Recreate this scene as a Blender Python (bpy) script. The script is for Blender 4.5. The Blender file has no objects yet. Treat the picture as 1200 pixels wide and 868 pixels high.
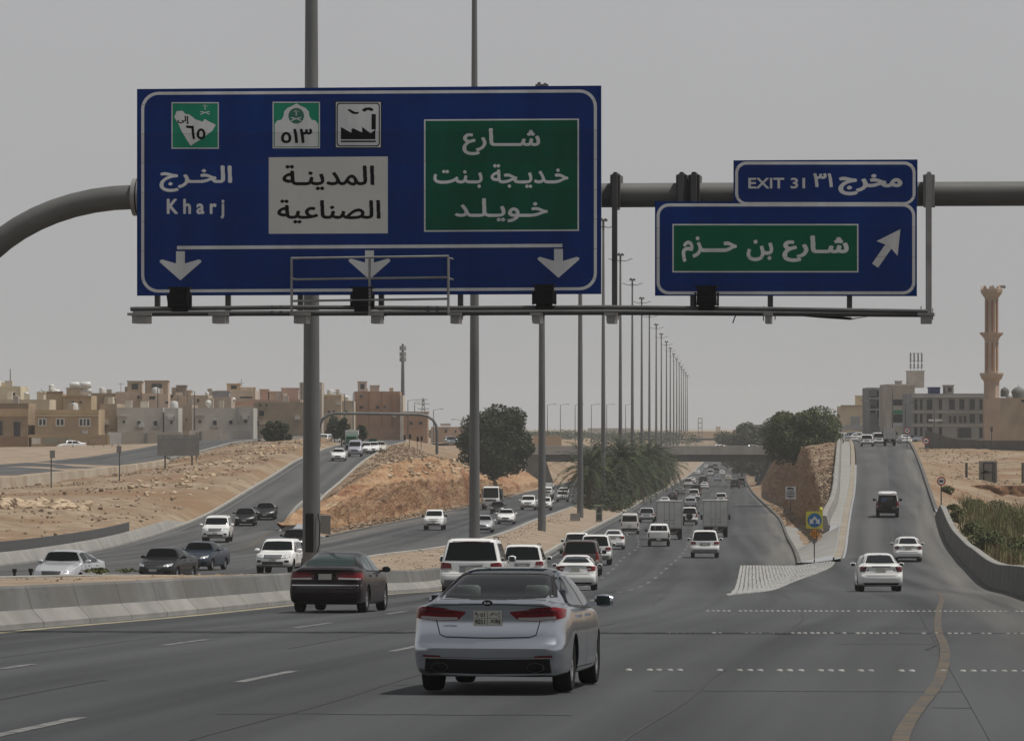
import bpy, bmesh, math, random
import numpy as np
from mathutils import Vector, Matrix, noise as mnoise
from mathutils.bvhtree import BVHTree
random.seed(7)
SC = bpy.context.scene
COL = SC.collection
PI = math.pi
# ---------------------------------------------------------------- camera, sky, sun, exposure
F = 5000.0; CX = 600.0; HY = 500.0; CZ = 2.0          # focal length in photo pixels, principal column, horizon row, camera height
camd = bpy.data.cameras.new('camera'); cam = bpy.data.objects.new('camera', camd); COL.objects.link(cam)
camd.sensor_fit = 'HORIZONTAL'; camd.sensor_width = 36.0; camd.lens = 36.0 * F / 1200.0
camd.shift_y = (HY - 434.0) / 1200.0
camd.clip_start = 0.5; camd.clip_end = 12000
cam.location = (0, 0, CZ); cam.rotation_euler = (PI / 2, 0, 0)
SC.camera = cam
SUN_EL = math.radians(66); SUN_H = Vector((1.0, -0.07, 0)).normalized()
SUN_DIR = Vector((SUN_H.x * math.cos(SUN_EL), SUN_H.y * math.cos(SUN_EL), math.sin(SUN_EL)))
wd = bpy.data.worlds.new('World'); SC.world = wd; wd.use_nodes = True
wn = wd.node_tree.nodes; wl = wd.node_tree.links
bg = wn['Background']; sky = wn.new('ShaderNodeTexSky'); sky.sky_type = 'NISHITA'; sky.sun_disc = False
sky.sun_elevation = SUN_EL; sky.sun_rotation = math.atan2(SUN_H.x, SUN_H.y)
sky.altitude = 600; sky.air_density = 1.0; sky.dust_density = 8.0; sky.ozone_density = 1.0
hs = wn.new('ShaderNodeHueSaturation'); hs.inputs['Saturation'].default_value = 0.10
mx = wn.new('ShaderNodeMix'); mx.data_type = 'RGBA'; mx.inputs['Factor'].default_value = 0.72
mx.inputs['B'].default_value = (7.12, 7.13, 7.2, 1)       # the even veil of airborne dust
wl.new(sky.outputs['Color'], hs.inputs['Color']); wl.new(hs.outputs['Color'], mx.inputs['A'])
# hazy sky: brightest near the horizon, duller overhead, with faint uneven dust
wtc = wn.new('ShaderNodeTexCoord'); wsx = wn.new('ShaderNodeSeparateXYZ'); wl.new(wtc.outputs['Generated'], wsx.inputs[0])
wcr = wn.new('ShaderNodeValToRGB'); wcr.color_ramp.elements[0].position = 0.0; wcr.color_ramp.elements[0].color = (1, 1, 1, 1); wcr.color_ramp.elements[1].position = 0.55; wcr.color_ramp.elements[1].color = (.50, .51, .53, 1)
we = wcr.color_ramp.elements.new(0.11); we.color = (.955, .96, .975, 1); wl.new(wsx.outputs['Z'], wcr.inputs['Fac'])
wns = wn.new('ShaderNodeTexNoise'); wns.inputs['Scale'].default_value = 9; wns.inputs['Detail'].default_value = 4; wl.new(wtc.outputs['Generated'], wns.inputs['Vector'])
wmr = wn.new('ShaderNodeMapRange'); wl.new(wns.outputs['Fac'], wmr.inputs['Value']); wmr.inputs['To Min'].default_value = .94; wmr.inputs['To Max'].default_value = 1.06
wm1 = wn.new('ShaderNodeMix'); wm1.data_type = 'RGBA'; wm1.blend_type = 'MULTIPLY'; wm1.inputs['Factor'].default_value = 1; wl.new(mx.outputs['Result'], wm1.inputs['A']); wl.new(wcr.outputs['Color'], wm1.inputs['B'])
wm2 = wn.new('ShaderNodeMix'); wm2.data_type = 'RGBA'; wm2.blend_type = 'MULTIPLY'; wm2.inputs['Factor'].default_value = 1; wl.new(wm1.outputs['Result'], wm2.inputs['A']); wl.new(wmr.outputs[0], wm2.inputs['B'])
wl.new(wm2.outputs['Result'], bg.inputs['Color']); bg.inputs['Strength'].default_value = 0.078
sund = bpy.data.lights.new('sun', 'SUN'); sund.energy = 4.1; sund.angle = math.radians(0.9); sund.color = (1.0, 0.965, 0.90)
sun = bpy.data.objects.new('sun', sund); COL.objects.link(sun); sun.location = (0, 0, 60)
sun.rotation_euler = (-SUN_DIR).to_track_quat('-Z', 'Y').to_euler()
SC.view_settings.view_transform = 'Standard'; SC.view_settings.look = 'None'
SC.view_settings.exposure = -0.07; SC.view_settings.gamma = 1.0; SC.view_settings.use_curve_mapping = False
SC.render.engine = 'CYCLES'
SC.cycles.use_denoising = True
SC.cycles.max_bounces = 6; SC.cycles.volume_bounces = 0; SC.cycles.transparent_max_bounces = 16
SC.cycles.sample_clamp_indirect = 4.0

# ---------------------------------------------------------------- helpers
def W(px, py, d):
    return Vector(((px - CX) * d / F, d, CZ - (py - HY) * d / F))

def pchip(pts):
    xs = np.array([p[0] for p in pts], float); ys = np.array([p[1] for p in pts], float)
    h = np.diff(xs); dl = np.diff(ys) / h; m = np.zeros(len(xs))
    for i in range(1, len(xs) - 1):
        if dl[i-1] * dl[i] > 0:
            w1 = 2*h[i] + h[i-1]; w2 = h[i] + 2*h[i-1]; m[i] = (w1 + w2) / (w1/dl[i-1] + w2/dl[i])
    m[0] = dl[0]; m[-1] = dl[-1]
    def f(x):
        x = float(x)
        if x <= xs[0]: return float(ys[0] + m[0] * (x - xs[0]))
        if x >= xs[-1]: return float(ys[-1] + m[-1] * (x - xs[-1]))
        i = max(0, min(int(np.searchsorted(xs, x) - 1), len(h) - 1)); t = (x - xs[i]) / h[i]
        return float(ys[i]*(1+2*t)*(1-t)**2 + m[i]*h[i]*t*(1-t)**2 + ys[i+1]*t*t*(3-2*t) + m[i+1]*h[i]*t*t*(t-1))
    return f

def clampf(f, a, b):
    return lambda x: f(min(max(x, a), b))

def solve(zf, px, py, lo=25, hi=3000):
    ds = np.exp(np.linspace(math.log(lo), math.log(hi), 900))
    prev = None
    for d in ds:
        v = HY + (CZ - zf(d)) * F / d - py
        if prev is not None and prev[1] >= 0 > v:
            a, b = prev[0], d
            dd = a + (b - a) * prev[1] / (prev[1] - v)
            return dd, (px - CX) * dd / F, zf(dd)
        prev = (d, v)
    return hi, (px - CX) * hi / F, zf(hi)

def tag(o, label=None, cat=None, group=None, kind=None):
    if label: o['label'] = label
    if cat: o['category'] = cat
    if group: o['group'] = group
    if kind: o['kind'] = kind
    return o

def thing(name, label, cat, loc=(0, 0, 0), rot=(0, 0, 0), group=None):
    o = bpy.data.objects.new(name, None); COL.objects.link(o); o.location = loc; o.rotation_euler = rot
    o.empty_display_size = 0.3
    return tag(o, label, cat, group)

class MB:
    """collects geometry, then links it as one mesh object"""
    def __init__(self): self.v = []; self.f = []; self.m = []; self.uv = None
    def add(self, vs, fs, mi=0):
        b = len(self.v); self.v.extend([tuple(p) for p in vs]); self.f.extend([tuple(b + i for i in f) for f in fs]); self.m.extend([mi] * len(fs))
        return self
    def box(self, c, s, mi=0, rz=0.0, taper=1.0, M=None):
        x, y, z = s[0]/2, s[1]/2, s[2]/2; vs = []
        for k, (a, b, e) in enumerate([(-1,-1,-1),(1,-1,-1),(1,1,-1),(-1,1,-1),(-1,-1,1),(1,-1,1),(1,1,1),(-1,1,1)]):
            t = taper if e > 0 else 1.0
            p = Vector((a*x*t, b*y*t, e*z))
            if M is not None: p = M @ p
            if rz: p = Matrix.Rotation(rz, 3, 'Z') @ p
            vs.append((p.x + c[0], p.y + c[1], p.z + c[2]))
        return self.add(vs, [(0,3,2,1),(4,5,6,7),(0,1,5,4),(1,2,6,5),(2,3,7,6),(3,0,4,7)], mi)
    def bbox(self, lo, hi, mi=0):
        return self.box([(a+b)/2 for a, b in zip(lo, hi)], [b-a for a, b in zip(lo, hi)], mi)
    def tube(self, pts, r, n=10, mi=0, cap=True):
        pts = [Vector(p) for p in pts]; rr = r if isinstance(r, (list, tuple)) else [r]*len(pts)
        vs = []; fs = []; up0 = None
        for i, p in enumerate(pts):
            t = (pts[min(i+1, len(pts)-1)] - pts[max(i-1, 0)])
            t = t.normalized() if t.length > 1e-9 else Vector((0,0,1))
            if up0 is None:
                up0 = Vector((0,0,1)) if abs(t.z) < 0.9 else Vector((1,0,0))
            a = t.cross(up0)
            if a.length < 1e-4: a = t.cross(Vector((0,1,0)))
            a.normalize(); b = a.cross(t).normalized(); up0 = b
            for k in range(n):
                an = 2*PI*k/n; q = p + a*math.cos(an)*rr[i] + b*math.sin(an)*rr[i]; vs.append(q)
        for i in range(len(pts)-1):
            for k in range(n):
                k2 = (k+1) % n; fs.append((i*n+k, i*n+k2, (i+1)*n+k2, (i+1)*n+k))
        if cap:
            fs.append(tuple(range(n-1, -1, -1))); fs.append(tuple((len(pts)-1)*n + k for k in range(n)))
        return self.add(vs, fs, mi)
    def lathe(self, prof, n=24, mi=0, axis='z', c=(0,0,0)):
        vs = []; fs = []
        for r, h in prof:
            for k in range(n):
                an = 2*PI*k/n; x, y = r*math.cos(an), r*math.sin(an)
                p = (x, y, h) if axis == 'z' else (h, x, y) if axis == 'x' else (x, h, y)
                vs.append((p[0]+c[0], p[1]+c[1], p[2]+c[2]))
        for i in range(len(prof)-1):
            for k in range(n):
                k2 = (k+1) % n; fs.append((i*n+k, i*n+k2, (i+1)*n+k2, (i+1)*n+k))
        return self.add(vs, fs, mi)
    def prism(self, poly, y0, y1, mi=0, plane='xz'):
        n = len(poly)
        g = (lambda a, b, t: (a, t, b)) if plane == 'xz' else (lambda a, b, t: (t, a, b)) if plane == 'yz' else (lambda a, b, t: (a, b, t))
        vs = [g(a, b, y0) for a, b in poly] + [g(a, b, y1) for a, b in poly]
        fs = [tuple(range(n)), tuple(range(2*n-1, n-1, -1))] + [(i, n+i, n+(i+1) % n, (i+1) % n) for i in range(n)]
        return self.add(vs, fs, mi)
    def grid(self, rows, mi=0):
        nr, nc = len(rows), len(rows[0]); vs = [p for r in rows for p in r]
        fs = [(i*nc+j, i*nc+j+1, (i+1)*nc+j+1, (i+1)*nc+j) for i in range(nr-1) for j in range(nc-1)]
        return self.add(vs, fs, mi)
    def merge(self, o, mmap=None):
        b = len(self.v); self.v.extend(o.v); self.f.extend([tuple(b+i for i in f) for f in o.f]); self.m.extend([mmap[i] if mmap else i for i in o.m]); return self
    def mesh(self, name, mats, smooth=None, recalc=True):
        me = bpy.data.meshes.new(name); me.from_pydata(self.v, [], self.f)
        for mt in (mats if isinstance(mats, (list, tuple)) else [mats]): me.materials.append(mt)
        if any(self.m): me.polygons.foreach_set('material_index', self.m)
        if recalc:
            bm = bmesh.new(); bm.from_mesh(me); bmesh.ops.recalc_face_normals(bm, faces=bm.faces); bm.to_mesh(me); bm.free()
        if smooth is not None:
            me.polygons.foreach_set('use_smooth', [True]*len(me.polygons))
            if smooth < 179: me.set_sharp_from_angle(angle=math.radians(smooth))
        me.update(); return me
    def build(self, name, mats, parent=None, smooth=None, recalc=True):
        o = bpy.data.objects.new(name, self.mesh(name, mats, smooth, recalc)); COL.objects.link(o)
        if parent is not None: o.parent = parent
        return o

# ---------------------------------------------------------------- materials
def nt(name):
    m = bpy.data.materials.new(name); m.use_nodes = True; t = m.node_tree
    return m, t.nodes, t.links, t.nodes['Principled BSDF']

def mat(name, c1, c2=None, scale=1.0, rough=0.8, metal=0.0, bump=0.0, bscale=None, stretch=(1,1,1), detail=6.0, ramp=(0.35, 0.65), coat=0.0, spec=0.5, c3=None, scale3=0.05):
    m, n, l, b = nt(name)
    b.inputs['Base Color'].default_value = (*c1, 1); b.inputs['Roughness'].default_value = rough; b.inputs['Metallic'].default_value = metal
    b.inputs['Specular IOR Level'].default_value = spec
    if coat: b.inputs['Coat Weight'].default_value = coat; b.inputs['Coat Roughness'].default_value = 0.04
    if c2 or bump:
        tc = n.new('ShaderNodeTexCoord'); mp = n.new('ShaderNodeMapping'); mp.inputs['Scale'].default_value = stretch
        l.new(tc.outputs['Object'], mp.inputs['Vector'])
    if c2:
        ns = n.new('ShaderNodeTexNoise'); ns.inputs['Scale'].default_value = scale; ns.inputs['Detail'].default_value = detail
        ns.inputs['Roughness'].default_value = 0.62
        l.new(mp.outputs['Vector'], ns.inputs['Vector'])
        cr = n.new('ShaderNodeValToRGB'); cr.color_ramp.elements[0].position = ramp[0]; cr.color_ramp.elements[1].position = ramp[1]
        cr.color_ramp.elements[0].color = (*c1, 1); cr.color_ramp.elements[1].color = (*c2, 1)
        l.new(ns.outputs['Fac'], cr.inputs['Fac']); out = cr.outputs['Color']
        if c3:
            n3 = n.new('ShaderNodeTexNoise'); n3.inputs['Scale'].default_value = scale3; n3.inputs['Detail'].default_value = 4
            l.new(mp.outputs['Vector'], n3.inputs['Vector'])
            r3 = n.new('ShaderNodeValToRGB'); r3.color_ramp.elements[0].position = 0.45; r3.color_ramp.elements[1].position = 0.62
            l.new(n3.outputs['Fac'], r3.inputs['Fac'])
            mm = n.new('ShaderNodeMix'); mm.data_type = 'RGBA'; l.new(r3.outputs['Color'], mm.inputs['Factor']); l.new(out, mm.inputs['A']); mm.inputs['B'].default_value = (*c3, 1)
            out = mm.outputs['Result']
        l.new(out, b.inputs['Base Color'])
    if bump:
        nb = n.new('ShaderNodeTexNoise'); nb.inputs['Scale'].default_value = bscale or scale*3; nb.inputs['Detail'].default_value = 8
        l.new(mp.outputs['Vector'], nb.inputs['Vector'])
        bp = n.new('ShaderNodeBump'); bp.inputs['Strength'].default_value = bump; bp.inputs['Distance'].default_value = 0.1
        l.new(nb.outputs['Fac'], bp.inputs['Height']); l.new(bp.outputs['Normal'], b.inputs['Normal'])
    return m

def asphalt_mat(name, dark, light):
    """asphalt with wheel-track streaks along the road (UV: metres across, metres along), grain and patches"""
    m, n, l, b = nt(name); uv = n.new('ShaderNodeUVMap'); uv.uv_map = 'UVMap'
    def noise(sx, sy, sc, det):
        mp = n.new('ShaderNodeMapping'); mp.inputs['Scale'].default_value = (sx, sy, 1); l.new(uv.outputs['UV'], mp.inputs['Vector'])
        q = n.new('ShaderNodeTexNoise'); q.inputs['Scale'].default_value = sc; q.inputs['Detail'].default_value = det; l.new(mp.outputs['Vector'], q.inputs['Vector']); return q.outputs['Fac']
    def math_(op, a, bb):
        q = n.new('ShaderNodeMath'); q.operation = op
        for i, x in enumerate((a, bb)):
            if isinstance(x, float): q.inputs[i].default_value = x
            else: l.new(x, q.inputs[i])
        return q.outputs[0]
    s1 = noise(1.0, 0.012, 0.9, 3); s2 = noise(1, 0.25, 0.12, 4); s3 = noise(1, 1, 9.0, 4); s4 = noise(1, 0.006, 0.32, 2)
    t = math_('MULTIPLY', s1, 0.36); t = math_('ADD', t, math_('MULTIPLY', s2, 0.3)); t = math_('ADD', t, math_('MULTIPLY', s3, 0.12)); t = math_('ADD', t, math_('MULTIPLY', s4, 0.22))
    sp = n.new('ShaderNodeSeparateXYZ'); l.new(uv.outputs['UV'], sp.inputs[0])     # tyre-polished tracks, two to a lane
    tw = math_('MULTIPLY', math_('SINE', math_('MULTIPLY', math_('ADD', sp.outputs['X'], math_('MULTIPLY', s4, 1.6)), 2.92), 0.0), math_('ADD', s2, 0.2))
    t = math_('ADD', t, math_('MULTIPLY', tw, 0.055))
    cr = n.new('ShaderNodeValToRGB'); cr.color_ramp.elements[0].position = 0.38; cr.color_ramp.elements[1].position = 0.60
    cr.color_ramp.elements[0].color = (*dark, 1); cr.color_ramp.elements[1].color = (*light, 1)
    l.new(t, cr.inputs['Fac']); l.new(cr.outputs['Color'], b.inputs['Base Color'])
    b.inputs['Roughness'].default_value = 0.78; b.inputs['Specular IOR Level'].default_value = 0.3
    bp = n.new('ShaderNodeBump'); bp.inputs['Strength'].default_value = 0.25; bp.inputs['Distance'].default_value = 0.02
    l.new(s3, bp.inputs['Height']); l.new(bp.outputs['Normal'], b.inputs['Normal'])
    return m

def strata_mat(name):
    """cut rock: horizontal beds, rusty vertical washes, pits"""
    m, n, l, b = nt(name); tc = n.new('ShaderNodeTexCoord')
    def noise(sc, det, st):
        mp = n.new('ShaderNodeMapping'); mp.inputs['Scale'].default_value = st; l.new(tc.outputs['Object'], mp.inputs['Vector'])
        q = n.new('ShaderNodeTexNoise'); q.inputs['Scale'].default_value = sc; q.inputs['Detail'].default_value = det; q.inputs['Roughness'].default_value = 0.65
        l.new(mp.outputs['Vector'], q.inputs['Vector']); return q.outputs['Fac']
    beds = noise(1.0, 8, (0.12, 0.035, 1.5)); wash = noise(0.5, 6, (0.30, 0.055, 0.12)); grain = noise(2.4, 9, (1, .13, 1.5))
    c = n.new('ShaderNodeValToRGB'); e = c.color_ramp.elements; e[0].position = 0.30; e[0].color = (0.19, 0.095, 0.05, 1); e[1].position = 0.70; e[1].color = (0.40, 0.30, 0.205, 1)
    k = e.new(0.44); k.color = (0.30, 0.18, 0.105, 1); k = e.new(0.55); k.color = (0.355, 0.235, 0.145, 1)
    l.new(beds, c.inputs['Fac'])
    r = n.new('ShaderNodeValToRGB'); r.color_ramp.elements[0].position = 0.52; r.color_ramp.elements[1].position = 0.68
    l.new(wash, r.inputs['Fac'])
    mm = n.new('ShaderNodeMix'); mm.data_type = 'RGBA'; l.new(r.outputs['Color'], mm.inputs['Factor']); l.new(c.outputs['Color'], mm.inputs['A']); mm.inputs['B'].default_value = (0.20, 0.085, 0.045, 1)
    g = n.new('ShaderNodeValToRGB'); g.color_ramp.elements[0].position = 0.33; g.color_ramp.elements[0].color = (0.30, 0.28, 0.27, 1); g.color_ramp.elements[1].position = 0.52; g.color_ramp.elements[1].color = (1.08, 1.05, 1, 1)  # hollows of the grain darkened in the colour, as shade in crevices
    l.new(grain, g.inputs['Fac'])
    m2 = n.new('ShaderNodeMix'); m2.data_type = 'RGBA'; m2.blend_type = 'MULTIPLY'; m2.inputs['Factor'].default_value = 0.75; l.new(mm.outputs['Result'], m2.inputs['A']); l.new(g.outputs['Color'], m2.inputs['B'])
    l.new(m2.outputs['Result'], b.inputs['Base Color']); b.inputs['Roughness'].default_value = 0.95; b.inputs['Specular IOR Level'].default_value = 0.1
    bp = n.new('ShaderNodeBump'); bp.inputs['Strength'].default_value = 0.9; bp.inputs['Distance'].default_value = 0.35
    l.new(grain, bp.inputs['Height']); l.new(bp.outputs['Normal'], b.inputs['Normal'])
    return m

M = {}
M['asphalt'] = asphalt_mat('asphalt', (0.022, 0.0235, 0.0265), (0.061, 0.064, 0.068))
M['asphalt_ramp'] = asphalt_mat('asphalt_ramp', (0.036, 0.037, 0.039), (0.080, 0.081, 0.082))
M['sand'] = mat('sand', (0.178, 0.128, 0.086), (0.295, 0.233, 0.168), 0.35, 0.95, bump=0.7, bscale=2.2, detail=9, spec=0.1, c3=(0.195, 0.125, 0.077), scale3=0.05)
M['sand_pale'] = mat('sand_pale', (0.20, 0.15, 0.108), (0.30, 0.24, 0.185), 0.45, 0.95, bump=0.5, bscale=1.5, detail=9, spec=0.1)
M['soil_red'] = mat('soil_red', (0.22, 0.125, 0.07), (0.33, 0.20, 0.12), 0.8, 0.95, bump=0.9, bscale=2.5, detail=9, spec=0.1)
M['strata'] = strata_mat('strata')
M['boulder'] = mat('boulder', (0.36, 0.26, 0.17), (0.52, 0.42, 0.31), 1.2, 0.95, bump=0.5, bscale=4, spec=0.1)
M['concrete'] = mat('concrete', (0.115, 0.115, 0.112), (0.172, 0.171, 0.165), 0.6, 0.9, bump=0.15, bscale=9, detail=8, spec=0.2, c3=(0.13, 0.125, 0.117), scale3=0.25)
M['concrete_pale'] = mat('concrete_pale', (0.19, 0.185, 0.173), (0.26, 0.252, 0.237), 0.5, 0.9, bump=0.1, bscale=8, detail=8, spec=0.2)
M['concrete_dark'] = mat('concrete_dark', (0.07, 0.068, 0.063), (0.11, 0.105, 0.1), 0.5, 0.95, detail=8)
M['paving'] = mat('paving', (0.19, 0.186, 0.176), (0.265, 0.257, 0.24), 0.7, 0.92, bump=0.2, bscale=5, detail=8)
M['kerb'] = mat('kerb', (0.22, 0.21, 0.19), (0.31, 0.30, 0.275), 0.8, 0.9, detail=8)
M['kerb_yellow'] = mat('kerb_yellow', (0.20, 0.165, 0.115), (0.25, 0.228, 0.195), 0.4, 0.9, detail=8)
M['line_white'] = mat('line_white', (0.06, 0.061, 0.063), (0.155, 0.155, 0.153), 3.5, 0.8, ramp=(0.38, 0.56))
M['line_cream'] = mat('line_cream', (0.15, 0.136, 0.095), (0.29, 0.258, 0.17), 1.5, 0.8, ramp=(0.36, 0.6))
M['line_yellow'] = mat('line_yellow', (0.046, 0.046, 0.046), (0.098, 0.073, 0.045), 1.6, 0.85, ramp=(0.38, 0.62))
M['stone_white'] = mat('stone_white', (0.19, 0.187, 0.18), (0.34, 0.337, 0.325), 2.0, 0.85)
M['steel'] = mat('steel', (0.10, 0.105, 0.108), (0.16, 0.166, 0.168), 0.8, 0.55, 0.35, detail=5, stretch=(1, 1, 0.15))
M['steel_dark'] = mat('steel_dark', (0.055, 0.057, 0.06), (0.09, 0.09, 0.09), 1.5, 0.6, 0.3)
M['galv'] = mat('galv', (0.20, 0.20, 0.198), (0.30, 0.30, 0.295), 2.0, 0.5, 0.4)
M['tube'] = mat('tube', (0.085, 0.086, 0.084), (0.145, 0.145, 0.14), 0.9, 0.6, 0.25, stretch=(0.3, 1, 1))
M['black'] = mat('black', (0.008, 0.008, 0.009), rough=0.7, spec=.2)
M['sign_back'] = mat('sign_back', (0.20, 0.205, 0.21), (0.26, 0.265, 0.27), 0.5, 0.6, 0.4)
def sheet(name, c, c2):
    """retroreflective sheeting in 0.6 m strips, a little uneven and streaked with dust"""
    m = mat(name, tuple(x*.9 for x in c), tuple(x*1.12 for x in c2), 0.8, 0.5, detail=5, spec=0.12, stretch=(1.5, 1, .35)); n, l = m.node_tree.nodes, m.node_tree.links; b = n['Principled BSDF']; old = b.inputs['Base Color'].links[0].from_socket
    tc = n.new('ShaderNodeTexCoord'); sx = n.new('ShaderNodeSeparateXYZ'); l.new(tc.outputs['Object'], sx.inputs[0])
    a = n.new('ShaderNodeMath'); a.operation = 'DIVIDE'; l.new(sx.outputs['Z'], a.inputs[0]); a.inputs[1].default_value = .57
    f = n.new('ShaderNodeMath'); f.operation = 'FRACT'; l.new(a.outputs[0], f.inputs[0]); g = n.new('ShaderNodeMath'); g.operation = 'LESS_THAN'; l.new(f.outputs[0], g.inputs[0]); g.inputs[1].default_value = .035
    fl = n.new('ShaderNodeMath'); fl.operation = 'FLOOR'; l.new(a.outputs[0], fl.inputs[0]); w_ = n.new('ShaderNodeTexWhiteNoise'); w_.noise_dimensions = '1D'; l.new(fl.outputs[0], w_.inputs['W'])
    mr = n.new('ShaderNodeMapRange'); l.new(w_.outputs['Value'], mr.inputs['Value']); mr.inputs['To Min'].default_value = .9; mr.inputs['To Max'].default_value = 1.12
    hv = n.new('ShaderNodeHueSaturation'); l.new(old, hv.inputs['Color']); l.new(mr.outputs[0], hv.inputs['Value'])
    ml = n.new('ShaderNodeMath'); ml.operation = 'MULTIPLY'; l.new(g.outputs[0], ml.inputs[0]); ml.inputs[1].default_value = .3
    mm = n.new('ShaderNodeMix'); mm.data_type = 'RGBA'; l.new(ml.outputs[0], mm.inputs['Factor']); l.new(hv.outputs['Color'], mm.inputs['A']); mm.inputs['B'].default_value = (.03, .03, .035, 1)
    l.new(mm.outputs['Result'], b.inputs['Base Color']); return m
M['blue'] = sheet('blue', (0.0008, 0.024, 0.150), (0.001, 0.028, 0.168))
M['green'] = sheet('green', (0.001, 0.080, 0.044), (0.0015, 0.092, 0.052))
M['green_light'] = sheet('green_light', (0.012, 0.22, 0.13), (0.015, 0.245, 0.145))
M['sign_white'] = sheet('sign_white', (0.60, 0.61, 0.615), (0.65, 0.66, 0.665))
M['ink'] = mat('ink', (0.005, 0.005, 0.0055), rough=0.6, spec=.1)

def joint_concrete(name, src, period, width):
    """the same concrete with a dark joint every few metres along the wall"""
    m = M[src].copy(); m.name = name; n, l = m.node_tree.nodes, m.node_tree.links; b = n['Principled BSDF']; old = b.inputs['Base Color'].links[0].from_socket
    tc = n.new('ShaderNodeTexCoord'); sx = n.new('ShaderNodeSeparateXYZ'); l.new(tc.outputs['Object'], sx.inputs[0])
    a = n.new('ShaderNodeMath'); a.operation = 'DIVIDE'; l.new(sx.outputs['Y'], a.inputs[0]); a.inputs[1].default_value = period
    f = n.new('ShaderNodeMath'); f.operation = 'FRACT'; l.new(a.outputs[0], f.inputs[0]); c = n.new('ShaderNodeMath'); c.operation = 'LESS_THAN'; l.new(f.outputs[0], c.inputs[0]); c.inputs[1].default_value = width/period
    fl = n.new('ShaderNodeMath'); fl.operation = 'FLOOR'; l.new(a.outputs[0], fl.inputs[0]); wn_ = n.new('ShaderNodeTexWhiteNoise'); wn_.noise_dimensions = '1D'; l.new(fl.outputs[0], wn_.inputs['W'])
    hv = n.new('ShaderNodeHueSaturation'); l.new(old, hv.inputs['Color']); mr = n.new('ShaderNodeMapRange'); l.new(wn_.outputs['Value'], mr.inputs['Value']); mr.inputs['To Min'].default_value = .86; mr.inputs['To Max'].default_value = 1.1; l.new(mr.outputs[0], hv.inputs['Value'])
    mm = n.new('ShaderNodeMix'); mm.data_type = 'RGBA'; l.new(c.outputs[0], mm.inputs['Factor']); l.new(hv.outputs['Color'], mm.inputs['A']); mm.inputs['B'].default_value = (.05, .048, .045, 1); l.new(mm.outputs['Result'], b.inputs['Base Color'])
    return m
M['barrier'] = joint_concrete('barrier', 'concrete', 4.0, .05); M['barrier_foot'] = joint_concrete('barrier_foot', 'concrete_pale', 4.0, .05)
def dusty_edge(name, w):
    """asphalt giving way to blown dust towards the kerb; UV x is the distance from the kerb"""
    m = asphalt_mat(name, (0.022, 0.0235, 0.0265), (0.061, 0.064, 0.068)); n, l = m.node_tree.nodes, m.node_tree.links; b = n['Principled BSDF']; old = b.inputs['Base Color'].links[0].from_socket
    uv = n.new('ShaderNodeUVMap'); uv.uv_map = 'Edge'; sx = n.new('ShaderNodeSeparateXYZ'); l.new(uv.outputs['UV'], sx.inputs[0]); ab = n.new('ShaderNodeMath'); ab.operation = 'ABSOLUTE'; l.new(sx.outputs['X'], ab.inputs[0])
    mr = n.new('ShaderNodeMapRange'); mr.interpolation_type = 'SMOOTHSTEP'; mr.inputs['From Min'].default_value = w*.92; mr.inputs['From Max'].default_value = w*.12; l.new(ab.outputs[0], mr.inputs['Value'])
    mp = n.new('ShaderNodeMapping'); mp.inputs['Scale'].default_value = (.9, .010, 1); l.new(uv.outputs['UV'], mp.inputs['Vector']); ns = n.new('ShaderNodeTexNoise'); ns.inputs['Scale'].default_value = 1.2; ns.inputs['Detail'].default_value = 6; l.new(mp.outputs['Vector'], ns.inputs['Vector'])
    m2 = n.new('ShaderNodeMapRange'); m2.inputs['From Min'].default_value = .25; m2.inputs['From Max'].default_value = .75; l.new(ns.outputs['Fac'], m2.inputs['Value'])
    mu = n.new('ShaderNodeMath'); mu.operation = 'MULTIPLY'; l.new(mr.outputs[0], mu.inputs[0]); l.new(m2.outputs[0], mu.inputs[1])
    mm = n.new('ShaderNodeMix'); mm.data_type = 'RGBA'; l.new(mu.outputs[0], mm.inputs['Factor']); l.new(old, mm.inputs['A']); mm.inputs['B'].default_value = (.165, .155, .14, 1); l.new(mm.outputs['Result'], b.inputs['Base Color'])
    return m
M['shoulder'] = dusty_edge('dusty_shoulder', 3.4)
# ---------------------------------------------------------------- the lie of the land (metres; y runs away from the camera)
zM = pchip([(0,.1),(50,-1.15),(107,-2.62),(140,-3.55),(146,-3.735),(185,-5.0),(230,-5.95),(289,-6.85),(338,-7.4),(385,-7.95),(417,-8.3),(516,-9.1),(600,-9.7),(917,-10.9),(1288,-11.5),(2500,-12.)])
zL = pchip([(0,.1),(107,-2.5),(161,-4.1),(200,-5.0),(270,-6.0),(333,-6.6),(385,-7.1),(520,-8.3),(600,-9.0),(750,-9.9),(917,-10.9),(1288,-11.5),(2500,-12.)])
zP = pchip([(0,.1),(107,-2.5),(161,-4.1),(200,-5.0),(250,-5.8),(300,-6.15),(345,-6.0),(370,-5.7),(420,-4.4),(500,-2.0),(526,-1.6),(600,-1.0),(650,-.9),(800,-.8),(1200,-.8)])
zR = pchip([(0,.1),(50,-1.15),(107,-2.62),(140,-3.55),(146,-3.735),(172,-4.55),(200,-5.2),(230,-5.75),(254,-6.05),(275,-6.0),(320,-5.0),(400,-3.4),(480,-1.95),(560,-1.0),(600,-.75),(700,-.6),(1200,-.6)])
xML = pchip([(30,-15.6),(84,-10.1),(100,-8.0),(119,-6.35),(150,-4.5),(189,-2.8),(233,-.3),(300,2.6),(361,5.0),(420,7.6),(528,13.0),(613,17.2),(733,23.5),(907,33.6),(1107,45.0),(1447,63.5),(2500,118)])
xMR = pchip([(30,-2.6),(139,7.1),(200,12.9),(262,17.5),(381,24.5),(509,31.8),(848,47.5),(1107,60.5),(1447,79),(2500,134)])
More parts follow.
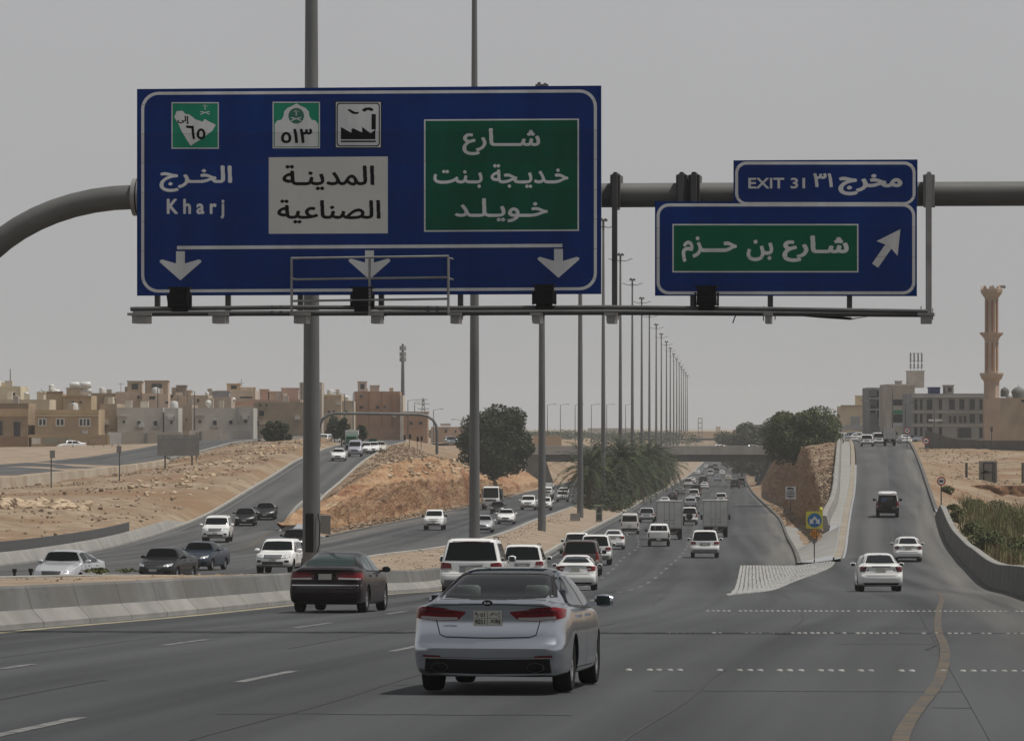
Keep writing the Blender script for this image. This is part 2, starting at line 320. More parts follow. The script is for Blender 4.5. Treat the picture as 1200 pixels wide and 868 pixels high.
xRL = pchip([(30,-2.55),(139,7.15),(144,7.9),(200,13.6),(243,18.65),(268,20.95),(298,23.5),(347,27.7),(378,30.4),(592,47.6),(700,56),(1200,95)])
xRR = pchip([(30,7.0),(126,15.2),(175,19.5),(245,25.9),(302,30.4),(334,33.1),(434,41.7),(558,52.4),(700,65),(1200,108)])
xLR = pchip([(30,-34),(120,-18),(160,-13.6),(189,-9.4),(210,-9.35),(235,-9.3),(253,-8.4),(280,-5.3),(329,-1.5),(427,2.2),(477,4.4),(574,8.4),(750,16.5),(917,25),(1107,35),(1447,53),(2500,108)])
xLL = pchip([(30,-80),(120,-56),(200,-28),(250,-19.5),(290,-16.2),(322,-14.6),(357,-13.5),(416,-11.3),(563,-5.7),(681,-1.0),(762,2.1),(829,4.8),(917,8.6),(1107,19),(1447,37),(2500,92)])
xPL = pchip([(30,-110),(120,-66),(180,-38),(205,-30.5),(231,-27.7),(265,-26.9),(308,-26.7),(374,-26.4),(428,-25.9),(472,-25.2),(530,-25),(640,-26.5),(800,-30),(1200,-45)])
xPR = pchip([(30,-80),(120,-56),(200,-28),(250,-19.8),(290,-17.4),(330,-18.2),(407,-18.2),(457,-17.7),(522,-17.3),(616,-18.2),(800,-20),(1200,-35)])

def stations(d0, d1, fine=2.0, grow=0.006):
    out = [d0]
    while out[-1] < d1: out.append(min(d1, out[-1] + max(fine, out[-1] * grow)))
    return out

def loft(name, ds, cols, mats, kind='structure', uv=False, smooth=60, freq=0.35, seed=0.0, lf=0.8, edge=None):
    """cols: (fx, fz, n strips to the next column, rough amplitude, material index)"""
    mb = MB(); rows = []; mi_row = []; U = []
    for d in ds:
        row = []; urow = []
        for c in range(len(cols) - 1):
            a, b = cols[c], cols[c+1]; n = a[2]
            x0, z0, x1, z1 = a[0](d), a[1](d), b[0](d), b[1](d)
            for k in range(n + (1 if c == len(cols) - 2 else 0)):
                t = k / n; x = x0 + (x1-x0)*t; z = z0 + (z1-z0)*t
                amp = a[3] if k else max(a[3], cols[c-1][3] if c else 0) * (0.6 if c else 0.0)
                if c == len(cols) - 2 and k == n: amp = 0
                if amp:
                    p = Vector((x*freq, d*freq*lf, z*freq + seed))
                    x += amp * (mnoise.fractal(p, 0.9, 2.1, 4) ) * 0.8
                    z += amp * (mnoise.fractal(p + Vector((31, 7, 3)), 0.9, 2.1, 5)) * 0.8
                row.append((x, d, z)); urow.append(x)
                if len(rows) == 0 and not (c == len(cols) - 2 and k == n): mi_row.append(a[4] if len(a) > 4 else 0)
        rows.append(row); U.append(urow)
    mb.grid(rows); nc = len(rows[0])
    mb.m = mi_row * (len(rows) - 1)
    o = mb.build(name, mats, smooth=smooth, recalc=False)
    if uv:
        me = o.data; lay = me.uv_layers.new(name='UVMap'); mid = uv
        for poly in me.polygons:
            for li in poly.loop_indices:
                v = me.vertices[me.loops[li].vertex_index].co
                lay.data[li].uv = (v.x - mid(v.y), v.y)
        if edge:
            lay = me.uv_layers.new(name='Edge')
            for poly in me.polygons:
                for li in poly.loop_indices:
                    v = me.vertices[me.loops[li].vertex_index].co; lay.data[li].uv = (v.x - edge(v.y), v.y)
    return tag(o, kind=kind)

def off(f, dx): return lambda d: f(d) + dx
def K(v): return lambda d: v
def mixf(f, g, t): return lambda d: f(d)*(1-t) + g(d)*t

# --- asphalt: main carriageway, ramp on the right, carriageway and ramp on the left
dsA = stations(146, 262, 2.0, 0.008)
loft('road', stations(26, 146, 2.0), [(xML, zM, 10, 0), (xRR, zM, 1, 0)], [M['asphalt']], uv=xML)
loft('road', dsA, [(xML, zM, 6, 0), (xMR, zM, 2, 0), (xRL, zR, 4, 0), (xRR, zR, 1, 0)], [M['asphalt']], uv=xML)
dsB = stations(262, 2500, 2.0, 0.01)
loft('road', dsB, [(xML, zM, 6, 0), (xMR, zM, 1, 0)], [M['asphalt']], uv=xML)
dsC = stations(262, 1200, 2.0, 0.008)
loft('ramp_road', dsC, [(xRL, zR, 4, 0), (xRR, zR, 1, 0)], [M['asphalt_ramp']], uv=xRL)
dsD = stations(40, 332, 2.0, 0.008)
loft('side_road', dsD, [(xPL, zP, 4, 0), (xPR, zP, 2, 0), (xLL, zL, 6, 0), (xLR, zL, 1, 0)], [M['asphalt_ramp']], uv=xLL)
dsE = stations(332, 2500, 2.0, 0.01)
loft('side_road', dsE, [(xLL, zL, 6, 0), (xLR, zL, 1, 0)], [M['asphalt']], uv=xLL)
dsF = stations(332, 1000, 2.0, 0.01)
loft('ramp_road', dsF, [(xPL, zP, 4, 0), (xPR, zP, 1, 0)], [M['asphalt_ramp']], uv=xPL)

# --- median between the carriageways
dsm = stations(40, 1000, 2.0, 0.008) + stations(1012, 2500, 12)
hF = pchip([(40,.72),(150,.72),(200,.55),(240,.36),(280,.22),(2500,.22)])
zE = lambda d: max(zL(d)+.12, zM(d)+hF(d)-.12) if d < 290 else zL(d)+.12*1.3
loft('median', dsm, [(off(xLR, .2), zE, 8, 0.10), (off(xML, -.82), lambda d: zM(d)+hF(d), 1, 0), (off(xML, -.30), lambda d: zM(d)+.22, 1, 0)], [M['sand_pale']])

# --- left: hillside, upper ground
wX = pchip([(120,-95),(225,-68),(330,-59),(430,-51.6),(470,-47),(520,-43.3),(560,-41),(600,-38.4),(640,-31.8),(700,-30),(1000,-42)])
wZ = pchip([(120,-3.9),(225,-4.5),(330,-4.5),(430,-4.3),(470,-3.7),(520,-2.9),(531,-2.4),(538,-1.95),(560,-1.45),(600,-.35),(640,.1),(700,-.1),(1000,-.3)])
wT = pchip([(120,-3.2),(225,-3.4),(330,-3.4),(430,-3.15),(470,-2.8),(520,-2.3),(560,-1.4),(600,-.3),(640,.3),(700,.1),(1000,-.1)])
mX = pchip([(120,-80),(225,-40),(300,-38),(374,-36),(430,-35),(470,-33.5),(520,-31),(600,-29),(640,-28.5),(1000,-38)])
mZ = pchip([(120,-4.0),(225,-4.7),(300,-4.7),(374,-4.3),(430,-3.1),(470,-2.2),(520,-1.0),(600,-.1),(640,.1),(1000,-.3)])
pZ = pchip([(120,-2.4),(225,-4.9),(300,-5.3),(374,-5.0),(400,-4.3),(440,-3.0),(472,-2.0),(530,-1.0),(640,-.5),(1000,-.6)])
dsh = stations(120, 1000, 1.6, 0.004)
loft('hillside', dsh, [(wX, wZ, 10, 0.35), (mX, mZ, 10, 0.5, 1), (off(xPL, -1.6), pZ, 3, 0.12, 1), (off(xPL, -.3), lambda d: zP(d)+.12, 1, 0)], [M['sand'], M['sand']], freq=0.4)
farX = lambda d: -(260 + .5*d)
loft('ground', stations(120, 1000, 8, 0.02), [(farX, K(-1.2), 2, 0), (off(wX, -60), K(-1.6), 6, 0.25), (off(wX, -12), lambda d: wT(d)*.6-.9*.4, 4, 0.15), (off(wX, -.2), wT, 1, 0)], [M['sand_pale']], freq=0.08)
# --- left rock cutting between ramp and carriageway
rF = lambda d: xLL(d) - 1.7
tZ = pchip([(332,-5.6),(365,-4.75),(400,-4.2),(430,-3.7),(480,-4.0),(540,-4.7),(600,-5.2),(640,-5.8),(700,-7.2),(740,-8.6),(830,-9.0),(917,-9.4),(1107,-8),(1500,-7)])
cX = pchip([(332,-2.4),(365,-2.2),(430,-3.0),(600,-3.2),(700,-3.5),(740,-5),(830,-9),(917,-11),(1107,-14),(1500,-14)])
cZ = pchip([(332,-5.4),(365,-4.7),(400,-4.05),(430,-3.2),(480,-2.2),(540,-1.9),(600,-2.6),(660,-4.3),(700,-5.6),(740,-6.6),(830,-5.5),(917,-3.6),(1107,-3),(1500,-3)])
dsr = stations(332, 760, 1.0, 0.0022) + stations(764, 905, 4)
loft('rock_cutting', dsr, [(off(xPR, .3), lambda d: zP(d)+.14, 4, 0.15, 0), (lambda d: (xPR(d)*.55 + (rF(d)+cX(d))*.45), lambda d: .5*(zP(d)+cZ(d))+.05, 6, 0.35, 0),
     (lambda d: rF(d)+cX(d), cZ, 8, 0.6, 1), (lambda d: rF(d)-.35, tZ, 18, 0.24, 1), (rF, lambda d: zL(d)+.3, 2, 0.1, 0), (off(xLL, -.25), lambda d: zL(d)+.12, 1, 0, 2)],
     [M['sand'], M['strata'], M['kerb']], freq=0.75, seed=4, lf=.16)
loft('ground', stations(905, 1700, 12), [(lambda d: -200-.1*d, K(-1.5), 3, 0), (lambda d: xLL(d)-16, K(-2.6), 5, 0.4), (lambda d: xLL(d)-1.5, lambda d: zL(d)+.2, 1, 0), (off(xLL, -.2), lambda d: zL(d)+.1, 1, 0)], [M['sand']])
# --- right island between main carriageway and ramp
bX = pchip([(300,21.9),(308,22.5),(345,25.9),(430,32.7),(600,46.0),(700,54.2),(1200,93)])
fX = pchip([(296,20.9),(308,22.0),(345,24.7),(420,29.4),(509,34.0),(600,38.6),(748,44.9),(848,49.8),(1107,63.5),(1500,85)])
tX = pchip([(296,.25),(420,.7),(509,1.6),(600,3.0),(700,2.6),(848,3.0),(1107,6),(1500,6)])
tZr = pchip([(296,-5.6),(308,-5.45),(345,-4.7),(430,-3.6),(509,-1.9),(600,-1.0),(700,-1.0),(780,-2.2),(848,-3.4),(1107,-4),(1500,-4)])
dsi = stations(300, 760, 1.2, 0.0025) + stations(764, 900, 4)
loft('rock_cutting', dsi, [(off(xMR, .25), lambda d: zM(d)+.16, 2, 0.03, 0), (lambda d: fX(d), lambda d: zM(d)+.4, 12, 0.42, 1), (lambda d: fX(d)+tX(d), tZr, 8, 0.4, 0), (off(bX, -.3), lambda d: zR(d)+.25, 1, 0)],
     [M['sand'], M['strata']], freq=0.7, seed=9, lf=.2)
loft('ground', stations(900, 1700, 12), [(off(xMR, .2), lambda d: zM(d)+.1, 1, 0), (lambda d: fX(d), lambda d: zM(d)+.4, 5, 0.4), (lambda d: fX(d)+tX(d), tZr, 2, 0), (lambda d: max(xRL(d), fX(d)+tX(d)+5), K(-1.2), 2, 0), (lambda d: 250+.15*d, K(-1.0), 1, 0)], [M['sand']])
loft('pavement', stations(262, 308, 2), [(off(xMR, .2), lambda d: zM(d)+.18, 5, 0), (off(xRL, -.7), lambda d: zR(d)+.18, 1, 0)], [M['paving']])
loft('pavement', stations(302, 440, 2), [(off(xMR, .2), lambda d: zM(d)+.21, 3, 0), (lambda d: fX(d)-.1-max(0, d-400)*.05, lambda d: zM(d)+.30, 1, 0)], [M['paving']])
loft('pavement', stations(308, 700, 3), [(off(bX, .4), lambda d: zR(d)+.2, 2, 0), (off(xRL, -.7), lambda d: zR(d)+.18, 1, 0)], [M['paving']])
if 0: loft('rock_footing', stations(299.5, 309, 1.2), [(off(xMR, .6), lambda d: zM(d)+.19, 4, 0.1), (off(bX, -.4), lambda d: zR(d)+.3, 1, 0)], [M['sand']])
# --- right of the ramp
qX = pchip([(30,3),(250,3),(320,4),(400,6),(430,8),(480,8),(560,6),(700,6)])
qZ = pchip([(30,.1),(107,-2.3),(200,-5.2),(250,-6.0),(300,-6.0),(350,-6.1),(400,-5.6),(424,-5.3),(428,-4.0),(450,-3.9),(500,-2.2),(540,-.7),(600,-.4),(1200,-.4)])
vZ = pchip([(30,.5),(107,-2.0),(200,-5.0),(250,-5.8),(300,-6.0),(350,-6.2),(400,-5.7),(424,-5.5),(428,-3.7),(450,-3.6),(500,-1.9),(540,-.5),(600,.2),(1200,.2)])
dsq = stations(30, 424, 2.0, 0.006) + stations(424.4, 600, 1.0) + stations(606, 1200, 8)
loft('embankment', dsq, [(off(xRR, .25), lambda d: zR(d)+.12, 3, 0.05, 0), (lambda d: xRR(d)+qX(d), qZ, 12, 0.22, 0), (lambda d: xRR(d)+qX(d)+14, vZ, 8, 0.2, 0), (lambda d: xRR(d)+60, lambda d: vZ(d)+.3, 2, 0, 0), (lambda d: xRR(d)+400, lambda d: vZ(d)+.5, 1, 0, 0)], [M['sand']], freq=0.4, seed=2)
# --- everything beyond
loft('ground', [1000, 1300, 1700], [(lambda d: -900, K(-1.4), 4, 0), (lambda d: xLL(d)-30, K(-1.9), 1, 0)], [M['sand_pale']])
loft('ground', [1700, 2400, 3500, 6000, 9000], [(lambda d: -1.0*d, K(-2.5), 6, 0), (lambda d: 1.0*d, K(-2.5), 1, 0)], [M['sand_pale']])
loft('ground', [1690, 1701], [(lambda d: -300, lambda d: -13 if d < 1700 else -2.5, 6, 0), (lambda d: 400, lambda d: -13 if d < 1700 else -2.5, 1, 0)], [M['sand_pale']])
# upper road on the left, running along the wall
loft('upper_road', stations(300, 1000, 4, .01), [(off(wX, -9.5), lambda d: wT(d)*.75-.05, 3, 0), (off(wX, -1.2), lambda d: wT(d)+.06, 1, 0)], [M['asphalt_ramp']], uv=wX)

# red cut bank on the right slope
mb = MB(); rows = []
for k in range(90):
    row = []
    for j in range(9):
        t = j/8; x = 44.5+k*.32; a = mnoise.fractal(Vector((x*1.1, t*2.2, 5)), .8, 2.1, 5)*.9 if 0 < j < 8 else 0
        row.append((x+.1*a, 424.6+1.1*t**.6+a*.5, -5.9+2.05*t + .25*mnoise.noise(Vector((x*.35, 0, 1)))*(j > 5)))
    rows.append(row)
mb.grid(rows); tag(mb.build('cut_bank', mat('bank_red', (.12,.06,.035), (.25,.15,.09), 1.4, .95, bump=.8, bscale=3, spec=.1), smooth=45, recalc=False), kind='structure')
# --- kerbs
def kerb(ds, fx, fz, w, h, m, name='kerb', z0=-.1):
    mb = MB(); rows = []
    for d in ds:
        x, z = fx(d), fz(d); rows.append([(x-w/2, d, z+z0), (x-w/2, d, z+h-.02), (x-w/2+.03, d, z+h), (x+w/2-.03, d, z+h), (x+w/2, d, z+h-.02), (x+w/2, d, z+z0)])
    mb.grid(rows); return tag(mb.build(name, m, smooth=30, recalc=False), kind='structure')
kerb(stations(272, 2400, 3, .01), off(xML, -.17), zM, .34, .24, M['kerb'])
kerb(stations(60, 2400, 3, .01), off(xLR, .15), zE, .32, .08, M['kerb'], z0=-1.1)
kerb(stations(332, 1500, 3, .01), off(xLL, -.14), zL, .28, .16, M['concrete_dark'])
kerb(stations(262, 1500, 3, .01), off(xMR, .12), zM, .28, .2, M['concrete_dark'])
kerb(stations(256, 1100, 3, .01), off(xRL, -.40), zR, .48, .22, M['kerb_yellow'])
kerb(stations(345, 900, 3, .01), off(xPR, .16), zP, .3, .18, M['kerb'])
kerb(stations(300, 1000, 3, .01), off(xPL, -.16), zP, .3, .16, M['kerb'])
kerb(stations(335, 900, 3, .01), off(xRR, .15), zR, .3, .22, M['concrete_dark'])
kerb(stations(530, 760, 3, .01), off(wX, 0.0), wT, .4, .3, M['concrete_pale'])
mb = MB(); 
mb.box(((xMR(262)+xRL(256))/2-.3, 260.6, zM(262)+.06), (xRL(256)-xMR(262)-.3, .3, .3)); tag(mb.build('kerb', M['concrete_dark']), kind='structure')

loft('road_shoulder', stations(28, 560, 2), [(lambda d: xRR(d)-3.4, lambda d: zR(d)+.006, 1, 0), (off(xRR, .1), lambda d: zR(d)+.010, 1, 0)], [M['shoulder']], uv=xML, edge=xRR)
loft('road_shoulder', stations(263, 560, 2), [(lambda d: xMR(d)-3.4, lambda d: zM(d)+.006, 1, 0), (off(xMR, .05), lambda d: zM(d)+.010, 1, 0)], [M['shoulder']], uv=xML, edge=xMR)
loft('road_shoulder', stations(290, 520, 2), [(lambda d: xLL(d), lambda d: zL(d)+.010, 1, 0), (lambda d: xLL(d)+3.4, lambda d: zL(d)+.006, 1, 0)], [M['shoulder']], uv=xLL, edge=xLL)
# --- paint on the asphalt
def stripe(mb, pts, w, zf, lift=.006):
    rows = []
    for i, (x, d) in enumerate(pts):
        rows.append([(x-w/2, d, zf(d)+lift), (x+w/2, d, zf(d)+lift)])
    mb.grid(rows)
def dash_row(mb, fx, zf, dashes, w=.17, lift=.006):
    for a, b in dashes:
        stripe(mb, [(fx(a+(b-a)*t), a+(b-a)*t) for t in (0, .25, .5, .75, 1)], w, zf, lift)
lineA = pchip([(30,-10.1),(60,-7.2),(73,-5.92),(92,-3.9),(107,-2.65),(140,0.2),(180,2.7),(230,5.1),(293,7.75),(327,9.6),(420,12.4),(528,17.8),(733,28.3),(907,38.4),(1447,68)])
lineB = pchip([(30,-5.9),(40,-4.84),(55,-3.45),(72,-1.65),(107,1.3),(161,3.97),(208,6.74),(261,9.66),(304,12.15),(360,15.0),(420,17.8),(528,22.8),(733,33.2),(907,43.0),(1447,73)])
mb = MB()
dash_row(mb, lineA, zM, [(60-.0, 62.2), (72.6, 77), (86.6, 92), (102.6, 107)] + [(d, d+4.5) for d in range(120, 700, 14)])
dash_row(mb, lineB, zM, [(37.5, 44), (54.5, 59.2), (69, 73)] + [(84+14*k, 88.5+14*k) for k in range(5)] + [(161,166),(176,181),(189,193.5),(202,207),(217,222),(233,237),(247,252),(262,267),(276,281)] + [(d, d+4.5) for d in range(290, 700, 14)])
tag(mb.build('lane_markings', M['line_white'], recalc=False), kind='structure')
mb = MB()
stripe(mb, [(xML(d)+.42, d) for d in stations(30, 275, 3)], .34, zM)
tag(mb.build('edge_line', M['line_cream'], recalc=False), kind='structure')
mb = MB()
stripe(mb, [(xML(d)+.45, d) for d in stations(276, 1000, 4)], .2, zM)
stripe(mb, [(xMR(d)-.5, d) for d in stations(300, 900, 4)], .16, zM)
stripe(mb, [(xLR(d)-.7, d) for d in stations(150, 700, 4)], .2, zL)
stripe(mb, [(xPL(d)+.6, d) for d in stations(240, 600, 4)], .16, zP)
for k in range(14):
    for fr in (.36, .68):
        d = 200+22*k; stripe(mb, [(xLL(d+q)*(1-fr)+xLR(d+q)*fr, d+q) for q in (0, 2, 4)], .16, zL, .008)
tag(mb.build('edge_line', M['line_white'], recalc=False), kind='structure')
mb = MB()
ylw = pchip([(32,2.9),(39,3.55),(55,5.5),(71,7.2),(82,8.2),(105,10.5),(135,13.6),(150,15),(170,17)])
stripe(mb, [(ylw(d), d) for d in stations(32, 170, 1.5)], .16, zM, .016)
stripe(mb, [(xPR(d)-.5, d) for d in stations(215, 330, 3)], .3, zP, .012)
stripe(mb, [(xMR(d)-.35+.02*max(0, 139-d), d) for d in stations(142, 262, 3)], .25, zM)
tag(mb.build('edge_line', M['line_yellow'], recalc=False), kind='structure')
# shadow-dark skid swirl on the yellow line is rubber on the road
mb = MB()
stripe(mb, [(ylw(d)-.05+.25*math.sin((d-74)/3.0), d) for d in stations(70, 82, .6)], .07, zM, .010)
tag(mb.build('skid_mark', mat('tyre_rubber', (.022,.0225,.023), (.045,.045,.046), 2, .8), recalc=False), kind='structure')
# tar-filled seams between the paving lanes and a few cracks
mb = MB(); rs0 = random.Random(9)
for f_, o_ in ((lineA, -1.2), (lineA, 2.4), (lineB, 2.0), (lineB, 6.0), (lineB, 9.5)):
    a = 34
    while a < 150:
        b = a + rs0.uniform(8, 30); stripe(mb, [(f_(a+(b-a)*t)+o_+.05*math.sin(t*9+a), a+(b-a)*t) for t in np.linspace(0, 1, 14)], rs0.uniform(.025, .06), zM, .005); a = b + rs0.uniform(6, 30)
for _ in range(9):
    d0 = rs0.uniform(44, 130); x0 = rs0.uniform(-8, 10)*(d0/100); n_ = 12; rows = []
    for k in range(n_): q = Vector((x0+k*.34, d0-k*.035+rs0.uniform(-.12,.12))); rows.append([(q.x, q.y-.05, zM(q.y-.05)+.005), (q.x, q.y+.05, zM(q.y+.05)+.005)])
    mb.grid(rows)
tag(mb.build('tar_seams', mat('tar', (.018,.018,.019), (.032,.032,.033), 2, .6), recalc=False), kind='structure')
# rows of reflective road studs
mb = MB(); t = Vector((math.cos(.103), -math.sin(.103)))
rs = random.Random(3)
for (x0, d0, n, keep, sp) in ((4.9, 107, 60, .97, .135), (3.0, 82, 56, .8, .125), (1.35, 59.4, 44, .55, .14)):
    for k in range(n):
        if rs.random() > keep: continue
        x = x0 + t.x*k*sp*1.0 + rs.uniform(-.01, .01); d = d0 + t.y*k*sp
        mb.lathe([(.001, .026), (.03, .024), (.045, .012), (.05, 0)], 8, 0, 'z', (x, d, zM(d)+.002))
for d0, sp, kp in ((352, .3, .8), (470, .34, .75)):
    k = 0
    while xRL(d0)+.5+k*sp < xRR(d0)-.5:
        if rs.random() < kp: mb.lathe([(.001, .024), (.05, .02), (.065, 0)], 8, 0, 'z', (xRL(d0)+.5+k*sp, d0, zR(d0)+.004))
        k += 1
tag(mb.build('road_studs', M['stone_white'], smooth=50), 'rows of white raised studs across the lanes at the exit', 'road studs', kind='stuff')
# cobbled gore: painted setts in rows
mb = MB()
for i in range(98):
    d = 143 + i*(258-143)/97
    x0 = 7.1 + (14.0-7.1)*(d-140)/(262-140) ; x1 = xRL(d) - .5
    n = max(1, int((x1-x0)/.185))
    for k in range(n):
        x = x0 + (k+.5)*(x1-x0)/n + rs.uniform(-.015, .015)
        tt = (x-xMR(d))/max(.05, xRL(d)-xMR(d)); z = zM(d) + max(0, min(1, tt))*(zR(d)-zM(d))
        mb.box((x, d+rs.uniform(-.08, .08), z+.018), (.135+rs.uniform(-.02,.02), .80+rs.uniform(-.1, .1), .05+rs.uniform(-.012,.012)), 0, rs.uniform(-.03, .03), .9)
tag(mb.build('cobblestones', M['stone_white']), 'white painted cobbles filling the gore before the island', 'cobblestones', kind='stuff')
# ---------------------------------------------------------------- concrete barriers and walls
def wall_loft(name, label, cat, ds, fx, fz, prof, mats, mi=None, group=None, smooth=25):
    """profile (dx, dz) swept along x=fx(d)"""
    mb = MB(); rows = []
    for d in ds: rows.append([(fx(d)+a, d, fz(d)+b) for a, b in prof])
    mb.grid(rows)
    mb.add(rows[0], [tuple(range(len(prof)))]); mb.add(rows[-1], [tuple(range(len(prof)-1, -1, -1))])
    if mi: mb.m = (mi * (len(ds)-1)) + [mi[0]]*2
    return tag(mb.build(name, mats, smooth=smooth), label, cat, group)
jersey = [(-.50,-.2),(-.50,.78),(-.46,.84),(-.10,.84),(-.06,.80),(.06,.36),(.30,.10),(.32,-.2)]
ob = wall_loft('jersey_barrier', 'grey concrete jersey barrier along the left edge of the main lanes', 'barrier', stations(36, 276, 1.5), off(xML, -.38), zM, jersey, [M['barrier'], M['barrier_foot']], [0,0,0,0,0,1,1])
hR = pchip([(60,.8),(160,1.0),(245,1.15),(300,1.1),(325,.9),(334,.3)])
mb = MB(); rows = []
for d in stations(36, 334, 1.5):
    x, z, h = xRR(d)+.2, zR(d), hR(d)
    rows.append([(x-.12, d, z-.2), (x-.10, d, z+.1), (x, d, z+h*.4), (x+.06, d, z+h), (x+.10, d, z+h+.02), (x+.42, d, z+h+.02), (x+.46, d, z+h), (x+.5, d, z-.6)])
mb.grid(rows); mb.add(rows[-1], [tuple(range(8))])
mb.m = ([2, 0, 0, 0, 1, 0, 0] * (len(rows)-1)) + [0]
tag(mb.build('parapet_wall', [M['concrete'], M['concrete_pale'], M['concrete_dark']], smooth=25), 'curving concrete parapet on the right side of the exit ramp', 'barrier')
wall_loft('divider_wall', 'pale concrete divider wall rising beside the rocky island', 'wall', stations(308, 760, 3), bX, zR, [(-.32,-.6),(-.2,.85),(-.12,.9),(.12,.9),(.2,.85),(.38,.1),(.4,-.2)], [M['concrete_pale']])
wall_loft('retaining_wall', 'low pale concrete wall along the left ramp below the hillside', 'wall', stations(120, 352, 2), off(xPL, -.45), lambda d: zP(d)-max(0, (d-335)*.035), [(-.3,-.4),(-.25,.66),(-.18,.72),(.05,.72),(.1,.68),(.42,.1),(.44,-.3)], [M['concrete_pale']])
wall_loft('fence_wall', 'dark sheet fence standing behind the low ramp wall on the left', 'fence', stations(150, 308, 2), off(xPL, -.95), zP, [(-.03,.0),(-.03,1.28),(.03,1.28),(.03,.0)], [mat('fence_sheet', (0.05,.052,.054),(.085,.085,.085),1.5,.7,stretch=(1,4,.1))])
wall_loft('boundary_wall', 'long buff concrete wall across the hillside below the houses', 'wall', stations(330, 536, 3), wX, lambda d: min(wZ(d), wT(d)-1.05), [(-.2,-.5),(-.2,1.16),(.15,1.16),(.2,-.5)], [mat('buff_wall', (.34,.29,.225),(.44,.385,.305),.25,.9,c3=(.31,.24,.17),scale3=.4)])
# wall on the right below the buildings
uX = pchip([(515,62.5),(540,58.8),(560,54.6),(600,57.5)]); 
mb = MB(); rows = []
for (px, yt, yb, d) in ((1084,504,531,566),(1088,505,531,560),(1098,508,530,552),(1110,512,530,546),(1125,515,529,540),(1160,516,528.5,532),(1215,516,528.5,524),(1300,516,530,515)):
    a, b = W(px, yt, d), W(px, yb, d); rows.append([(a.x, d, b.z-1), (a.x, d, a.z-.06), (a.x+.02, d, a.z), (a.x+.02, d+.45, a.z), (a.x, d+.5, b.z-1)])
mb.grid(rows); mb.add(rows[0], [(0,1,2,3,4)])
tag(mb.build('retaining_wall', M['concrete'], smooth=25), 'sloping grey concrete wall below the unfinished building and minaret', 'wall')

# ---------------------------------------------------------------- lettering: outlines of Blender's built-in fonts, rasterised and meshed
AR = {'ا':(0xFE8D,0xFE8E,0,0),'إ':(0xFE87,0xFE88,0,0),'ل':(0xFEDD,0xFEDE,0xFEDF,0xFEE0),'خ':(0xFEA5,0xFEA6,0xFEA7,0xFEA8),'ر':(0xFEAD,0xFEAE,0,0),'ج':(0xFE9D,0xFE9E,0xFE9F,0xFEA0),
      'م':(0xFEE1,0xFEE2,0xFEE3,0xFEE4),'د':(0xFEA9,0xFEAA,0,0),'ي':(0xFEF1,0xFEF2,0xFEF3,0xFEF4),'ن':(0xFEE5,0xFEE6,0xFEE7,0xFEE8),'ة':(0xFE93,0xFE94,0,0),'ص':(0xFEB9,0xFEBA,0xFEBB,0xFEBC),
      'ع':(0xFEC9,0xFECA,0xFECB,0xFECC),'ش':(0xFEB5,0xFEB6,0xFEB7,0xFEB8),'ب':(0xFE8F,0xFE90,0xFE91,0xFE92),'ت':(0xFE95,0xFE96,0xFE97,0xFE98),'و':(0xFEED,0xFEEE,0,0),'ز':(0xFEAF,0xFEB0,0,0),
      'ح':(0xFEA1,0xFEA2,0xFEA3,0xFEA4),'ى':(0xFEEF,0xFEF0,0,0),'ـ':(0x640,0x640,0x640,0x640)}
def shape(s):
    out = []
    for i, ch in enumerate(s):
        if ch not in AR: out.append(ch); continue
        pj = i > 0 and s[i-1] in AR and AR[s[i-1]][2] != 0
        nj = i+1 < len(s) and s[i+1] in AR and AR[ch][2] != 0
        iso, fin, ini, med = AR[ch]; out.append(chr(med if pj and nj else fin if pj else ini if nj else iso))
    return ''.join(reversed(out))
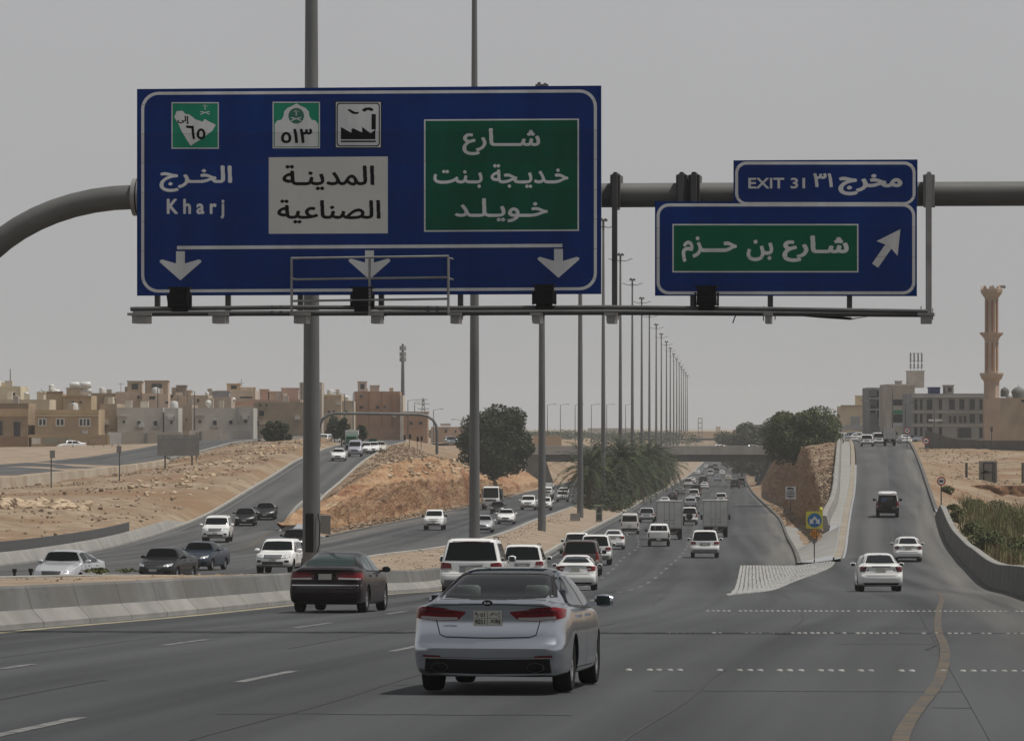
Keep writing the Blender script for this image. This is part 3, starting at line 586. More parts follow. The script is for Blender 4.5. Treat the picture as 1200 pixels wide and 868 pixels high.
def bitmap(text, rows=100, bold=0.0):
    """nonzero-winding raster of the text; returns a bool array cropped to the ink, first row at the top"""
    c = bpy.data.curves.new('glyphs', 'FONT'); c.body = text; c.size = 1.0; c.resolution_u = 8
    o = bpy.data.objects.new('glyphs', c); COL.objects.link(o); bpy.context.view_layer.update()
    cu = o.to_curve(bpy.context.evaluated_depsgraph_get()); polys = []
    for sp in cu.splines:
        bp = sp.bezier_points; pts = []; n = len(bp)
        for i in range(n):
            a, b = bp[i], bp[(i+1) % n]; p0, p1, p2, p3 = a.co, a.handle_right, b.handle_left, b.co
            for k in range(8):
                t = k/8; q = p0*(1-t)**3 + p1*3*t*(1-t)**2 + p2*3*t*t*(1-t) + p3*t**3; pts.append((q.x, q.y))
        if len(pts) > 2: polys.append(np.array(pts))
    o.to_curve_clear(); bpy.data.objects.remove(o); bpy.data.curves.remove(c)
    al = np.vstack(polys); lo, hi = al.min(0), al.max(0); s = rows/(hi[1]-lo[1]); pad = int(bold*rows)+2
    H = rows+2*pad; Wd = int((hi[0]-lo[0])*s)+2*pad+1; wind = np.zeros((H, Wd+1), int)
    for P in polys:
        x = (P[:,0]-lo[0])*s+pad; y = (P[:,1]-lo[1])*s+pad
        for i in range(len(x)):
            x0, y0, x1, y1 = x[i], y[i], x[(i+1) % len(x)], y[(i+1) % len(x)]
            if y0 == y1: continue
            sg = 1 if y1 > y0 else -1; ya, yb = min(y0, y1), max(y0, y1)
            for r in range(max(0, int(math.ceil(ya-.5))), min(H-1, int(math.ceil(yb-.5))-1)+1):
                xx = x0+(x1-x0)*((r+.5)-y0)/(y1-y0); wind[r, max(0, min(Wd, int(round(xx))))] += sg
    b = np.cumsum(wind, 1)[:, :Wd] != 0
    rad = int(round(bold*rows))
    if rad:
        o2 = b.copy()
        for dy in range(-rad, rad+1):
            for dx in range(-rad, rad+1):
                if dx*dx+dy*dy > rad*rad: continue
                o2 |= np.roll(np.roll(b, dy, 0), dx, 1)
        b = o2
    rr = np.where(b.any(1))[0]; cc = np.where(b.any(0))[0]
    return b[rr[0]:rr[-1]+1, cc[0]:cc[-1]+1][::-1]
def letters(mb, text, x0, x1, y0, y1, put, bold=.02, mi=0, rows=90, latin=False):
    """ink stretched over the box x0..x1, y0..y1 (y down); put(x, y) gives the 3D point"""
    b = bitmap(text if latin else shape(text), rows, bold); H, Wd = b.shape; open_ = {}
    def flush(k, r1):
        (a, e), r0 = k, open_[k]
        X0, X1 = x0+(x1-x0)*a/Wd, x0+(x1-x0)*e/Wd; Y0, Y1 = y0+(y1-y0)*r0/H, y0+(y1-y0)*r1/H
        mb.add([put(X0, Y1), put(X1, Y1), put(X1, Y0), put(X0, Y0)], [(0,1,2,3)], mi)
    for r in range(H+1):
        runs = set()
        if r < H:
            row = np.concatenate([[0], b[r].astype(int), [0]]); df = np.diff(row)
            runs = set(zip(np.where(df == 1)[0].tolist(), np.where(df == -1)[0].tolist()))
        for k in list(open_):
            if k not in runs: flush(k, r); del open_[k]
        for k in runs:
            if k not in open_: open_[k] = r

# ---------------------------------------------------------------- the overhead gantry
GD = 82.6; GA = math.atan(.120)                       # distance of the large sign's middle, turn of the gantry
gt = Vector((math.cos(GA), -math.sin(GA), 0)); gn = Vector((-math.sin(GA), -math.cos(GA), 0))   # along the beam, towards the traffic
G0 = W(432.5, 224.5, GD)
def gx(px, py, front=0.0):
    """point of the gantry plane that lies at this place of the photograph, moved towards the traffic"""
    a = (px-CX)/F
    s = (a*G0.y - G0.x) / (gt.x - a*gt.y)
    p = G0 + gt*s
    return Vector((p.x, p.y, CZ - (py-HY)*p.y/F)) + gn*front
GS = GD/F                                             # metres per photo pixel at the sign
gp = G0 + gt*6.0
gantry = thing('overhead_gantry', 'grey tubular steel gantry spanning the road and carrying the blue signs', 'gantry', (gp.x, gp.y, zM(GD)))
bpy.context.view_layer.update()
Ginv = gantry.matrix_world.inverted()
def gbuild(mb, name, m, par=None, smooth=None):
    o = mb.build(name, m, None, smooth); o.parent = par or gantry
    if par is None: o.matrix_parent_inverse = Ginv
    return o
def gch(mb, name, m, smooth=None):                    # child mesh written in world places, stored relative to the gantry
    mb.v = [tuple(Vector(p) - gantry.location) for p in mb.v]
    return mb.build(name, m, gantry, smooth)
bk = -.62                                              # beam sits behind the signs
mb = MB(); L0 = gx(150, 229, bk); R0 = gx(1500, 224, bk); zc = L0.z
mb.tube([L0 + gt*.1, gx(500, 228, bk), gx(900, 226, bk), R0], .235, 24); gch(mb, 'beam', M['tube'], 50)
mb = MB(); mb.tube([L0 - gt*.02, L0 + gt*.06], .37, 24); mb.tube([L0 + gt*.09, L0 + gt*.17], .37, 24); gch(mb, 'flange', M['galv'], 40)
mb = MB(); arc = []
cpt = L0 - gt*.0
for k in range(15):
    an = (PI/2)*k/14; R = 2.75
    arc.append(cpt - gt*(R*math.sin(an)*1.35) - Vector((0,0,1))*(R*(1-math.cos(an))))
foot = arc[-1].copy(); foot.z = zM(GD)-.1
mb.tube([cpt + gt*.0] + arc[1:] + [foot + Vector((0,0,3)), foot], .24, 24); gch(mb, 'leg', M['tube'], 50)
mb = MB(); rfoot = R0.copy(); rfoot.z = zM(75)-.2; arc2 = [R0 + gt*(2.6*math.sin(PI/2*k/12)) - Vector((0,0,2.6*(1-math.cos(PI/2*k/12)))) for k in range(13)]
ft2 = arc2[-1].copy(); ft2.z = zM(78)-.1; mb.tube(arc2 + [ft2], .24, 24); gch(mb, 'leg', M['tube'], 50)
# clamps with hangers; walkway rails below; brackets
def hanger(px, w=.12, y0=203, y1=368, clamp=True, front=-.22):
    mb = MB(); a, b = gx(px, y0, front), gx(px, y1, front)
    mb.box(((a.x+b.x)/2, (a.y+b.y)/2, (a.z+b.z)/2), (w, .10, a.z-b.z), 0, -GA)
    if clamp:
        c = gx(px, 222, bk); mb.box((c.x, c.y, c.z), (w*1.9, .62, .60), 0, -GA); mb.box((c.x, c.y-.02, c.z), (w*.6, .70, .70), 0, -GA)
    gch(mb, 'hanger', M['steel_dark'] if px < 1080 else M['galv'])
for px in (182, 265, 350, 445, 538, 630): hanger(px, .10, 215, 366)
hanger(719, .10); hanger(1088, .115)
for px in (797, 812): hanger(px, .11, 203, 345)
for px in (811, 902, 995): hanger(px, .10, 240, 366)
mb = MB()
mb.tube([gx(160, 363, .55), gx(350, 361, .55), gx(540, 362, .55), gx(718, 361, .55), gx(900, 363, .55), gx(1088, 366, .55)], .045, 10)
mb.tube([gx(160, 368, .32), gx(540, 367, .32), gx(718, 366.5, .32), gx(1090, 369, .32)], .055, 10)
mb.tube([gx(540, 364, .12), gx(900, 365, .12), gx(995, 367, .12)], .05, 10)
gch(mb, 'walkway_rail', M['steel_dark'], 50)
for px, w in ((170, .36), (262, .3), (357, .3), (445, .22), (537, .2), (632, .18), (719, .2), (902, .14), (1086, .26)):
    mb = MB(); a = gx(px, 369, .3); mb.box((a.x, a.y, a.z), (w*1.2, .7, .05), 0, -GA); mb.box((a.x, a.y, a.z-.095), (w*.8, .5, .16), 0, -GA)
    mb.tube([a + Vector((-.1, 0, .16)), a + Vector((-.1, 0, -.12))], .012, 6); mb.tube([a + Vector((.12, 0, .12)), a + Vector((.12, 0, -.1))], .012, 6)
    gch(mb, 'bracket', M['galv'])
mb = MB()
for y in (303.5, 328, 353): mb.tube([gx(349, y+1.0, .75), gx(532, y-1.5, .75)], .022, 8)
for px in (349.5, 440, 531.5): mb.tube([gx(px, 303, .75), gx(px, 368, .75)], .025, 8)
for px in (349.5, 531.5):
    for y in (304, 328): mb.tube([gx(px, y, .75), gx(px, y, .15)], .022, 8)
gch(mb, 'guard_rail', M['galv'], 50)
for pts, r_ in (([(997, 367, .1), (1018, 371, .05), (997, 374, .1)], .015), ([(866, 366, .3), (862, 373, .32), (860, 379, .3)], .012), ([(198, 346, .2), (200, 355, .25), (203, 363, .3)], .014), ([(202, 346, .2), (206, 356, .3), (204, 364, .35)], .014), ([(905, 366, .1), (960, 371, .1), (998, 373.5, .1)], .03)):
    mb = MB(); mb.tube([gx(*p) for p in pts], r_, 6); gch(mb, 'cable', M['black'], 50)
for px, py in ((218, 350), (430.5, 350), (642, 347), (831, 348.5)):
    mb = MB(); c = gx(px, py, .62); T = Matrix.Rotation(-GA, 3, 'Z')
    mb.box((c.x, c.y, c.z), (.37, .30, .34), 0, -GA, .93); d0 = c + Vector((0, 0, .19)); mb.box((d0.x, d0.y, d0.z), (.43, .33, .03), 0, -GA)
    e = c - Vector((0, 0, .22)); mb.box((e.x, e.y, e.z), (.30, .16, .10), 0, -GA)
    for s in (-1, 1): q = c + gt*(.215*s) - Vector((0,0,.05)); mb.box((q.x, q.y, q.z), (.03, .12, .26), 0, -GA)
    for k in range(5): q = c + gn*.155 + Vector((0,0,-.13+k*.06)); mb.box((q.x, q.y, q.z), (.34, .02, .018), 0, -GA)
    fl = gch(mb, 'floodlight', M['black'])

# ---------------------------------------------------------------- sign boards
class Sign:
    """flat board in the gantry plane, drawn in photo pixels; layers stand a few millimetres proud of each other"""
    def __init__(s, name, label, cat, px, py):
        s.c = gx(px, py, 0); s.root = thing(name, label, cat, s.c, (0, 0, -GA)); s.px, s.py = px, py; s.k = s.c.y/F
    def at(s, h):
        c = s.c; 
        def put(x, y):
            p = gx(x, y, 0); return ((p-c).dot(gt), -h, p.z-c.z)
        return put
    def poly(s, mb, pts, h, mi=0):
        put = s.at(h); mb.add([put(x, y) for x, y in pts], [tuple(range(len(pts)))], mi)
    def part(s, mb, name, m): return mb.build(name, m, s.root, recalc=False)
def rrect(x0, y0, x1, y1, r, n=7, corners=(1,1,1,1)):
    pts = []
    for (cx, cy, a0, on) in ((x1-r, y0+r, -90, corners[1]), (x1-r, y1-r, 0, corners[2]), (x0+r, y1-r, 90, corners[3]), (x0+r, y0+r, 180, corners[0])):
        if not on: pts.append((x1 if a0 in (-90, 0) else x0, y0 if a0 in (-90, 180) else y1)); continue
        for k in range(n+1):
            a = math.radians(a0+90*k/n); pts.append((cx+r*math.cos(a), cy+r*math.sin(a)))
    return pts
def ring(s, mb, a, b, h, mi=0):
    put = s.at(h); n = len(a); vs = [put(*p) for p in a]+[put(*p) for p in b]
    mb.add(vs, [(i, n+i, n+(i+1) % n, (i+1) % n) for i in range(n)], mi)
def rect(x0, y0, x1, y1): return [(x0, y1), (x1, y1), (x1, y0), (x0, y0)]
def board(s, outline_px, name='panel'):
    mb = MB(); n = len(outline_px); f = s.at(0)
    fr = [f(x, y) for x, y in outline_px]; bkp = [(p[0], p[1]+.06, p[2]) for p in fr]
    mb.add(fr, [tuple(range(n))], 0); mb.add(bkp, [tuple(range(n-1, -1, -1))], 1)
    mb.add(fr+bkp, [(i, (i+1) % n, n+(i+1) % n, n+i) for i in range(n)], 1)
    w = [p[0] for p in fr]; z = [p[2] for p in fr]
    rv = MB()
    for k in range(4):
        zz = min(z)+(max(z)-min(z))*(.14+.24*k); mb.box(((min(w)+max(w))/2, .12, zz), (max(w)-min(w)-.3, .10, .09), 1)
    return mb.build(name, [M['blue'], M['sign_back']], s.root)
def down_arrow(s, mb, cx, y0, y1, w, h):
    H = y1-y0; sw = w*.105
    p = [(cx-sw, y0), (cx-sw, y0+H*.42), (cx-w*.44, y0+H*.28), (cx-w*.5, y0+H*.32), (cx-w*.49, y0+H*.38), (cx, y1), (cx+w*.49, y0+H*.38), (cx+w*.5, y0+H*.32), (cx+w*.44, y0+H*.28), (cx+sw, y0+H*.42), (cx+sw, y0)]
    put = s.at(h); v = [put(*q) for q in p]; mb.add(v, [(0,1,9,10), (1,2,3,4,5), (1,5,9), (9,5,6,7,8)])

# the large sign
s1 = Sign('direction_sign', 'large blue overhead sign with three white down arrows and a green panel', 'road sign', 432.5, 224.5)
board(s1, [(160.5, 346.5), (704.5, 344.5), (704.5, 100.5), (160.5, 104.5)])
mb = MB()
def skew(pts): return [(x, y - (x-432.5)*(3.0/545)) for x, y in pts]
ring(s1, mb, skew(rrect(165.5, 106.5, 699.5, 341.5, 20)), skew(rrect(169, 110, 696, 338, 17)), .004); s1.part(mb, 'border', M['sign_white'])
mb = MB()
letters(mb, 'الخـرج', 187, 272, 194, 225, s1.at(.004), .02); letters(mb, 'K h a r j', 195.5, 263, 233, 256.5, s1.at(.004), .028, latin=True); s1.part(mb, 'lettering', M['sign_white'])
mb = MB(); s1.poly(mb, skew(rect(207.5, 287, 659, 291)), .004)
for cx, y0 in ((211.5, 294.5), (433, 293.5), (654.5, 291.5)): down_arrow(s1, mb, cx, y0, y0+34, 49, .004)
s1.part(mb, 'arrows', M['sign_white'])
mb = MB(); s1.poly(mb, [(315, 274), (454.5, 273.5), (454.5, 183.5), (315, 184.5)], .004); p = s1.part(mb, 'white_panel', mat('cream_sheet', (.53,.53,.50), (.58,.58,.55), .8, .45))
mb = MB(); letters(mb, 'المدينـة', 331, 439, 193.5, 223, s1.at(.008), .018); letters(mb, 'الصناعية', 325, 446, 234, 262, s1.at(.008), .018); s1.part(mb, 'lettering', M['ink'])
mb = MB(); s1.poly(mb, skew(rect(497, 140.5, 678.5, 272)), .004); s1.part(mb, 'panel_edge', M['sign_white'])
mb = MB(); s1.poly(mb, skew(rect(498.7, 142.2, 676.8, 270.3)), .008); s1.part(mb, 'green_panel', M['green'])
mb = MB(); letters(mb, 'شـــارع', 542, 633, 150.5, 182, s1.at(.012), .02); letters(mb, 'خـديـجة بـنت', 508, 666, 192.5, 220.5, s1.at(.012), .02); letters(mb, 'خـويـلـد', 533, 642, 232.5, 260.5, s1.at(.012), .02)
s1.part(mb, 'lettering', M['sign_white'])
# route plates
def plate(x0, y0, x1, y1, inner, frame=M['sign_white'], t=1.3):
    mb = MB(); s1.poly(mb, rect(x0, y0, x1, y1), .004); s1.part(mb, 'plate_edge', frame)
    mb = MB(); s1.poly(mb, rect(x0+t, y0+t, x1-t, y1-t), .008); return s1.part(mb, 'plate', inner)
plate(201, 120, 256.5, 174.5, M['green_light'])
mb = MB(); s1.poly(mb, [(204.5,137.5),(207,130.5),(214,130),(217.5,134),(221.5,134),(229,140),(238,143),(240,139.5),(244,142),(253,146.5),(249,153.5),(243,158),(236,163),(229,167.5),(223.5,171),(219,164),(213.5,155),(209.5,146)][::-1], .012); s1.part(mb, 'map_shape', M['sign_white'])
mb = MB(); letters(mb, 'إلى', 208, 221.5, 136, 145.5, s1.at(.016), .03); letters(mb, '٦٥', 218, 241, 147, 163.5, s1.at(.016), .03, latin=True); s1.part(mb, 'lettering', M['ink'])
def emblem(cx, cy, r, m, h):
    mb = MB(); put = s1.at(h)
    for sg in (-1, 1):
        for k in range(6):
            a = [(cx+sg*(-r+2*r*t), cy+r*(.9-1.1*t+.5*t*t)) for t in (k/6, (k+1)/6)]
            mb.add([put(a[0][0], a[0][1]+r*.09), put(a[1][0], a[1][1]+r*.09), put(a[1][0], a[1][1]-r*.09), put(a[0][0], a[0][1]-r*.09)], [(0,1,2,3)])
    s1.poly(mb, rect(cx-r*.08, cy-r*.9, cx+r*.08, cy-r*.1), h)
    for k in range(5):
        an = math.radians(-160+35*k); s1.poly(mb, [(cx, cy-r*.95), (cx+r*.55*math.cos(an)+r*.1, cy-r*.8+r*.45*math.sin(an)), (cx+r*.6*math.cos(an)-r*.05, cy-r*.8+r*.5*math.sin(an)+r*.12)], h)
    return s1.part(mb, 'emblem', m)
emblem(240.5, 129.5, 5.5, M['sign_white'], .012)
plate(319.5, 119.5, 375, 174, M['green_light'])
dome = [(322,172),(322,146),(325,141.5),(330,140.5),(332.5,136),(333,131),(336.5,127),(342,124.5),(347.5,121.5)]
dome = dome + [(695-x, y) for x, y in dome[::-1][1:]]
mb = MB(); s1.poly(mb, dome[::-1] if False else dome, .012); s1.part(mb, 'dome_shape', M['sign_white'])
mb = MB(); s1.poly(mb, [(347.3+9.2*math.cos(-2*PI*k/24), 136+9.2*math.sin(-2*PI*k/24)) for k in range(24)], .016); s1.part(mb, 'disc', mat('emblem_green', (.01,.14,.09), rough=.45))
emblem(347.3, 136.5, 6, M['sign_white'], .020)
mb = MB(); letters(mb, '٥١٣', 329.5, 366, 151, 168, s1.at(.018), .035, latin=True); s1.part(mb, 'lettering', M['ink'])
plate(392.5, 118.5, 447.5, 174, M['sign_white'], M['ink'], 1.2)
mb = MB(); r_ = rrect(394, 120, 446, 172.5, 4); ring(s1, mb, rrect(394.6, 120.8, 445.2, 171.8, 4), rrect(395.8, 122, 444, 170.6, 3.2), .012)
s1.poly(mb, [(399.5,163.5),(440,163.5),(440,152),(434.5,156.5),(424.5,149),(424.5,155.5),(412,149.5),(412,156),(399.5,149)][::1], .012)
s1.poly(mb, rect(435.5, 134, 440.5, 152), .013); s1.poly(mb, rect(399.5, 165, 440.5, 166.8), .012)
for a in ([(407,129),(410,128),(416,131.5),(421,131.5),(419,134),(413,133.5)], [(424,129),(428,126.5),(434,126),(438,128.5),(436,130.5),(431,129),(427,131.5)]): s1.poly(mb, a[::-1], .012)
s1.part(mb, 'pictogram', M['ink'])
mb = MB(); s1.poly(mb, [(411,150.3),(417,147.8),(417.5,149),(412,151.5)][::-1], .014); s1.part(mb, 'pictogram_gap', M['sign_white'])

# the exit sign: board with a smaller tab on top
s2 = Sign('exit_sign', 'blue overhead exit sign with smaller tab on top and slanting arrow', 'road sign', 921, 267)
board(s2, [(767.5, 346.5), (1074.5, 347), (1074.5, 237.2), (767.5, 236)])
board(s2, [(859.5, 237), (1075.2, 237.2), (1075.2, 187), (859.5, 188)], 'tab_panel')
mb = MB(); ring(s2, mb, rrect(769.5, 238.5, 1072.5, 345, 14), rrect(773, 242, 1069, 341.5, 11), .004); ring(s2, mb, rrect(861.5, 189.5, 1073, 239.8, 13), rrect(865, 193, 1069.5, 237, 10), .0045); s2.part(mb, 'border', M['sign_white'])
mb = MB(); s2.poly(mb, rect(788, 262.5, 1006, 319.2), .004); s2.part(mb, 'panel_edge', M['sign_white'])
mb = MB(); s2.poly(mb, rect(789.6, 264.1, 1004.4, 317.6), .008); s2.part(mb, 'green_panel', mat('green_exit', (.001,.10,.05), (.0015,.115,.058), .8, .5, spec=.12))
mb = MB(); letters(mb, 'شـارع', 917, 994.5, 276, 307, s2.at(.012), .032); letters(mb, 'بن', 875, 906, 281, 306, s2.at(.012), .035); letters(mb, 'حـــزم', 799, 863.5, 277, 307, s2.at(.012), .032)
letters(mb, 'EXIT', 877, 919, 208.5, 221, s2.at(.005), .03, latin=True); letters(mb, '31', 926.5, 943.5, 208.5, 221, s2.at(.005), .03, latin=True); letters(mb, '٣١', 953, 976, 203, 219.5, s2.at(.005), .035, latin=True)
letters(mb, 'مخرج', 982.5, 1057.5, 204, 229, s2.at(.005), .04); s2.part(mb, 'lettering', M['sign_white'])
mb = MB(); ax, ay = 1055.2, 268.5; u = Vector((20.5-55.2+20, 0))
tip = Vector((1055.2, 268.6)); tail = Vector((1025, 312)); dr = (tip-tail).normalized(); pr = Vector((-dr.y, dr.x))
def q(a, b): v = tip - dr*a + pr*b; return (v.x, v.y)
s2.poly(mb, [q(25, 4.3), q(52, 4.3), q(52, -4.3), q(25, -4.3)], .005); s2.poly(mb, [q(0, 0), q(27.5, 15), q(24.8, 4.3)][::1], .005); s2.poly(mb, [q(0, 0), q(24.8, 4.3), q(24.8, -4.3)], .005); s2.poly(mb, [q(0, 0), q(24.8, -4.3), q(27.5, -15)], .005)
s2.part(mb, 'arrow', M['sign_white'])

# low concrete nose wall where the left ramp leaves, and a block behind it
mb = MB(); rows = []
for px, py, h in ((333, 618, .25), (339, 612, .55), (347, 604.5, .8), (356, 597, .85), (366, 589, .6), (376, 582, .3)):
    d, x, z = solve(zP, px, py); rows.append([(x-.25, d, z-.3), (x-.15, d, z+h), (x+.15, d, z+h), (x+.3, d, z-.5)])
mb.grid(rows); mb.add(rows[0], [(0,1,2,3)]); mb.add(rows[-1], [(3,2,1,0)])
tag(mb.build('nose_wall', M['concrete_pale'], smooth=30), 'low pale concrete nose wall where the left ramp splits off', 'wall')
p = W(374, 622, 338); t_ = thing('concrete_block', 'grey concrete block at the foot of the left rock cutting beside the mast', 'block', p); mb = MB(); mb.box((0,0,.5), (1.7,1.4,1.5), 0, .15, .96); mb.build('block', M['concrete'], t_)
# ---------------------------------------------------------------- high-mast lights down the median
def copy_tree(o, parent=None):
    c = o.copy(); COL.objects.link(c); c.parent = parent
    for ch in list(o.children): copy_tree(ch, c)
    return c
PH = 40.0
def high_mast():
    r = thing('high_mast_light', '', 'street light', group='high mast lights along the median')
    mb = MB(); mb.tube([(0,0,0), (0,0,.08)], .52, 16); mb.tube([(0,0,.08), (0,0,9), (0,0,20), (0,0,30), (0,0,PH-1.2)], [.36,.31,.26,.20,.15], 16); mb.build('pole', M['steel'], r, 60)
    mb = MB(); mb.tube([(0,0,PH-1.5), (0,0,PH-.2)], .17, 10); mb.box((0,0,PH-.12), (1.15,.9,.28)); mb.box((-.25,0,PH+.1), (.3,.3,.22)); mb.box((.28,0,PH+.06), (.25,.4,.16)); mb.build('head', M['steel_dark'], r)
    for s in (-1, 1):
        mb = MB(); mb.tube([(0,0,PH-1.0), (s*.7,0,PH-1.12), (s*1.2,0,PH-1.02), (s*1.5,0,PH-.88)], [.07,.06,.05,.05], 8); a = mb.build('arm', M['steel_dark'], r, 60)
        mb = MB(); mb.box((s*1.62,0,PH-.82), (.75,.36,.14), 0, 0, .8, Matrix.Rotation(-s*.22, 3, 'Y')); mb.build('lamp', M['galv'], a)
    return r
mast0 = None
mx_px = [365,556,635,680,707,727,741,752,761,769,775,781,785.5,789.5,793,796,798.5,801,803.5,805.5]
order = ['first', 'second', 'third', 'fourth', 'fifth', 'sixth', 'seventh', 'eighth', 'ninth', 'tenth', 'eleventh', 'twelfth', 'thirteenth', 'fourteenth', 'fifteenth', 'sixteenth', 'seventeenth', 'eighteenth', 'nineteenth', 'twentieth']
for i, px in enumerate(mx_px):
    d = 166 + 106*i if i < 8 else 908 + 108*(i-7)
    m_ = high_mast() if mast0 is None else copy_tree(mast0); mast0 = mast0 or m_
    m_.location = ((px-CX)*d/F, d, zM(d)+.05 + (.25 if i > 3 else .1))
    m_['label'] = ('tallest grey light mast, nearest of the row and passing behind the large sign' if i == 0 else
                   f'{order[i]} tall grey light mast of the median row, counted from the nearest')

# ---------------------------------------------------------------- the bridge
BD = 917.0
M['concrete_sunlit'] = mat('concrete_sunlit', (.40,.38,.35), (.52,.50,.465), .4, .9, detail=8, stretch=(1,1,.3))  # paler copy of the concrete, sunlight on the parapets put into the colour
br = thing('road_bridge', 'flat concrete road bridge crossing the highway beyond the palms', 'bridge', (30, BD, -11))
def bch(mb, name, m, par=br, smooth=None):
    mb.v = [(x-30, y-BD, z+11) for x, y, z in mb.v]; return mb.build(name, m, par, smooth)
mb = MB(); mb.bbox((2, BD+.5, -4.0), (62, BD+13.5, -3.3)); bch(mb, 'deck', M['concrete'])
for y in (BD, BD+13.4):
    mb = MB(); mb.bbox((0, y, -3.95), (64, y+.55, -2.2)); mb.bbox((0, y-.08, -2.32), (64, y+.6, -2.12)); bch(mb, 'parapet', M['concrete_sunlit'])
for k in range(6):
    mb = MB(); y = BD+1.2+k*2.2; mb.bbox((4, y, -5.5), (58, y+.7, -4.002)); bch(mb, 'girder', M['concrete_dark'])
mb = MB(); mb.prism([(3, -12), (3, -4.0), (6.9, -4.0), (9.6, -12)], BD+.6, BD+13); bch(mb, 'abutment', M['concrete'])
mb = MB(); mb.prism([(59.5, -12), (59.5, -4.0), (56.2, -4.0), (52.4, -12)], BD+.6, BD+13); bch(mb, 'abutment', M['concrete'])
for k in range(3):
    mb = MB(); mb.tube([(29.6, BD+2.5+k*4.2, -12.5), (29.6, BD+2.5+k*4.2, -5.4)], .6, 14); bch(mb, 'pier', M['concrete'], smooth=50)

# ---------------------------------------------------------------- buildings
pal = {}
def plaster(c, k=.12):
    if c not in pal:
        q = tuple(min(.62, x*1.28) for x in c)
        pal[c] = mat('plaster', tuple(x*(1-k) for x in q), tuple(x*(1+k) for x in q), .35, .92, detail=8, spec=.15, c3=tuple(x*.82 for x in q), scale3=.12)
    return pal[c]
M['pane'] = mat('pane', (.03,.035,.04), rough=.15)
M['white_paint'] = mat('white_paint', (.62,.61,.58), (.70,.69,.66), 1.5, .5)
M['tank'] = mat('tank', (.46,.455,.44), (.56,.555,.54), 1.2, .45)
M['shade_board'] = mat('shade_board', (.16,.12,.09), (.22,.17,.13), 1, .8)
def building(name, label, px0, px1, yt, d, depth, col, wins=(), base=-2.2, cat='house', roof=(), tanks=(), band=None, trim=None, gates=(), group=None, fence=None, ledges=()):
    """box front px0..px1 with roof line yt at distance d; wins: (px0, px1, y0, y1[, frame]) rectangles on the front"""
    a, b = W(px0, yt, d), W(px1, yt, d); cx = (a.x+b.x)/2; k = d/F; zt = a.z; w = b.x-a.x
    r = thing(name, label, cat, (cx, d, base), group=group)
    L = lambda px, py: (W(px, py, d).x-cx, W(px, py, d).z-base)
    pm = plaster(col)
    mb = MB(); h = zt-base
    mb.bbox((-w/2, 0, 0), (w/2, depth, h-.55))
    for lo, hi in (((-w/2, 0, h-.55), (w/2, .25, h)), ((-w/2, depth-.25, h-.55), (w/2, depth, h)), ((-w/2, .25, h-.55), (-w/2+.25, depth-.25, h)), ((w/2-.25, .25, h-.55), (w/2, depth-.25, h))): mb.bbox(lo, hi)
    mb.build('wall', pm, r)
    if band:
        mb = MB(); (x0, z0), (x1, z1) = L(px0, band[1]), L(px1, band[0]); mb.bbox((x0-.06, -.12, z0), (x1+.06, .0, z1)); mb.build('cornice', plaster(band[2]), r)
    for q in ledges:
        mb = MB(); (x0, z0), (x1, z1) = L(q[0], q[3]), L(q[1], q[2]); mb.bbox((x0, -.25, z0), (x1, -.002, z1)); mb.build('ledge', plaster(q[4]), r)
    for q in wins:
        (x0, z1), (x1, z0) = L(q[0], q[2]), L(q[1], q[3]); fr = q[4] if len(q) > 4 else None
        mb = MB(); mb.bbox((x0, -.03, z0), (x1, .0-.003, z1)); o = mb.build('window', M['pane'], r)
        mb = MB(); t = min(.16, (x1-x0)*.16)
        for lo, hi in (((x0-t, -.10, z0-t), (x1+t, -.001, z0)), ((x0-t, -.10, z1), (x1+t, -.001, z1+t)), ((x0-t, -.10, z0), (x0, -.001, z1)), ((x1, -.10, z0), (x1+t, -.001, z1))): mb.bbox(lo, hi)
        if fr:
            n = fr
            for j in range(1, n): xx = x0+(x1-x0)*j/n; mb.bbox((xx-t*.6, -.09, z0), (xx+t*.6, -.031, z1))
        mb.build('frame', M['white_paint'] if fr else pm, o)
    for q in gates:
        (x0, z1), (x1, z0) = L(q[0], q[2]), L(q[1], q[3]); mb = MB(); mb.bbox((x0, -.05, z0), (x1, -.002, z1)); mb.build('gate', plaster(q[4]), r)
    for q in roof:      # roof rooms: px0, px1, top, colour, depth offset
        (x0, z1), (x1, _) = L(q[0], q[2]), L(q[1], q[2]); mb = MB(); y0 = q[4] if len(q) > 4 else depth*.4
        mb.bbox((x0, y0, h-.6), (x1, y0+3.6, z1)); mb.bbox((x0-.12, y0-.12, z1), (x1+.12, y0+3.72, z1+.16)); o = mb.build('roof_room', plaster(q[3]), r)
        if len(q) > 5:
            mb = MB(); mb.bbox((x0+(x1-x0)*.3, y0-.03, z1-(z1-h)*.75), (x0+(x1-x0)*.75, y0-.002, z1-(z1-h)*.2)); mb.build('opening', M['pane'], o)
    for q in tanks:     # px, py centre, radius px, lying or standing
        x, z = L(q[0], q[1]); rr = q[2]*k; mb = MB(); y0 = depth*.5
        if q[3] == 'lie': mb.lathe([(.001, -rr*1.5), (rr*.7, -rr*1.45), (rr, -rr*1.2), (rr, rr*1.2), (rr*.7, rr*1.45), (.001, rr*1.5)], 14, 0, 'x', (x, y0, z))
        else: mb.lathe([(rr, -rr), (rr, rr*.5), (rr*.85, rr*.8), (rr*.4, rr*1.05), (.001, rr*1.1)], 14, 0, 'z', (x, y0, z))
        mb.bbox((x-rr*.8, y0-rr*.6, h-.6), (x+rr*.8, y0+rr*.6, z-rr*.9)); mb.build('water_tank', M['tank'], r, 50)
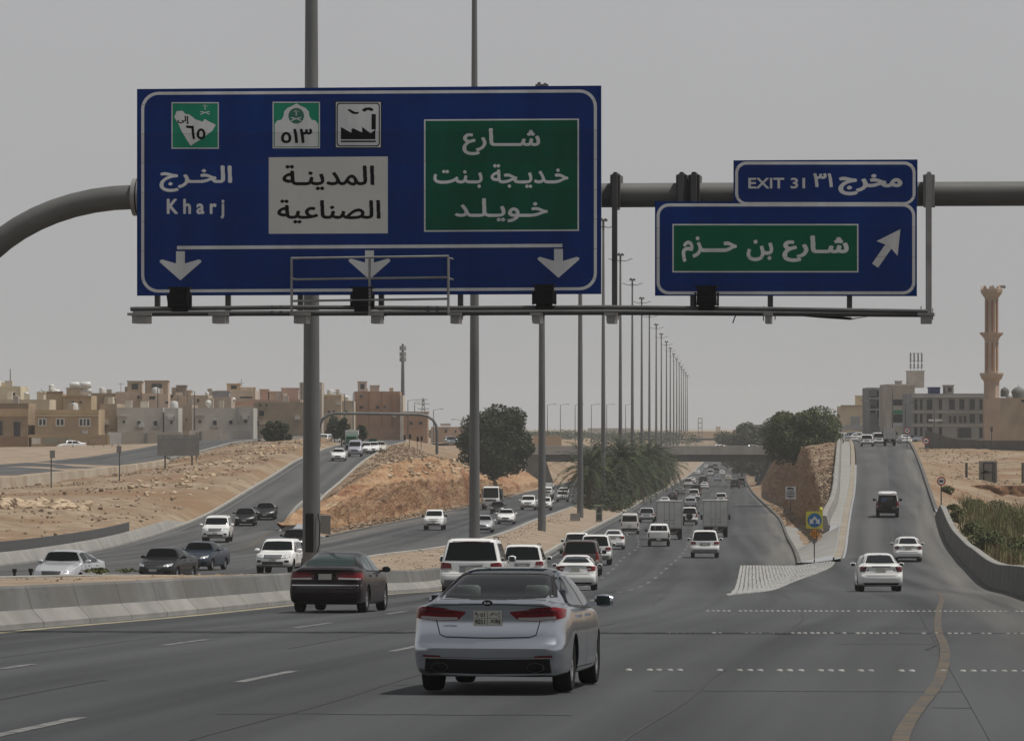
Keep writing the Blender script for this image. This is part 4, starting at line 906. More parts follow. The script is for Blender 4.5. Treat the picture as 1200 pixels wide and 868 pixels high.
    if px0 < 420 and h > 3:         # rooftop and facade clutter
        rc = random.Random(int(px0*7+yt*13)); nn = max(2, int(w/2.6))
        for _ in range(nn):
            x = rc.uniform(-w/2+.5, w/2-.5); y = rc.uniform(.6, depth*.7); kd = rc.random(); q = MB()
            if kd < .55:
                bw, bh = rc.uniform(.5, 1.3), rc.uniform(.5, 1.5); q.bbox((x-bw/2, y, h-.6), (x+bw/2, y+.9, h+bh)); q.build(rc.choice(['roof_box', 'parapet_block']), plaster(rc.choice([(.44,.40,.34), (.36,.31,.25), (.30,.28,.25), (.48,.44,.37)])), r)
            elif kd < .62 and x > -w:
                q.lathe([(.02, -.1), (.30, .0), (.45, .16), (.5, .2)], 12, 0, 'y', (x, y, h+.75)); q.tube([(x, y, h-.6), (x, y, h+.75)], .04, 6); q.build('satellite_dish', M['tank'], r, 60)
            elif kd < .85:
                rr = rc.uniform(.45, .7); q.lathe([(rr, -.5), (rr, .3), (rr*.8, .55), (.01, .65)], 14, 0, 'z', (x, y, h+.45)); q.build('water_tank', M['tank'], r, 50)
            else:
                q.tube([(x, y, h-.6), (x, y, h+rc.uniform(1.5, 3.2))], .04, 5); q.tube([(x-.5, y, h+1.4), (x+.5, y, h+1.4)], .03, 5); q.build('aerial', M['steel_dark'], r)
        for _ in range(max(1, int(w/5))):
            x, z = rc.uniform(-w/2+.6, w/2-.6), rc.uniform(1.8, h-1.2); q = MB(); q.bbox((x-.4, -.45, z), (x+.4, -.001, z+.5)); q.build('air_conditioner', M['tank'], r)
    if fence:           # yard wall in front: px0, px1, top, colour
        mb = MB(); (x0, z1), (x1, _) = L(fence[0], fence[2]), L(fence[1], fence[2]); mb.bbox((x0, -5, 0), (x1, -4.7, z1)); mb.bbox((x0-.05, -5.06, z1), (x1+.05, -4.64, z1+.12))
        n = max(1, int((x1-x0)/4))
        for j in range(n+1): xx = x0+(x1-x0)*j/n; mb.bbox((xx-.2, -5.12, 0), (xx+.2, -5.002, z1-.02))
        o = mb.build('yard_wall', plaster(fence[3]), r)
        for q in fence[4:]:
            (xa, za), (xb, zb) = L(q[0], q[2]), L(q[1], q[3]); mb = MB(); mb.bbox((xa, -5.2, zb), (xb, -5.13, za)); mb.build('gate', plaster(q[4]), o)
    return r
tan=(.36,.275,.185); brown=(.30,.225,.155); beige=(.41,.355,.285); pinkb=(.42,.34,.275); cream=(.50,.43,.31); greyv=(.40,.39,.365); sideb=(.34,.27,.205); brick=(.31,.185,.12); gtan=(.37,.30,.235)
building('house', 'brown flat-roofed house with tall cream window frames at the far left edge', -14, 33, 472.5, 640, 11, brown, wins=[(-2,3,493,510),(16,24,494,511)], band=(472.5,479,(.20,.15,.11)), ledges=[(-14,32,479,488,(.36,.27,.17))], fence=(-14,40,512,(.28,.19,.13)))
building('house', 'tan two-storey house with three white framed windows and a row of low garages', 41, 115.5, 480, 640, 10, tan, wins=[(46,53.5,491,498,2),(66.5,74.5,491,498,2),(93.5,105,491,498.5,3)], band=(480,484.5,(.38,.29,.18)), ledges=[(41,115,485.5,487.5,(.44,.36,.24))], fence=(39,131,510,(.40,.31,.2),(42,52,513,520,(.5,.47,.42)),(55,73,513,520,(.25,.24,.19)),(76,90,513,520,(.27,.25,.2)),(108,128,513,520,(.33,.25,.17))))
building('house', 'plain brown-sided house between the tan house and the first grey villa', 117, 137, 473, 650, 14, sideb, roof=[(118,128,466,beige)])
building('villa', 'grey villa nearest the tan house with small arched windows and a lean-to', 137.5, 191, 477.5, 645, 10, greyv, wins=[(143.5,147,492.5,495.5),(161,165,493,499),(180,184.5,493,499)], ledges=[(140,149,487,489,(.3,.28,.25)),(158,167,500.5,502.5,(.3,.28,.25)),(178,186,500.5,502.5,(.3,.28,.25))], fence=(131,215,507,(.40,.38,.34),(131,146,507,521,(.52,.52,.5)),(172,176,508,521,(.2,.2,.19))))
building('villa', 'narrow grey villa wing right beside the first grey villa', 192.5, 209, 478, 644, 10, greyv, wins=[(199.5,202.5,493,496.5)], ledges=[(195,205,487.5,489.5,(.3,.28,.25))])
building('house', 'brown blank side wall house between the two grey villas', 209.3, 225, 474, 652, 12, sideb, wins=[(212.5,214,492,495),(218,219.5,490,493)])
building('villa', 'second grey villa with four small windows behind the parked car', 225.5, 297, 478, 640, 10, (.38,.37,.34), wins=[(232.5,236,492,495.5),(249.5,254,492.5,498),(268.5,272.5,492.5,497),(286,290,492,495.5)], ledges=[(228,240,486,488.5,(.3,.28,.25)),(247,256,499.5,501.5,(.3,.28,.25)),(283,292,486.5,488.5,(.3,.28,.25)),(277,280,478,496,(.27,.27,.26))], fence=(226,297,505,(.40,.38,.35),(236,239,506,518,(.15,.15,.15))))
building('house', 'cream yellow upper block with an antenna at the far left skyline', -10, 24, 452.5, 720, 12, cream, wins=[(15,18,460,463)], roof=[(-10,8,449,(.48,.4,.27))])
building('house', 'long low cream parapet block behind the brown house', -5, 58, 468, 700, 10, (.42,.36,.27), tanks=[(27,462,3,'stand'),(44,461,2.6,'stand')], roof=[(40,48,460,beige)])
building('house', 'tan rooftop block with white dome tank on a dark canopy', 47, 73, 461, 730, 10, (.38,.30,.2), tanks=[(57,453.5,3.6,'stand'),(62,459,3.2,'lie')], ledges=[(46,74,458.5,461,(.2,.14,.09))])
building('house', 'tan rooftop block carrying a row of white water tanks', 73.5, 107, 463.5, 725, 10, (.36,.28,.185), wins=[(84,87,470,472.5),(93,96,470,472.5)], roof=[(75,92,455,(.28,.24,.18))], tanks=[(84,451,4,'lie'),(97,451,4.3,'lie'),(93,459,4,'lie')], ledges=[(73,107,463.5,466,(.27,.18,.11))])
building('house', 'brown two-window house behind the plain brown side wall', 106.5, 137, 460.5, 740, 10, (.31,.235,.165), wins=[(109.5,112.5,464,468),(121,123.5,464,468),(130,133,465,468)], tanks=[(131.5,471.5,4.5,'stand')])
building('house', 'pinkish beige house with a boxy arched stair tower on the left', 135.5, 166, 459, 735, 11, pinkb, wins=[(161,164,463.5,467)], roof=[(148,165,447,(.30,.25,.20),2,1)], tanks=[(152,458.5,2.2,'lie')])
building('house', 'pinkish beige house with wide brown stair tower and dome tank', 166.5, 197, 461, 730, 11, pinkb, wins=[(175,182,464,468),(194,197,470,473)], roof=[(168.5,195.5,446.5,(.30,.23,.17),2,1)], tanks=[(181,470.5,5,'stand')])
building('house', 'low beige house with dark roof screen left of the second grey villa', 196, 244, 463, 735, 11, (.36,.30,.235), wins=[(200,203,462.5,466),(231,233.5,467,471)], roof=[(205,216,452,(.17,.15,.13),3),(203,222,458,(.36,.3,.24),4)], tanks=[(240,461,2.5,'stand'),(224,470,3,'stand')])
building('house', 'beige house with grey roof panels behind the second grey villa', 240, 271, 465, 750, 10, (.37,.31,.25), roof=[(243,268,459,(.24,.24,.25),1)], tanks=[(270,468,2.5,'lie')])
building('house', 'light tan house with a stepped roof room on the skyline', 252, 299, 457.5, 800, 12, (.42,.345,.27), roof=[(265,280.5,450,(.38,.29,.2),2,1),(280,294,454.5,(.45,.38,.3),2)], wins=[(281,296,464.5,466.5)])
building('house', 'pink house with a red roof room and orange parapet', 296, 352, 468, 760, 14, (.36,.26,.2), roof=[(302,312,456.5,(.40,.27,.22)),(313,326,459,(.42,.34,.26)),(328,348,455,(.36,.255,.215),5)], ledges=[(250,300,471,474,(.42,.24,.17))])
building('apartment_block', 'brown flat block with stacked stair windows behind the dark tree', 297.5, 360, 471, 660, 14, (.29,.235,.175), wins=[(304,306.5,467+6,476),(311.5,313.5,473,476),(303.5,309.5,481,487),(299,302,487,490)], ledges=[(297,312,495,497,(.42,.38,.32))])
building('apartment_block', 'tall grey beige slab just behind the nearest light mast', 351, 377, 448, 830, 12, (.33,.29,.245))
building('apartment_block', 'tan three-storey block with small windows behind the green trees', 372, 400, 462, 840, 14, (.38,.30,.215), wins=[(378,380,481,484),(384,386.5,481,484),(390,392.5,481,484)], ledges=[(372,399,462,464,(.46,.37,.26))])
building('apartment_block', 'cream block with a flat projecting roof slab left of the brick block', 390, 414, 470, 845, 12, (.40,.34,.265), wins=[(396,399,481,485),(404,407,481,485)], ledges=[(388,414,469.5,471.5,(.33,.26,.19))])
building('apartment_block', 'red brown brick block with two white roof tanks', 415, 468.5, 458.5, 900, 16, brick, wins=[(421.5,425,462.5,466),(421.5,425,475.5,479),(440.5,444.5,475.5,479),(449.5,452,475,478)], roof=[(419,429.5,447.5,(.42,.36,.32),1,1),(433,444,452,(.35,.31,.28),2)], ledges=[(432,433,458.5,500,(.24,.12,.07)),(447,448,458.5,500,(.24,.12,.07)),(459,460,462,500,(.24,.12,.07))])
building('apartment_block', 'cream stair core at the right end of the brick block', 468.8, 472.5, 463, 898, 14, (.44,.39,.32))
building('shop_building', 'low brown shop row right of the brick block', 472.8, 501, 483, 900, 12, (.30,.185,.125), wins=[(480,483.5,494,497.5),(491,495,494,497.5)], ledges=[(471,503,482,484,(.32,.27,.22))], cat='shop')
building('house', 'long low brown wall house along the far junction', 505, 545, 500, 1050, 12, (.35,.25,.18), wins=[(511,513,504,507),(521,524,503,507),(533,535,504,507)], ledges=[(516,528,496,499,(.4,.35,.3))])
building('house', 'hazy tan block rising behind the large round tree', 625, 658, 510, 960, 10, (.40,.29,.2), base=-4)
building('apartment_block', 'pale hazy block low on the skyline above the palms', 690, 742, 501.5, 1900, 30, (.36,.34,.31), base=-4)
building('warehouse', 'long pale tan building on the skyline above the bridge', 800, 884, 505.5, 1750, 30, (.43,.335,.235), base=-5, cat='warehouse', roof=[(841,846,500,(.5,.47,.42)),(868,873,501,(.45,.4,.34))], wins=[(855,858,511,514),(862,865,511,514)], ledges=[(838,872,515,520,(.30,.29,.28))])
building('apartment_block', 'grey stepped block behind the big green tree right of the bridge', 880, 912, 497.5, 1250, 20, (.20,.20,.205), base=-4, roof=[(896,912,494.5,(.2,.2,.205),.2)])
# right-hand street
building('house', 'pale tan house with a taller roof room at the far end of the ramp street', 986, 1017, 476, 900, 12, (.46,.385,.275), roof=[(1004,1016,464,(.50,.41,.29),1)], gates=[(997,1008,488,498,(.26,.27,.26))], ledges=[(985,1017,474.5,476,(.3,.24,.18)),(986,1017,498,503,(.27,.26,.26))], base=-1.2)
g = building('office_building', 'dark glass-fronted office block with stacked floors beside the beige block', 1018, 1039, 454, 780, 14, (.17,.18,.19), wins=[(1020,1026,464,471),(1027.5,1038,458,465),(1027.5,1038,468,478),(1020,1026,474,484),(1028,1038,481,489)], ledges=[(1018,1039,454,456.5,(.3,.31,.32)),(1018,1039,466,467.5,(.32,.33,.34)),(1018,1039,479,480.5,(.32,.33,.34)),(1030,1033,456,500,(.4,.41,.42))], base=-1.2, cat='office block')
building('office_building', 'beige office block with a green awning and a rooftop stair tower', 1040, 1072, 450, 760, 16, (.33,.305,.265), wins=[(1046,1061,468,475),(1063.5,1066,468,475),(1046,1061,485.5,495),(1064,1070,482,490)], ledges=[(1046,1071,480.5,485,(.03,.14,.09)),(1040,1072,450,452,(.40,.37,.33)),(1044,1062,496,499,(.34,.36,.38))], roof=[(1052,1058,447,(.25,.24,.23),2),(1066,1085,435,(.38,.365,.34),3)], base=-1.2, cat='office block')
wl_ = []
for r_i, (y0, y1) in enumerate(((467.5,480),(485,495.5),(500.5,513))):
    for (a, b) in ((1071.5,1075),(1078,1081),(1086,1092.5),(1100,1104),(1112,1119),(1124,1130),(1136,1142.5),(1147.5,1155)):
        if r_i == 1 and a in (1112, 1124): wl_ += [(a+9 if False else a, a+3, y0+2, y1), (a+5, a+8.5, y0+2, y1)]; continue
        if r_i == 2 and a in (1112,): wl_.append((1122, 1138, 501, 513)); continue
        if r_i == 2 and a in (1124, 1136): continue
        wl_.append((a, b, y0, y1))
building('unfinished_building', 'unfinished grey concrete building with empty window openings beside the minaret', 1068, 1157, 461, 700, 16, (.225,.23,.232), wins=wl_, ledges=[(1068,1157,464.5,465.5,(.34,.33,.31)),(1068,1157,482,483.5,(.33,.32,.3)),(1068,1157,497.5,499,(.33,.32,.3)),(1088,1104,491,493.5,(.6,.6,.58))], roof=[(1090,1102,454.5,(.035,.05,.14),.4),(1108,1118,452,(.25,.24,.23),.6,1)], base=-1, cat='building')
mb = MB()
# telecom mast on the roof tower
t_ = thing('rooftop_antenna', 'rooftop telecom antenna frame on the beige office stair tower', 'antenna', W(1073.5, 435, 764))
for x in (-1.0, -.35, .35, 1.0):
    mb = MB(); mb.tube([(x,0,-.2), (x,0,3.4)], .05, 6); mb.build('pole', M['steel'], t_)
    mb = MB(); mb.box((x,-.16,2.4), (.28,.14,1.6)); mb.box((x,-.14,1.0), (.3,.12,.7)); mb.build('panel_antenna', M['galv'], t_)
mb = MB()
for z in (.6, 1.9, 3.2): mb.tube([(-1.15,0,z), (1.15,0,z)], .04, 6)
mb.build('rail', M['steel'], t_)
# mosque and minaret
mo = (.31,.26,.205)
msq = building('mosque', 'tan mosque hall with white and grey domes right of the minaret', 1172, 1225, 466, 610, 16, mo, base=-1.2, cat='mosque', wins=[(1197,1201,468,471),(1206,1212,475,485)])
for px, py, rr, m_ in ((1184,466,5.5,M['tank']),(1193,462,8.5,M['concrete']),(1177,459,5,M['concrete'])):
    c = W(px, py, 616); mb = MB(); r0 = rr*.122
    mb.lathe([(r0*1.02,-r0*1.2),(r0*1.02,0),(r0,r0*.3),(r0*.86,r0*.62),(r0*.5,r0*.92),(.05,r0*1.08),(.02,r0*1.35)], 24, 0, 'z', (c.x-msq.location.x, 5.5, c.z-msq.location.z)); mb.build('dome', m_, msq, 60)
mn = thing('minaret', 'tall tan minaret with three flared balconies and a crenellated top', 'minaret', W(1162, 517, 600))
kx = 600/F; zz = lambda y: (517-y)*kx
def octo(mb, prof, rot=PI/8, n=8):
    vs = []; fs = []
    for r0, z in prof:
        for k in range(n): vs.append((r0*math.cos(rot+2*PI*k/n), r0*math.sin(rot+2*PI*k/n), z))
    for i in range(len(prof)-1):
        for k in range(n): k2 = (k+1) % n; fs.append((i*n+k, i*n+k2, (i+1)*n+k2, (i+1)*n+k))
    fs.append(tuple((len(prof)-1)*n+k for k in range(n))); mb.add(vs, fs)
P_ = plaster((.335,.262,.212)); P2_ = plaster((.355,.28,.225))
mb = MB(); mb.bbox((-1.12,-1.12,-1.5), (1.12,1.12,zz(466))); octo(mb, [(1.12,zz(466)-.3),(1.12,zz(447))]); octo(mb, [(1.02,zz(438)),(1.02,zz(398))]); octo(mb, [(1.0,zz(391)),(1.0,zz(349))]); mb.build('shaft', P_, mn)
for y0, y1 in ((448.5,437),(398,389.5)):
    mb = MB(); octo(mb, [(1.08,zz(y0)),(1.2,zz(y0-2.5)),(1.5,zz(y0-5)),(1.72,zz(y1+1.5)),(1.74,zz(y1)),(1.6,zz(y1))]); mb.build('balcony', P2_, mn)
mb = MB(); octo(mb, [(1.02,zz(349)),(1.3,zz(346)),(1.55,zz(343)),(1.62,zz(339.5)),(1.5,zz(339.5))])
for k in range(8):
    an = PI/8+2*PI*(k+.5)/8; c = Vector((1.47*math.cos(an), 1.47*math.sin(an), 0)); tt = Vector((-math.sin(an), math.cos(an), 0))
    v = [c - tt*.5 + Vector((0,0,zz(340))), c + tt*.5 + Vector((0,0,zz(340))), c*.97 + Vector((0,0,zz(334)))]; w_ = [p*0.93 + Vector((0,0,p.z*.07)) for p in v]
    mb.add(v+w_, [(0,1,2),(5,4,3),(0,3,4,1),(1,4,5,2),(2,5,3,0)])
mb.build('crown', P2_, mn)
for y0, y1 in ((396,350),(436,399.5)):
    for an in (-PI/2-.8, -PI/2+.8, -PI/2):
        mb = MB(); c = Vector((math.cos(an), math.sin(an), 0))*.985; mb.box((c.x, c.y, zz((y0+y1)/2)), (.22,.1,(y0-y1)*kx*.92), 0, an+PI/2); mb.build('slot', plaster((.22,.13,.09)), mn)
mb = MB(); mb.bbox((1.2,-.3,zz(337.5)), (1.55,.0,zz(334.5))); mb.lathe([(.02,0),(.2,.05),(.26,.3)], 10, 0, 'y', (1.75,-.4,zz(336))); mb.build('loudspeaker', M['galv'], mn)

# ---------------------------------------------------------------- masts, arch, lamp posts, signs
t_ = thing('cell_tower', 'slim grey cell tower with clustered antennas behind the brick block', 'cell tower', W(472, 512, 950)); kk = 950/F
mb = MB(); mb.tube([(0,0,-2), (0,0,8*1), (0,0,109*kk)], [.55,.45,.28], 12); mb.build('mast', M['steel'], t_, 60)
for k in range(9):
    an = 2*PI*(k % 3)/3+.5; lv = [104, 97, 91][k//3]; mb = MB(); mb.box((.62*math.cos(an), .62*math.sin(an), lv*kk), (.32,.2,5.2*kk), 0, an); mb.tube([(0,0,lv*kk), (.6*math.cos(an), .6*math.sin(an), lv*kk)], .05, 6); mb.build('panel_antenna', M['galv'], t_)
t_ = thing('power_pylon', 'small hazy lattice pylon on the skyline right of the cell tower', 'pylon', W(496, 512, 1500)); kk = .3
mb = MB()
for s in (-1, 1): mb.tube([(s*1.6,0,-2), (s*.35,0,36*kk), (s*.2,0,46*kk)], .12, 5)
for z in range(0, 44, 5): w0 = 1.6-1.35*z/44; mb.tube([(-w0,0,z*kk), (w0*.9,0,(z+5)*kk)], .08, 4); mb.tube([(w0,0,z*kk), (-w0*.9,0,(z+5)*kk)], .08, 4)
for z, w0 in ((33, 2.0), (39, 2.3), (44, 1.6)): mb.tube([(-w0,0,z*kk), (w0,0,z*kk)], .12, 5)
mb.build('lattice', M['steel'], t_)
t_ = thing('lattice_tower', 'narrow lattice tower standing on the skyline above the bridge', 'tower', W(820.5, 512, 1700)); kk = .34
mb = MB()
for x in (-.75, .75):
    for y in (-.7, .7): mb.tube([(x,y,-2), (x,y,22*kk)], .12, 5)
for z in (0, 5.5, 11, 16.5, 22): mb.box((0,0,z*kk), (1.7,1.6,.3))
mb.build('lattice', plaster((.2,.19,.18)), t_)
t_ = thing('arch_gantry', 'grey tubular arch gantry over the left ramp with curved ends', 'gantry', W(443, 530, 590))
loc = lambda x, y: W(x, y, 590) - t_.location
mb = MB(); pts = [(374,532),(374,505),(374.8,498),(378,491),(384,486.5),(393,484.3),(440,484.6),(492,485.6),(501,487.5),(507.5,492),(511,498.5),(512,506),(512,532)]
mb.tube([loc(*p) for p in pts], .2, 12); mb.build('tube', M['steel'], t_, 60)
# lamp posts of the far roads
def lamp_post(px, ytop, ybase, d, label, arms=(1,), group='lamp posts on the far roads', aw=1.6):
    b0 = W(px, ybase, d); h = (ybase-ytop)*d/F; t = thing('lamp_post', label, 'lamp post', b0, group=group)
    mb = MB(); mb.tube([(0,0,-1.5), (0,0,h*.9), (0,0,h)], [.12,.08,.06], 8); mb.build('pole', M['steel'], t)
    for s in arms:
        mb = MB(); mb.tube([(0,0,h-.15), (s*aw*.6,0,h+.1), (s*aw,0,h+.15)], .05, 6); mb.box((s*(aw+.3),0,h+.12), (.7,.25,.12)); mb.build('arm', M['steel'], t)
    return t
mb = MB(); mb.box((-.06,-.36,2.15), (.32,.06,1.5)); mb.tube([(.24,-.3,1.4),(.32,-.32,1.7),(.34,-.32,2.5),(.26,-.3,2.9)], .025, 6); mb.build('hatch', M['black'], mast0)
for i, px in enumerate((641.5, 656.7, 674, 693, 711, 733)):
    lamp_post(px, 474, 518, 1050+20*i, 'thin hazy lamp post on the far bridge road, ' + ('just right of the third mast', 'between the third and fourth masts', 'touching the fourth mast on its left', 'between the fourth and fifth masts', 'just right of the fifth mast', 'just right of the sixth mast')[i])
for px, y0, y1, d, arms, lb in ((404,461,512,800,(-1,),'lamp post with one arm beside the cream block at the left junction'),(414,460,512,790,(1,),'lamp post with one arm to the right before the brick block'),(478,469,510,900,(1,),'lamp post with long arm right of the cell tower'),(486,471,510,920,(1,),'lamp post second right of the cell tower'),(508,480,512,950,(1,),'lamp post at the far left junction beyond the arch end'),(541,492,512,900,(-1,),'traffic-light style lamp post with flat arm near the round tree'),
    (228,458,520,640,(),'slim pole standing before the second grey villa'),(12,432,470,730,(),'thin roof antenna pole on the cream yellow block'),(185,448,505,660,(),'thin pole before the narrow grey villa wing')):
    lamp_post(px, y0, y1, d, lb, arms)
lamp_post(1046, 456, 520, 640, 'grey street lamp with an arm reaching left over the ramp street', (-1,), aw=2.6)
lamp_post(1061, 472, 524, 700, 'short thin street lamp before the beige office block', (1,), aw=1.2)
lamp_post(1019, 470, 512, 760, 'thin lamp post standing before the dark glass office', (-1, 1), aw=1)
lamp_post(1095, 478, 520, 640, 'thin white pole before the unfinished building', ())
def post_sign(name, label, px, ybase, d, parts, posts, cat='road sign'):
    """parts: (name, material, kind, px, py, half w px, half h px)"""
    b0 = W(px, ybase, d); t = thing(name, label, cat, b0); k = d/F
    for (x, yt, rad) in posts:
        p = W(x, yt, d) - b0; mb = MB(); mb.tube([(p.x, 0, -.4), (p.x, 0, p.z)], rad, 8); mb.build('post', M['steel_dark'], t, 50)
    for j, (nm, m_, kd, x, y, hw, hh) in enumerate(parts):
        p = W(x, y, d) - b0; mb = MB(); yy = -.09-.006*j; w_, h_ = hw*k, hh*k
        if kd == 'box': mb.bbox((p.x-w_, yy, p.z-h_), (p.x+w_, -.06, p.z+h_))
        elif kd == 'disc': mb.prism([(p.x+w_*math.cos(2*PI*i/24), p.z+h_*math.sin(2*PI*i/24)) for i in range(24)], -.06, yy)
        elif kd == 'tri': mb.prism([(p.x-w_, p.z-h_), (p.x+w_, p.z-h_), (p.x, p.z+h_)], -.06, yy)
        elif kd == 'diamond': mb.prism([(p.x-w_, p.z), (p.x, p.z-h_), (p.x+w_, p.z), (p.x, p.z+h_)], -.06, yy)
        elif callable(kd): kd(mb, p, yy, k)
        mb.build(nm, m_, t)
    return t
red = mat('sign_red', (.42,.03,.025), rough=.45); yel = mat('sign_yellow', (.55,.50,.04), (.6,.55,.05), 1, .5); sblue = mat('sign_blue', (.02,.13,.33), rough=.45); orange = mat('sign_orange', (.62,.25,.02), rough=.5)
# back of a large sign on the hillside
t_ = post_sign('sign_board', 'back of a large grey sign board on two posts on the left hillside', 209, 559, 470, [('panel', M['sign_back'], 'box', 209, 523, 24.5, 11), ('rail', M['galv'], 'box', 209, 511.5, 24.5, 2.2)], [(193.5, 511, .09), (225, 511, .09)])
for x in (193.5, 225): p = W(x, 560, 470)-t_.location; mb = MB(); mb.box((p.x, 0, p.z), (1.5, 1.2, .5)); mb.build('footing', M['concrete_pale'], t_)
post_sign('traffic_sign', 'small sign back on a thin post low on the left hillside near the boulders', 60, 577, 415, [('plate', M['sign_back'], 'box', 61.5, 532, 3, 4.5)], [(60, 528, .06)])
post_sign('traffic_sign', 'small sign back on a thin post before the boundary wall', 140, 570, 430, [('plate', M['sign_back'], 'box', 139.5, 526.5, 2.8, 4.2)], [(140, 523, .06)])
post_sign('traffic_sign', 'sign with a pale top board on a thick post above the boundary wall', 193, 559, 468, [('plate', M['galv'], 'box', 194, 512, 6, 2.2)], [(193, 511, .08)]) if False else None
post_sign('traffic_sign', 'small blue triangular sign behind the grey sign board', 230.5, 545, 500, [('plate', M['sign_back'], 'tri', 230.5, 509, 3.2, 3)], [(230, 507, .05)])
post_sign('traffic_sign', 'thin marker post with small plate on the bank left of the dark tree', 302.5, 523, 610, [('plate', M['steel_dark'], 'box', 302.5, 496, 1, 3)], [(302.5, 493, .05)])
post_sign('traffic_sign', 'thin marker post on the bank right of the dark tree', 333.5, 520, 620, [('plate', M['steel_dark'], 'box', 333.5, 499, 1, 2)], [(333.5, 497, .05)])
for px, y0, lb in ((473.5,510,'first of the black bollard-like posts at the junction corner'),(480,509,'signal head on a post nearest the cell tower base'),(489,512,'thin post between the signal head and the twin heads'),(493.5,511,'right signal post on the junction corner')):
    post_sign('signal_post', lb, px, 524, 700, [('signal', M['black'], 'box', px+.6, y0+2.4, 1.4, 2.6)], [(px, y0, .05)], 'traffic signal')
post_sign('traffic_sign', 'small green road sign at the left ramp mouth behind the cars', 437, 526, 640, [('plate', M['green'], 'box', 437, 517, 4.5, 3)], [(437, 514, .05)])
# keep sign on the nose of the island
def split_arrow(mb, p, yy, k):
    for s in (-1, 1):
        q = [(0, 5.2), (s*4.0, .6), (s*5.6, 2.2), (s*6.0, -4.2), (s*.6, -3.2), (s*2.2, -1.4), (0, 1.6)]
        mb.prism([(p.x+a*k, p.z+b*k) for a, b in q], -.06, yy)
def checks(mb, p, yy, k):
    for i in range(-2, 3):
        for j in range(-2, 3):
            if (i+j) % 2 == 0 and abs(i)+abs(j) < 5:
                cx, cz = p.x+(i-j)*1.15*k, p.z+(i+j)*1.15*k
                if abs(i)+abs(j) <= 3: mb.prism([(cx-1.1*k, cz), (cx, cz-1.1*k), (cx+1.1*k, cz), (cx, cz+1.1*k)], -.06, yy)
t_ = post_sign('keep_sign', 'square yellow sign with white split arrow on a blue disc above an orange checked diamond', 954.3, 659, 264, [('panel', yel, 'box', 954.3, 609, 9.8, 10), ('disc', sblue, 'disc', 954.5, 609.3, 8.4, 8.4), ('arrow', M['sign_white'], split_arrow, 954.6, 609.5, 1, 1), ('diamond_plate', orange, 'diamond', 954.3, 625.3, 5.8, 6), ('checks', mat('check_brown', (.2,.07,.01), rough=.6), checks, 954.3, 625.3, 1, 1)], [(954.3, 600, .035)])
mb = MB(); mb.lathe([(.05,0),(.11,.06),(.11,.2),(.02,.3)], 10); p = W(962, 599.5, 264)-t_.location; mb.v = [(x+p.x, y, z+p.z) for x, y, z in mb.v]; mb.build('warning_lamp', yel, t_, 50)
t_ = thing('info_sign', 'white rectangular notice with a black vehicle symbol before the rock face', 'road sign', W(926.5, 609, 430)); k = 430/F
mb = MB(); mb.tube([(0,.05,-.3), (0,.05,38*k)], .045, 8); mb.build('post', M['steel_dark'], t_)
mb = MB(); mb.bbox((-6.2*k,-.04,24.5*k), (6.2*k,0,39*k)); mb.build('panel', M['sign_white'], t_)
mb = MB(); mb.bbox((-3.8*k,-.05,36*k), (1.5*k,-.042,38*k)); mb.bbox((1.7*k,-.05,36*k), (3.8*k,-.042,37.4*k)); mb.bbox((-3.4*k,-.05,35.3*k), (-2.4*k,-.042,36*k)); mb.bbox((2*k,-.05,35.3*k), (3*k,-.042,36*k))
for z, w0 in ((33.4, 3.6), (31.4, 4.6), (29.6, 4.2), (27.6, 4.8), (26.2, 3)): mb.bbox((-w0*k,-.05,z*k), (w0*k,-.042,(z+.7)*k))
mb.build('lettering', M['ink'], t_)
def roundel(px, py, r, ybase, d, lb, kind):
    t = post_sign('traffic_sign', lb, px, ybase, d, [('disc', red, 'disc', px, py, r, r), ('face', M['sign_white'], 'disc', px, py, r*.74, r*.74), ('symbol', M['ink'], 'box', px, py, r*.42, r*.2)], [(px, py, .05)])
roundel(1103, 563.5, 5.2, 598, 345, 'round white speed sign with red rim on the slope right of the ramp', 0)
roundel(1063, 504.5, 3.6, 522, 590, 'small round red-rimmed sign by the crest of the ramp', 0)
roundel(1085, 516.5, 4, 529, 540, 'round red-rimmed sign fixed at the end of the grey wall', 0)
t_ = post_sign('traffic_sign', 'small dark sign on a short post above the grey wall before the minaret', 1162, 517, 524, [('plate', M['steel_dark'], 'box', 1162, 503, 1.3, 3)], [(1162, 500, .05)])
post_sign('warning_sign', 'small triangular warning sign beside the big green tree', 985, 522, 600, [('plate', M['sign_white'], 'tri', 985, 504, 3, 3), ('symbol', M['steel_dark'], 'tri', 985, 503.6, 1.9, 1.9)], [(985, 502, .05)])
# fenced hatch on the right slope
t_ = thing('equipment_cabinet', 'pale grey utility cabinet with a dark door frame behind a wire fence', 'cabinet', W(1158, 564, 450)); k = 450/F
mb = MB(); mb.bbox((-9*k,.3,-.2), (11*k,1.6,24*k)); mb.build('body', M['concrete_pale'], t_)
mb = MB()
for lo, hi in (((-5.5*k,.2,0), (-4.3*k,.298,22*k)), ((5.5*k,.2,0), (6.7*k,.298,22*k)), ((-4.3*k,.2,21*k), (5.5*k,.298,22*k)), ((-4.3*k,.2,10*k), (5.5*k,.298,11*k))): mb.bbox(lo, hi)
mb.build('door_frame', M['black'], t_)
mb = MB(); mb.prism([(-9*k,9*k),(-4*k,13*k),(1*k,12*k),(-3*k,9*k)], .1, .19); mb.build('emblem', M['black'], t_)
t_ = thing('wire_fence', 'thin wire fence with dark steel posts across the right slope', 'fence', W(1165, 565, 446)); k = 446/F
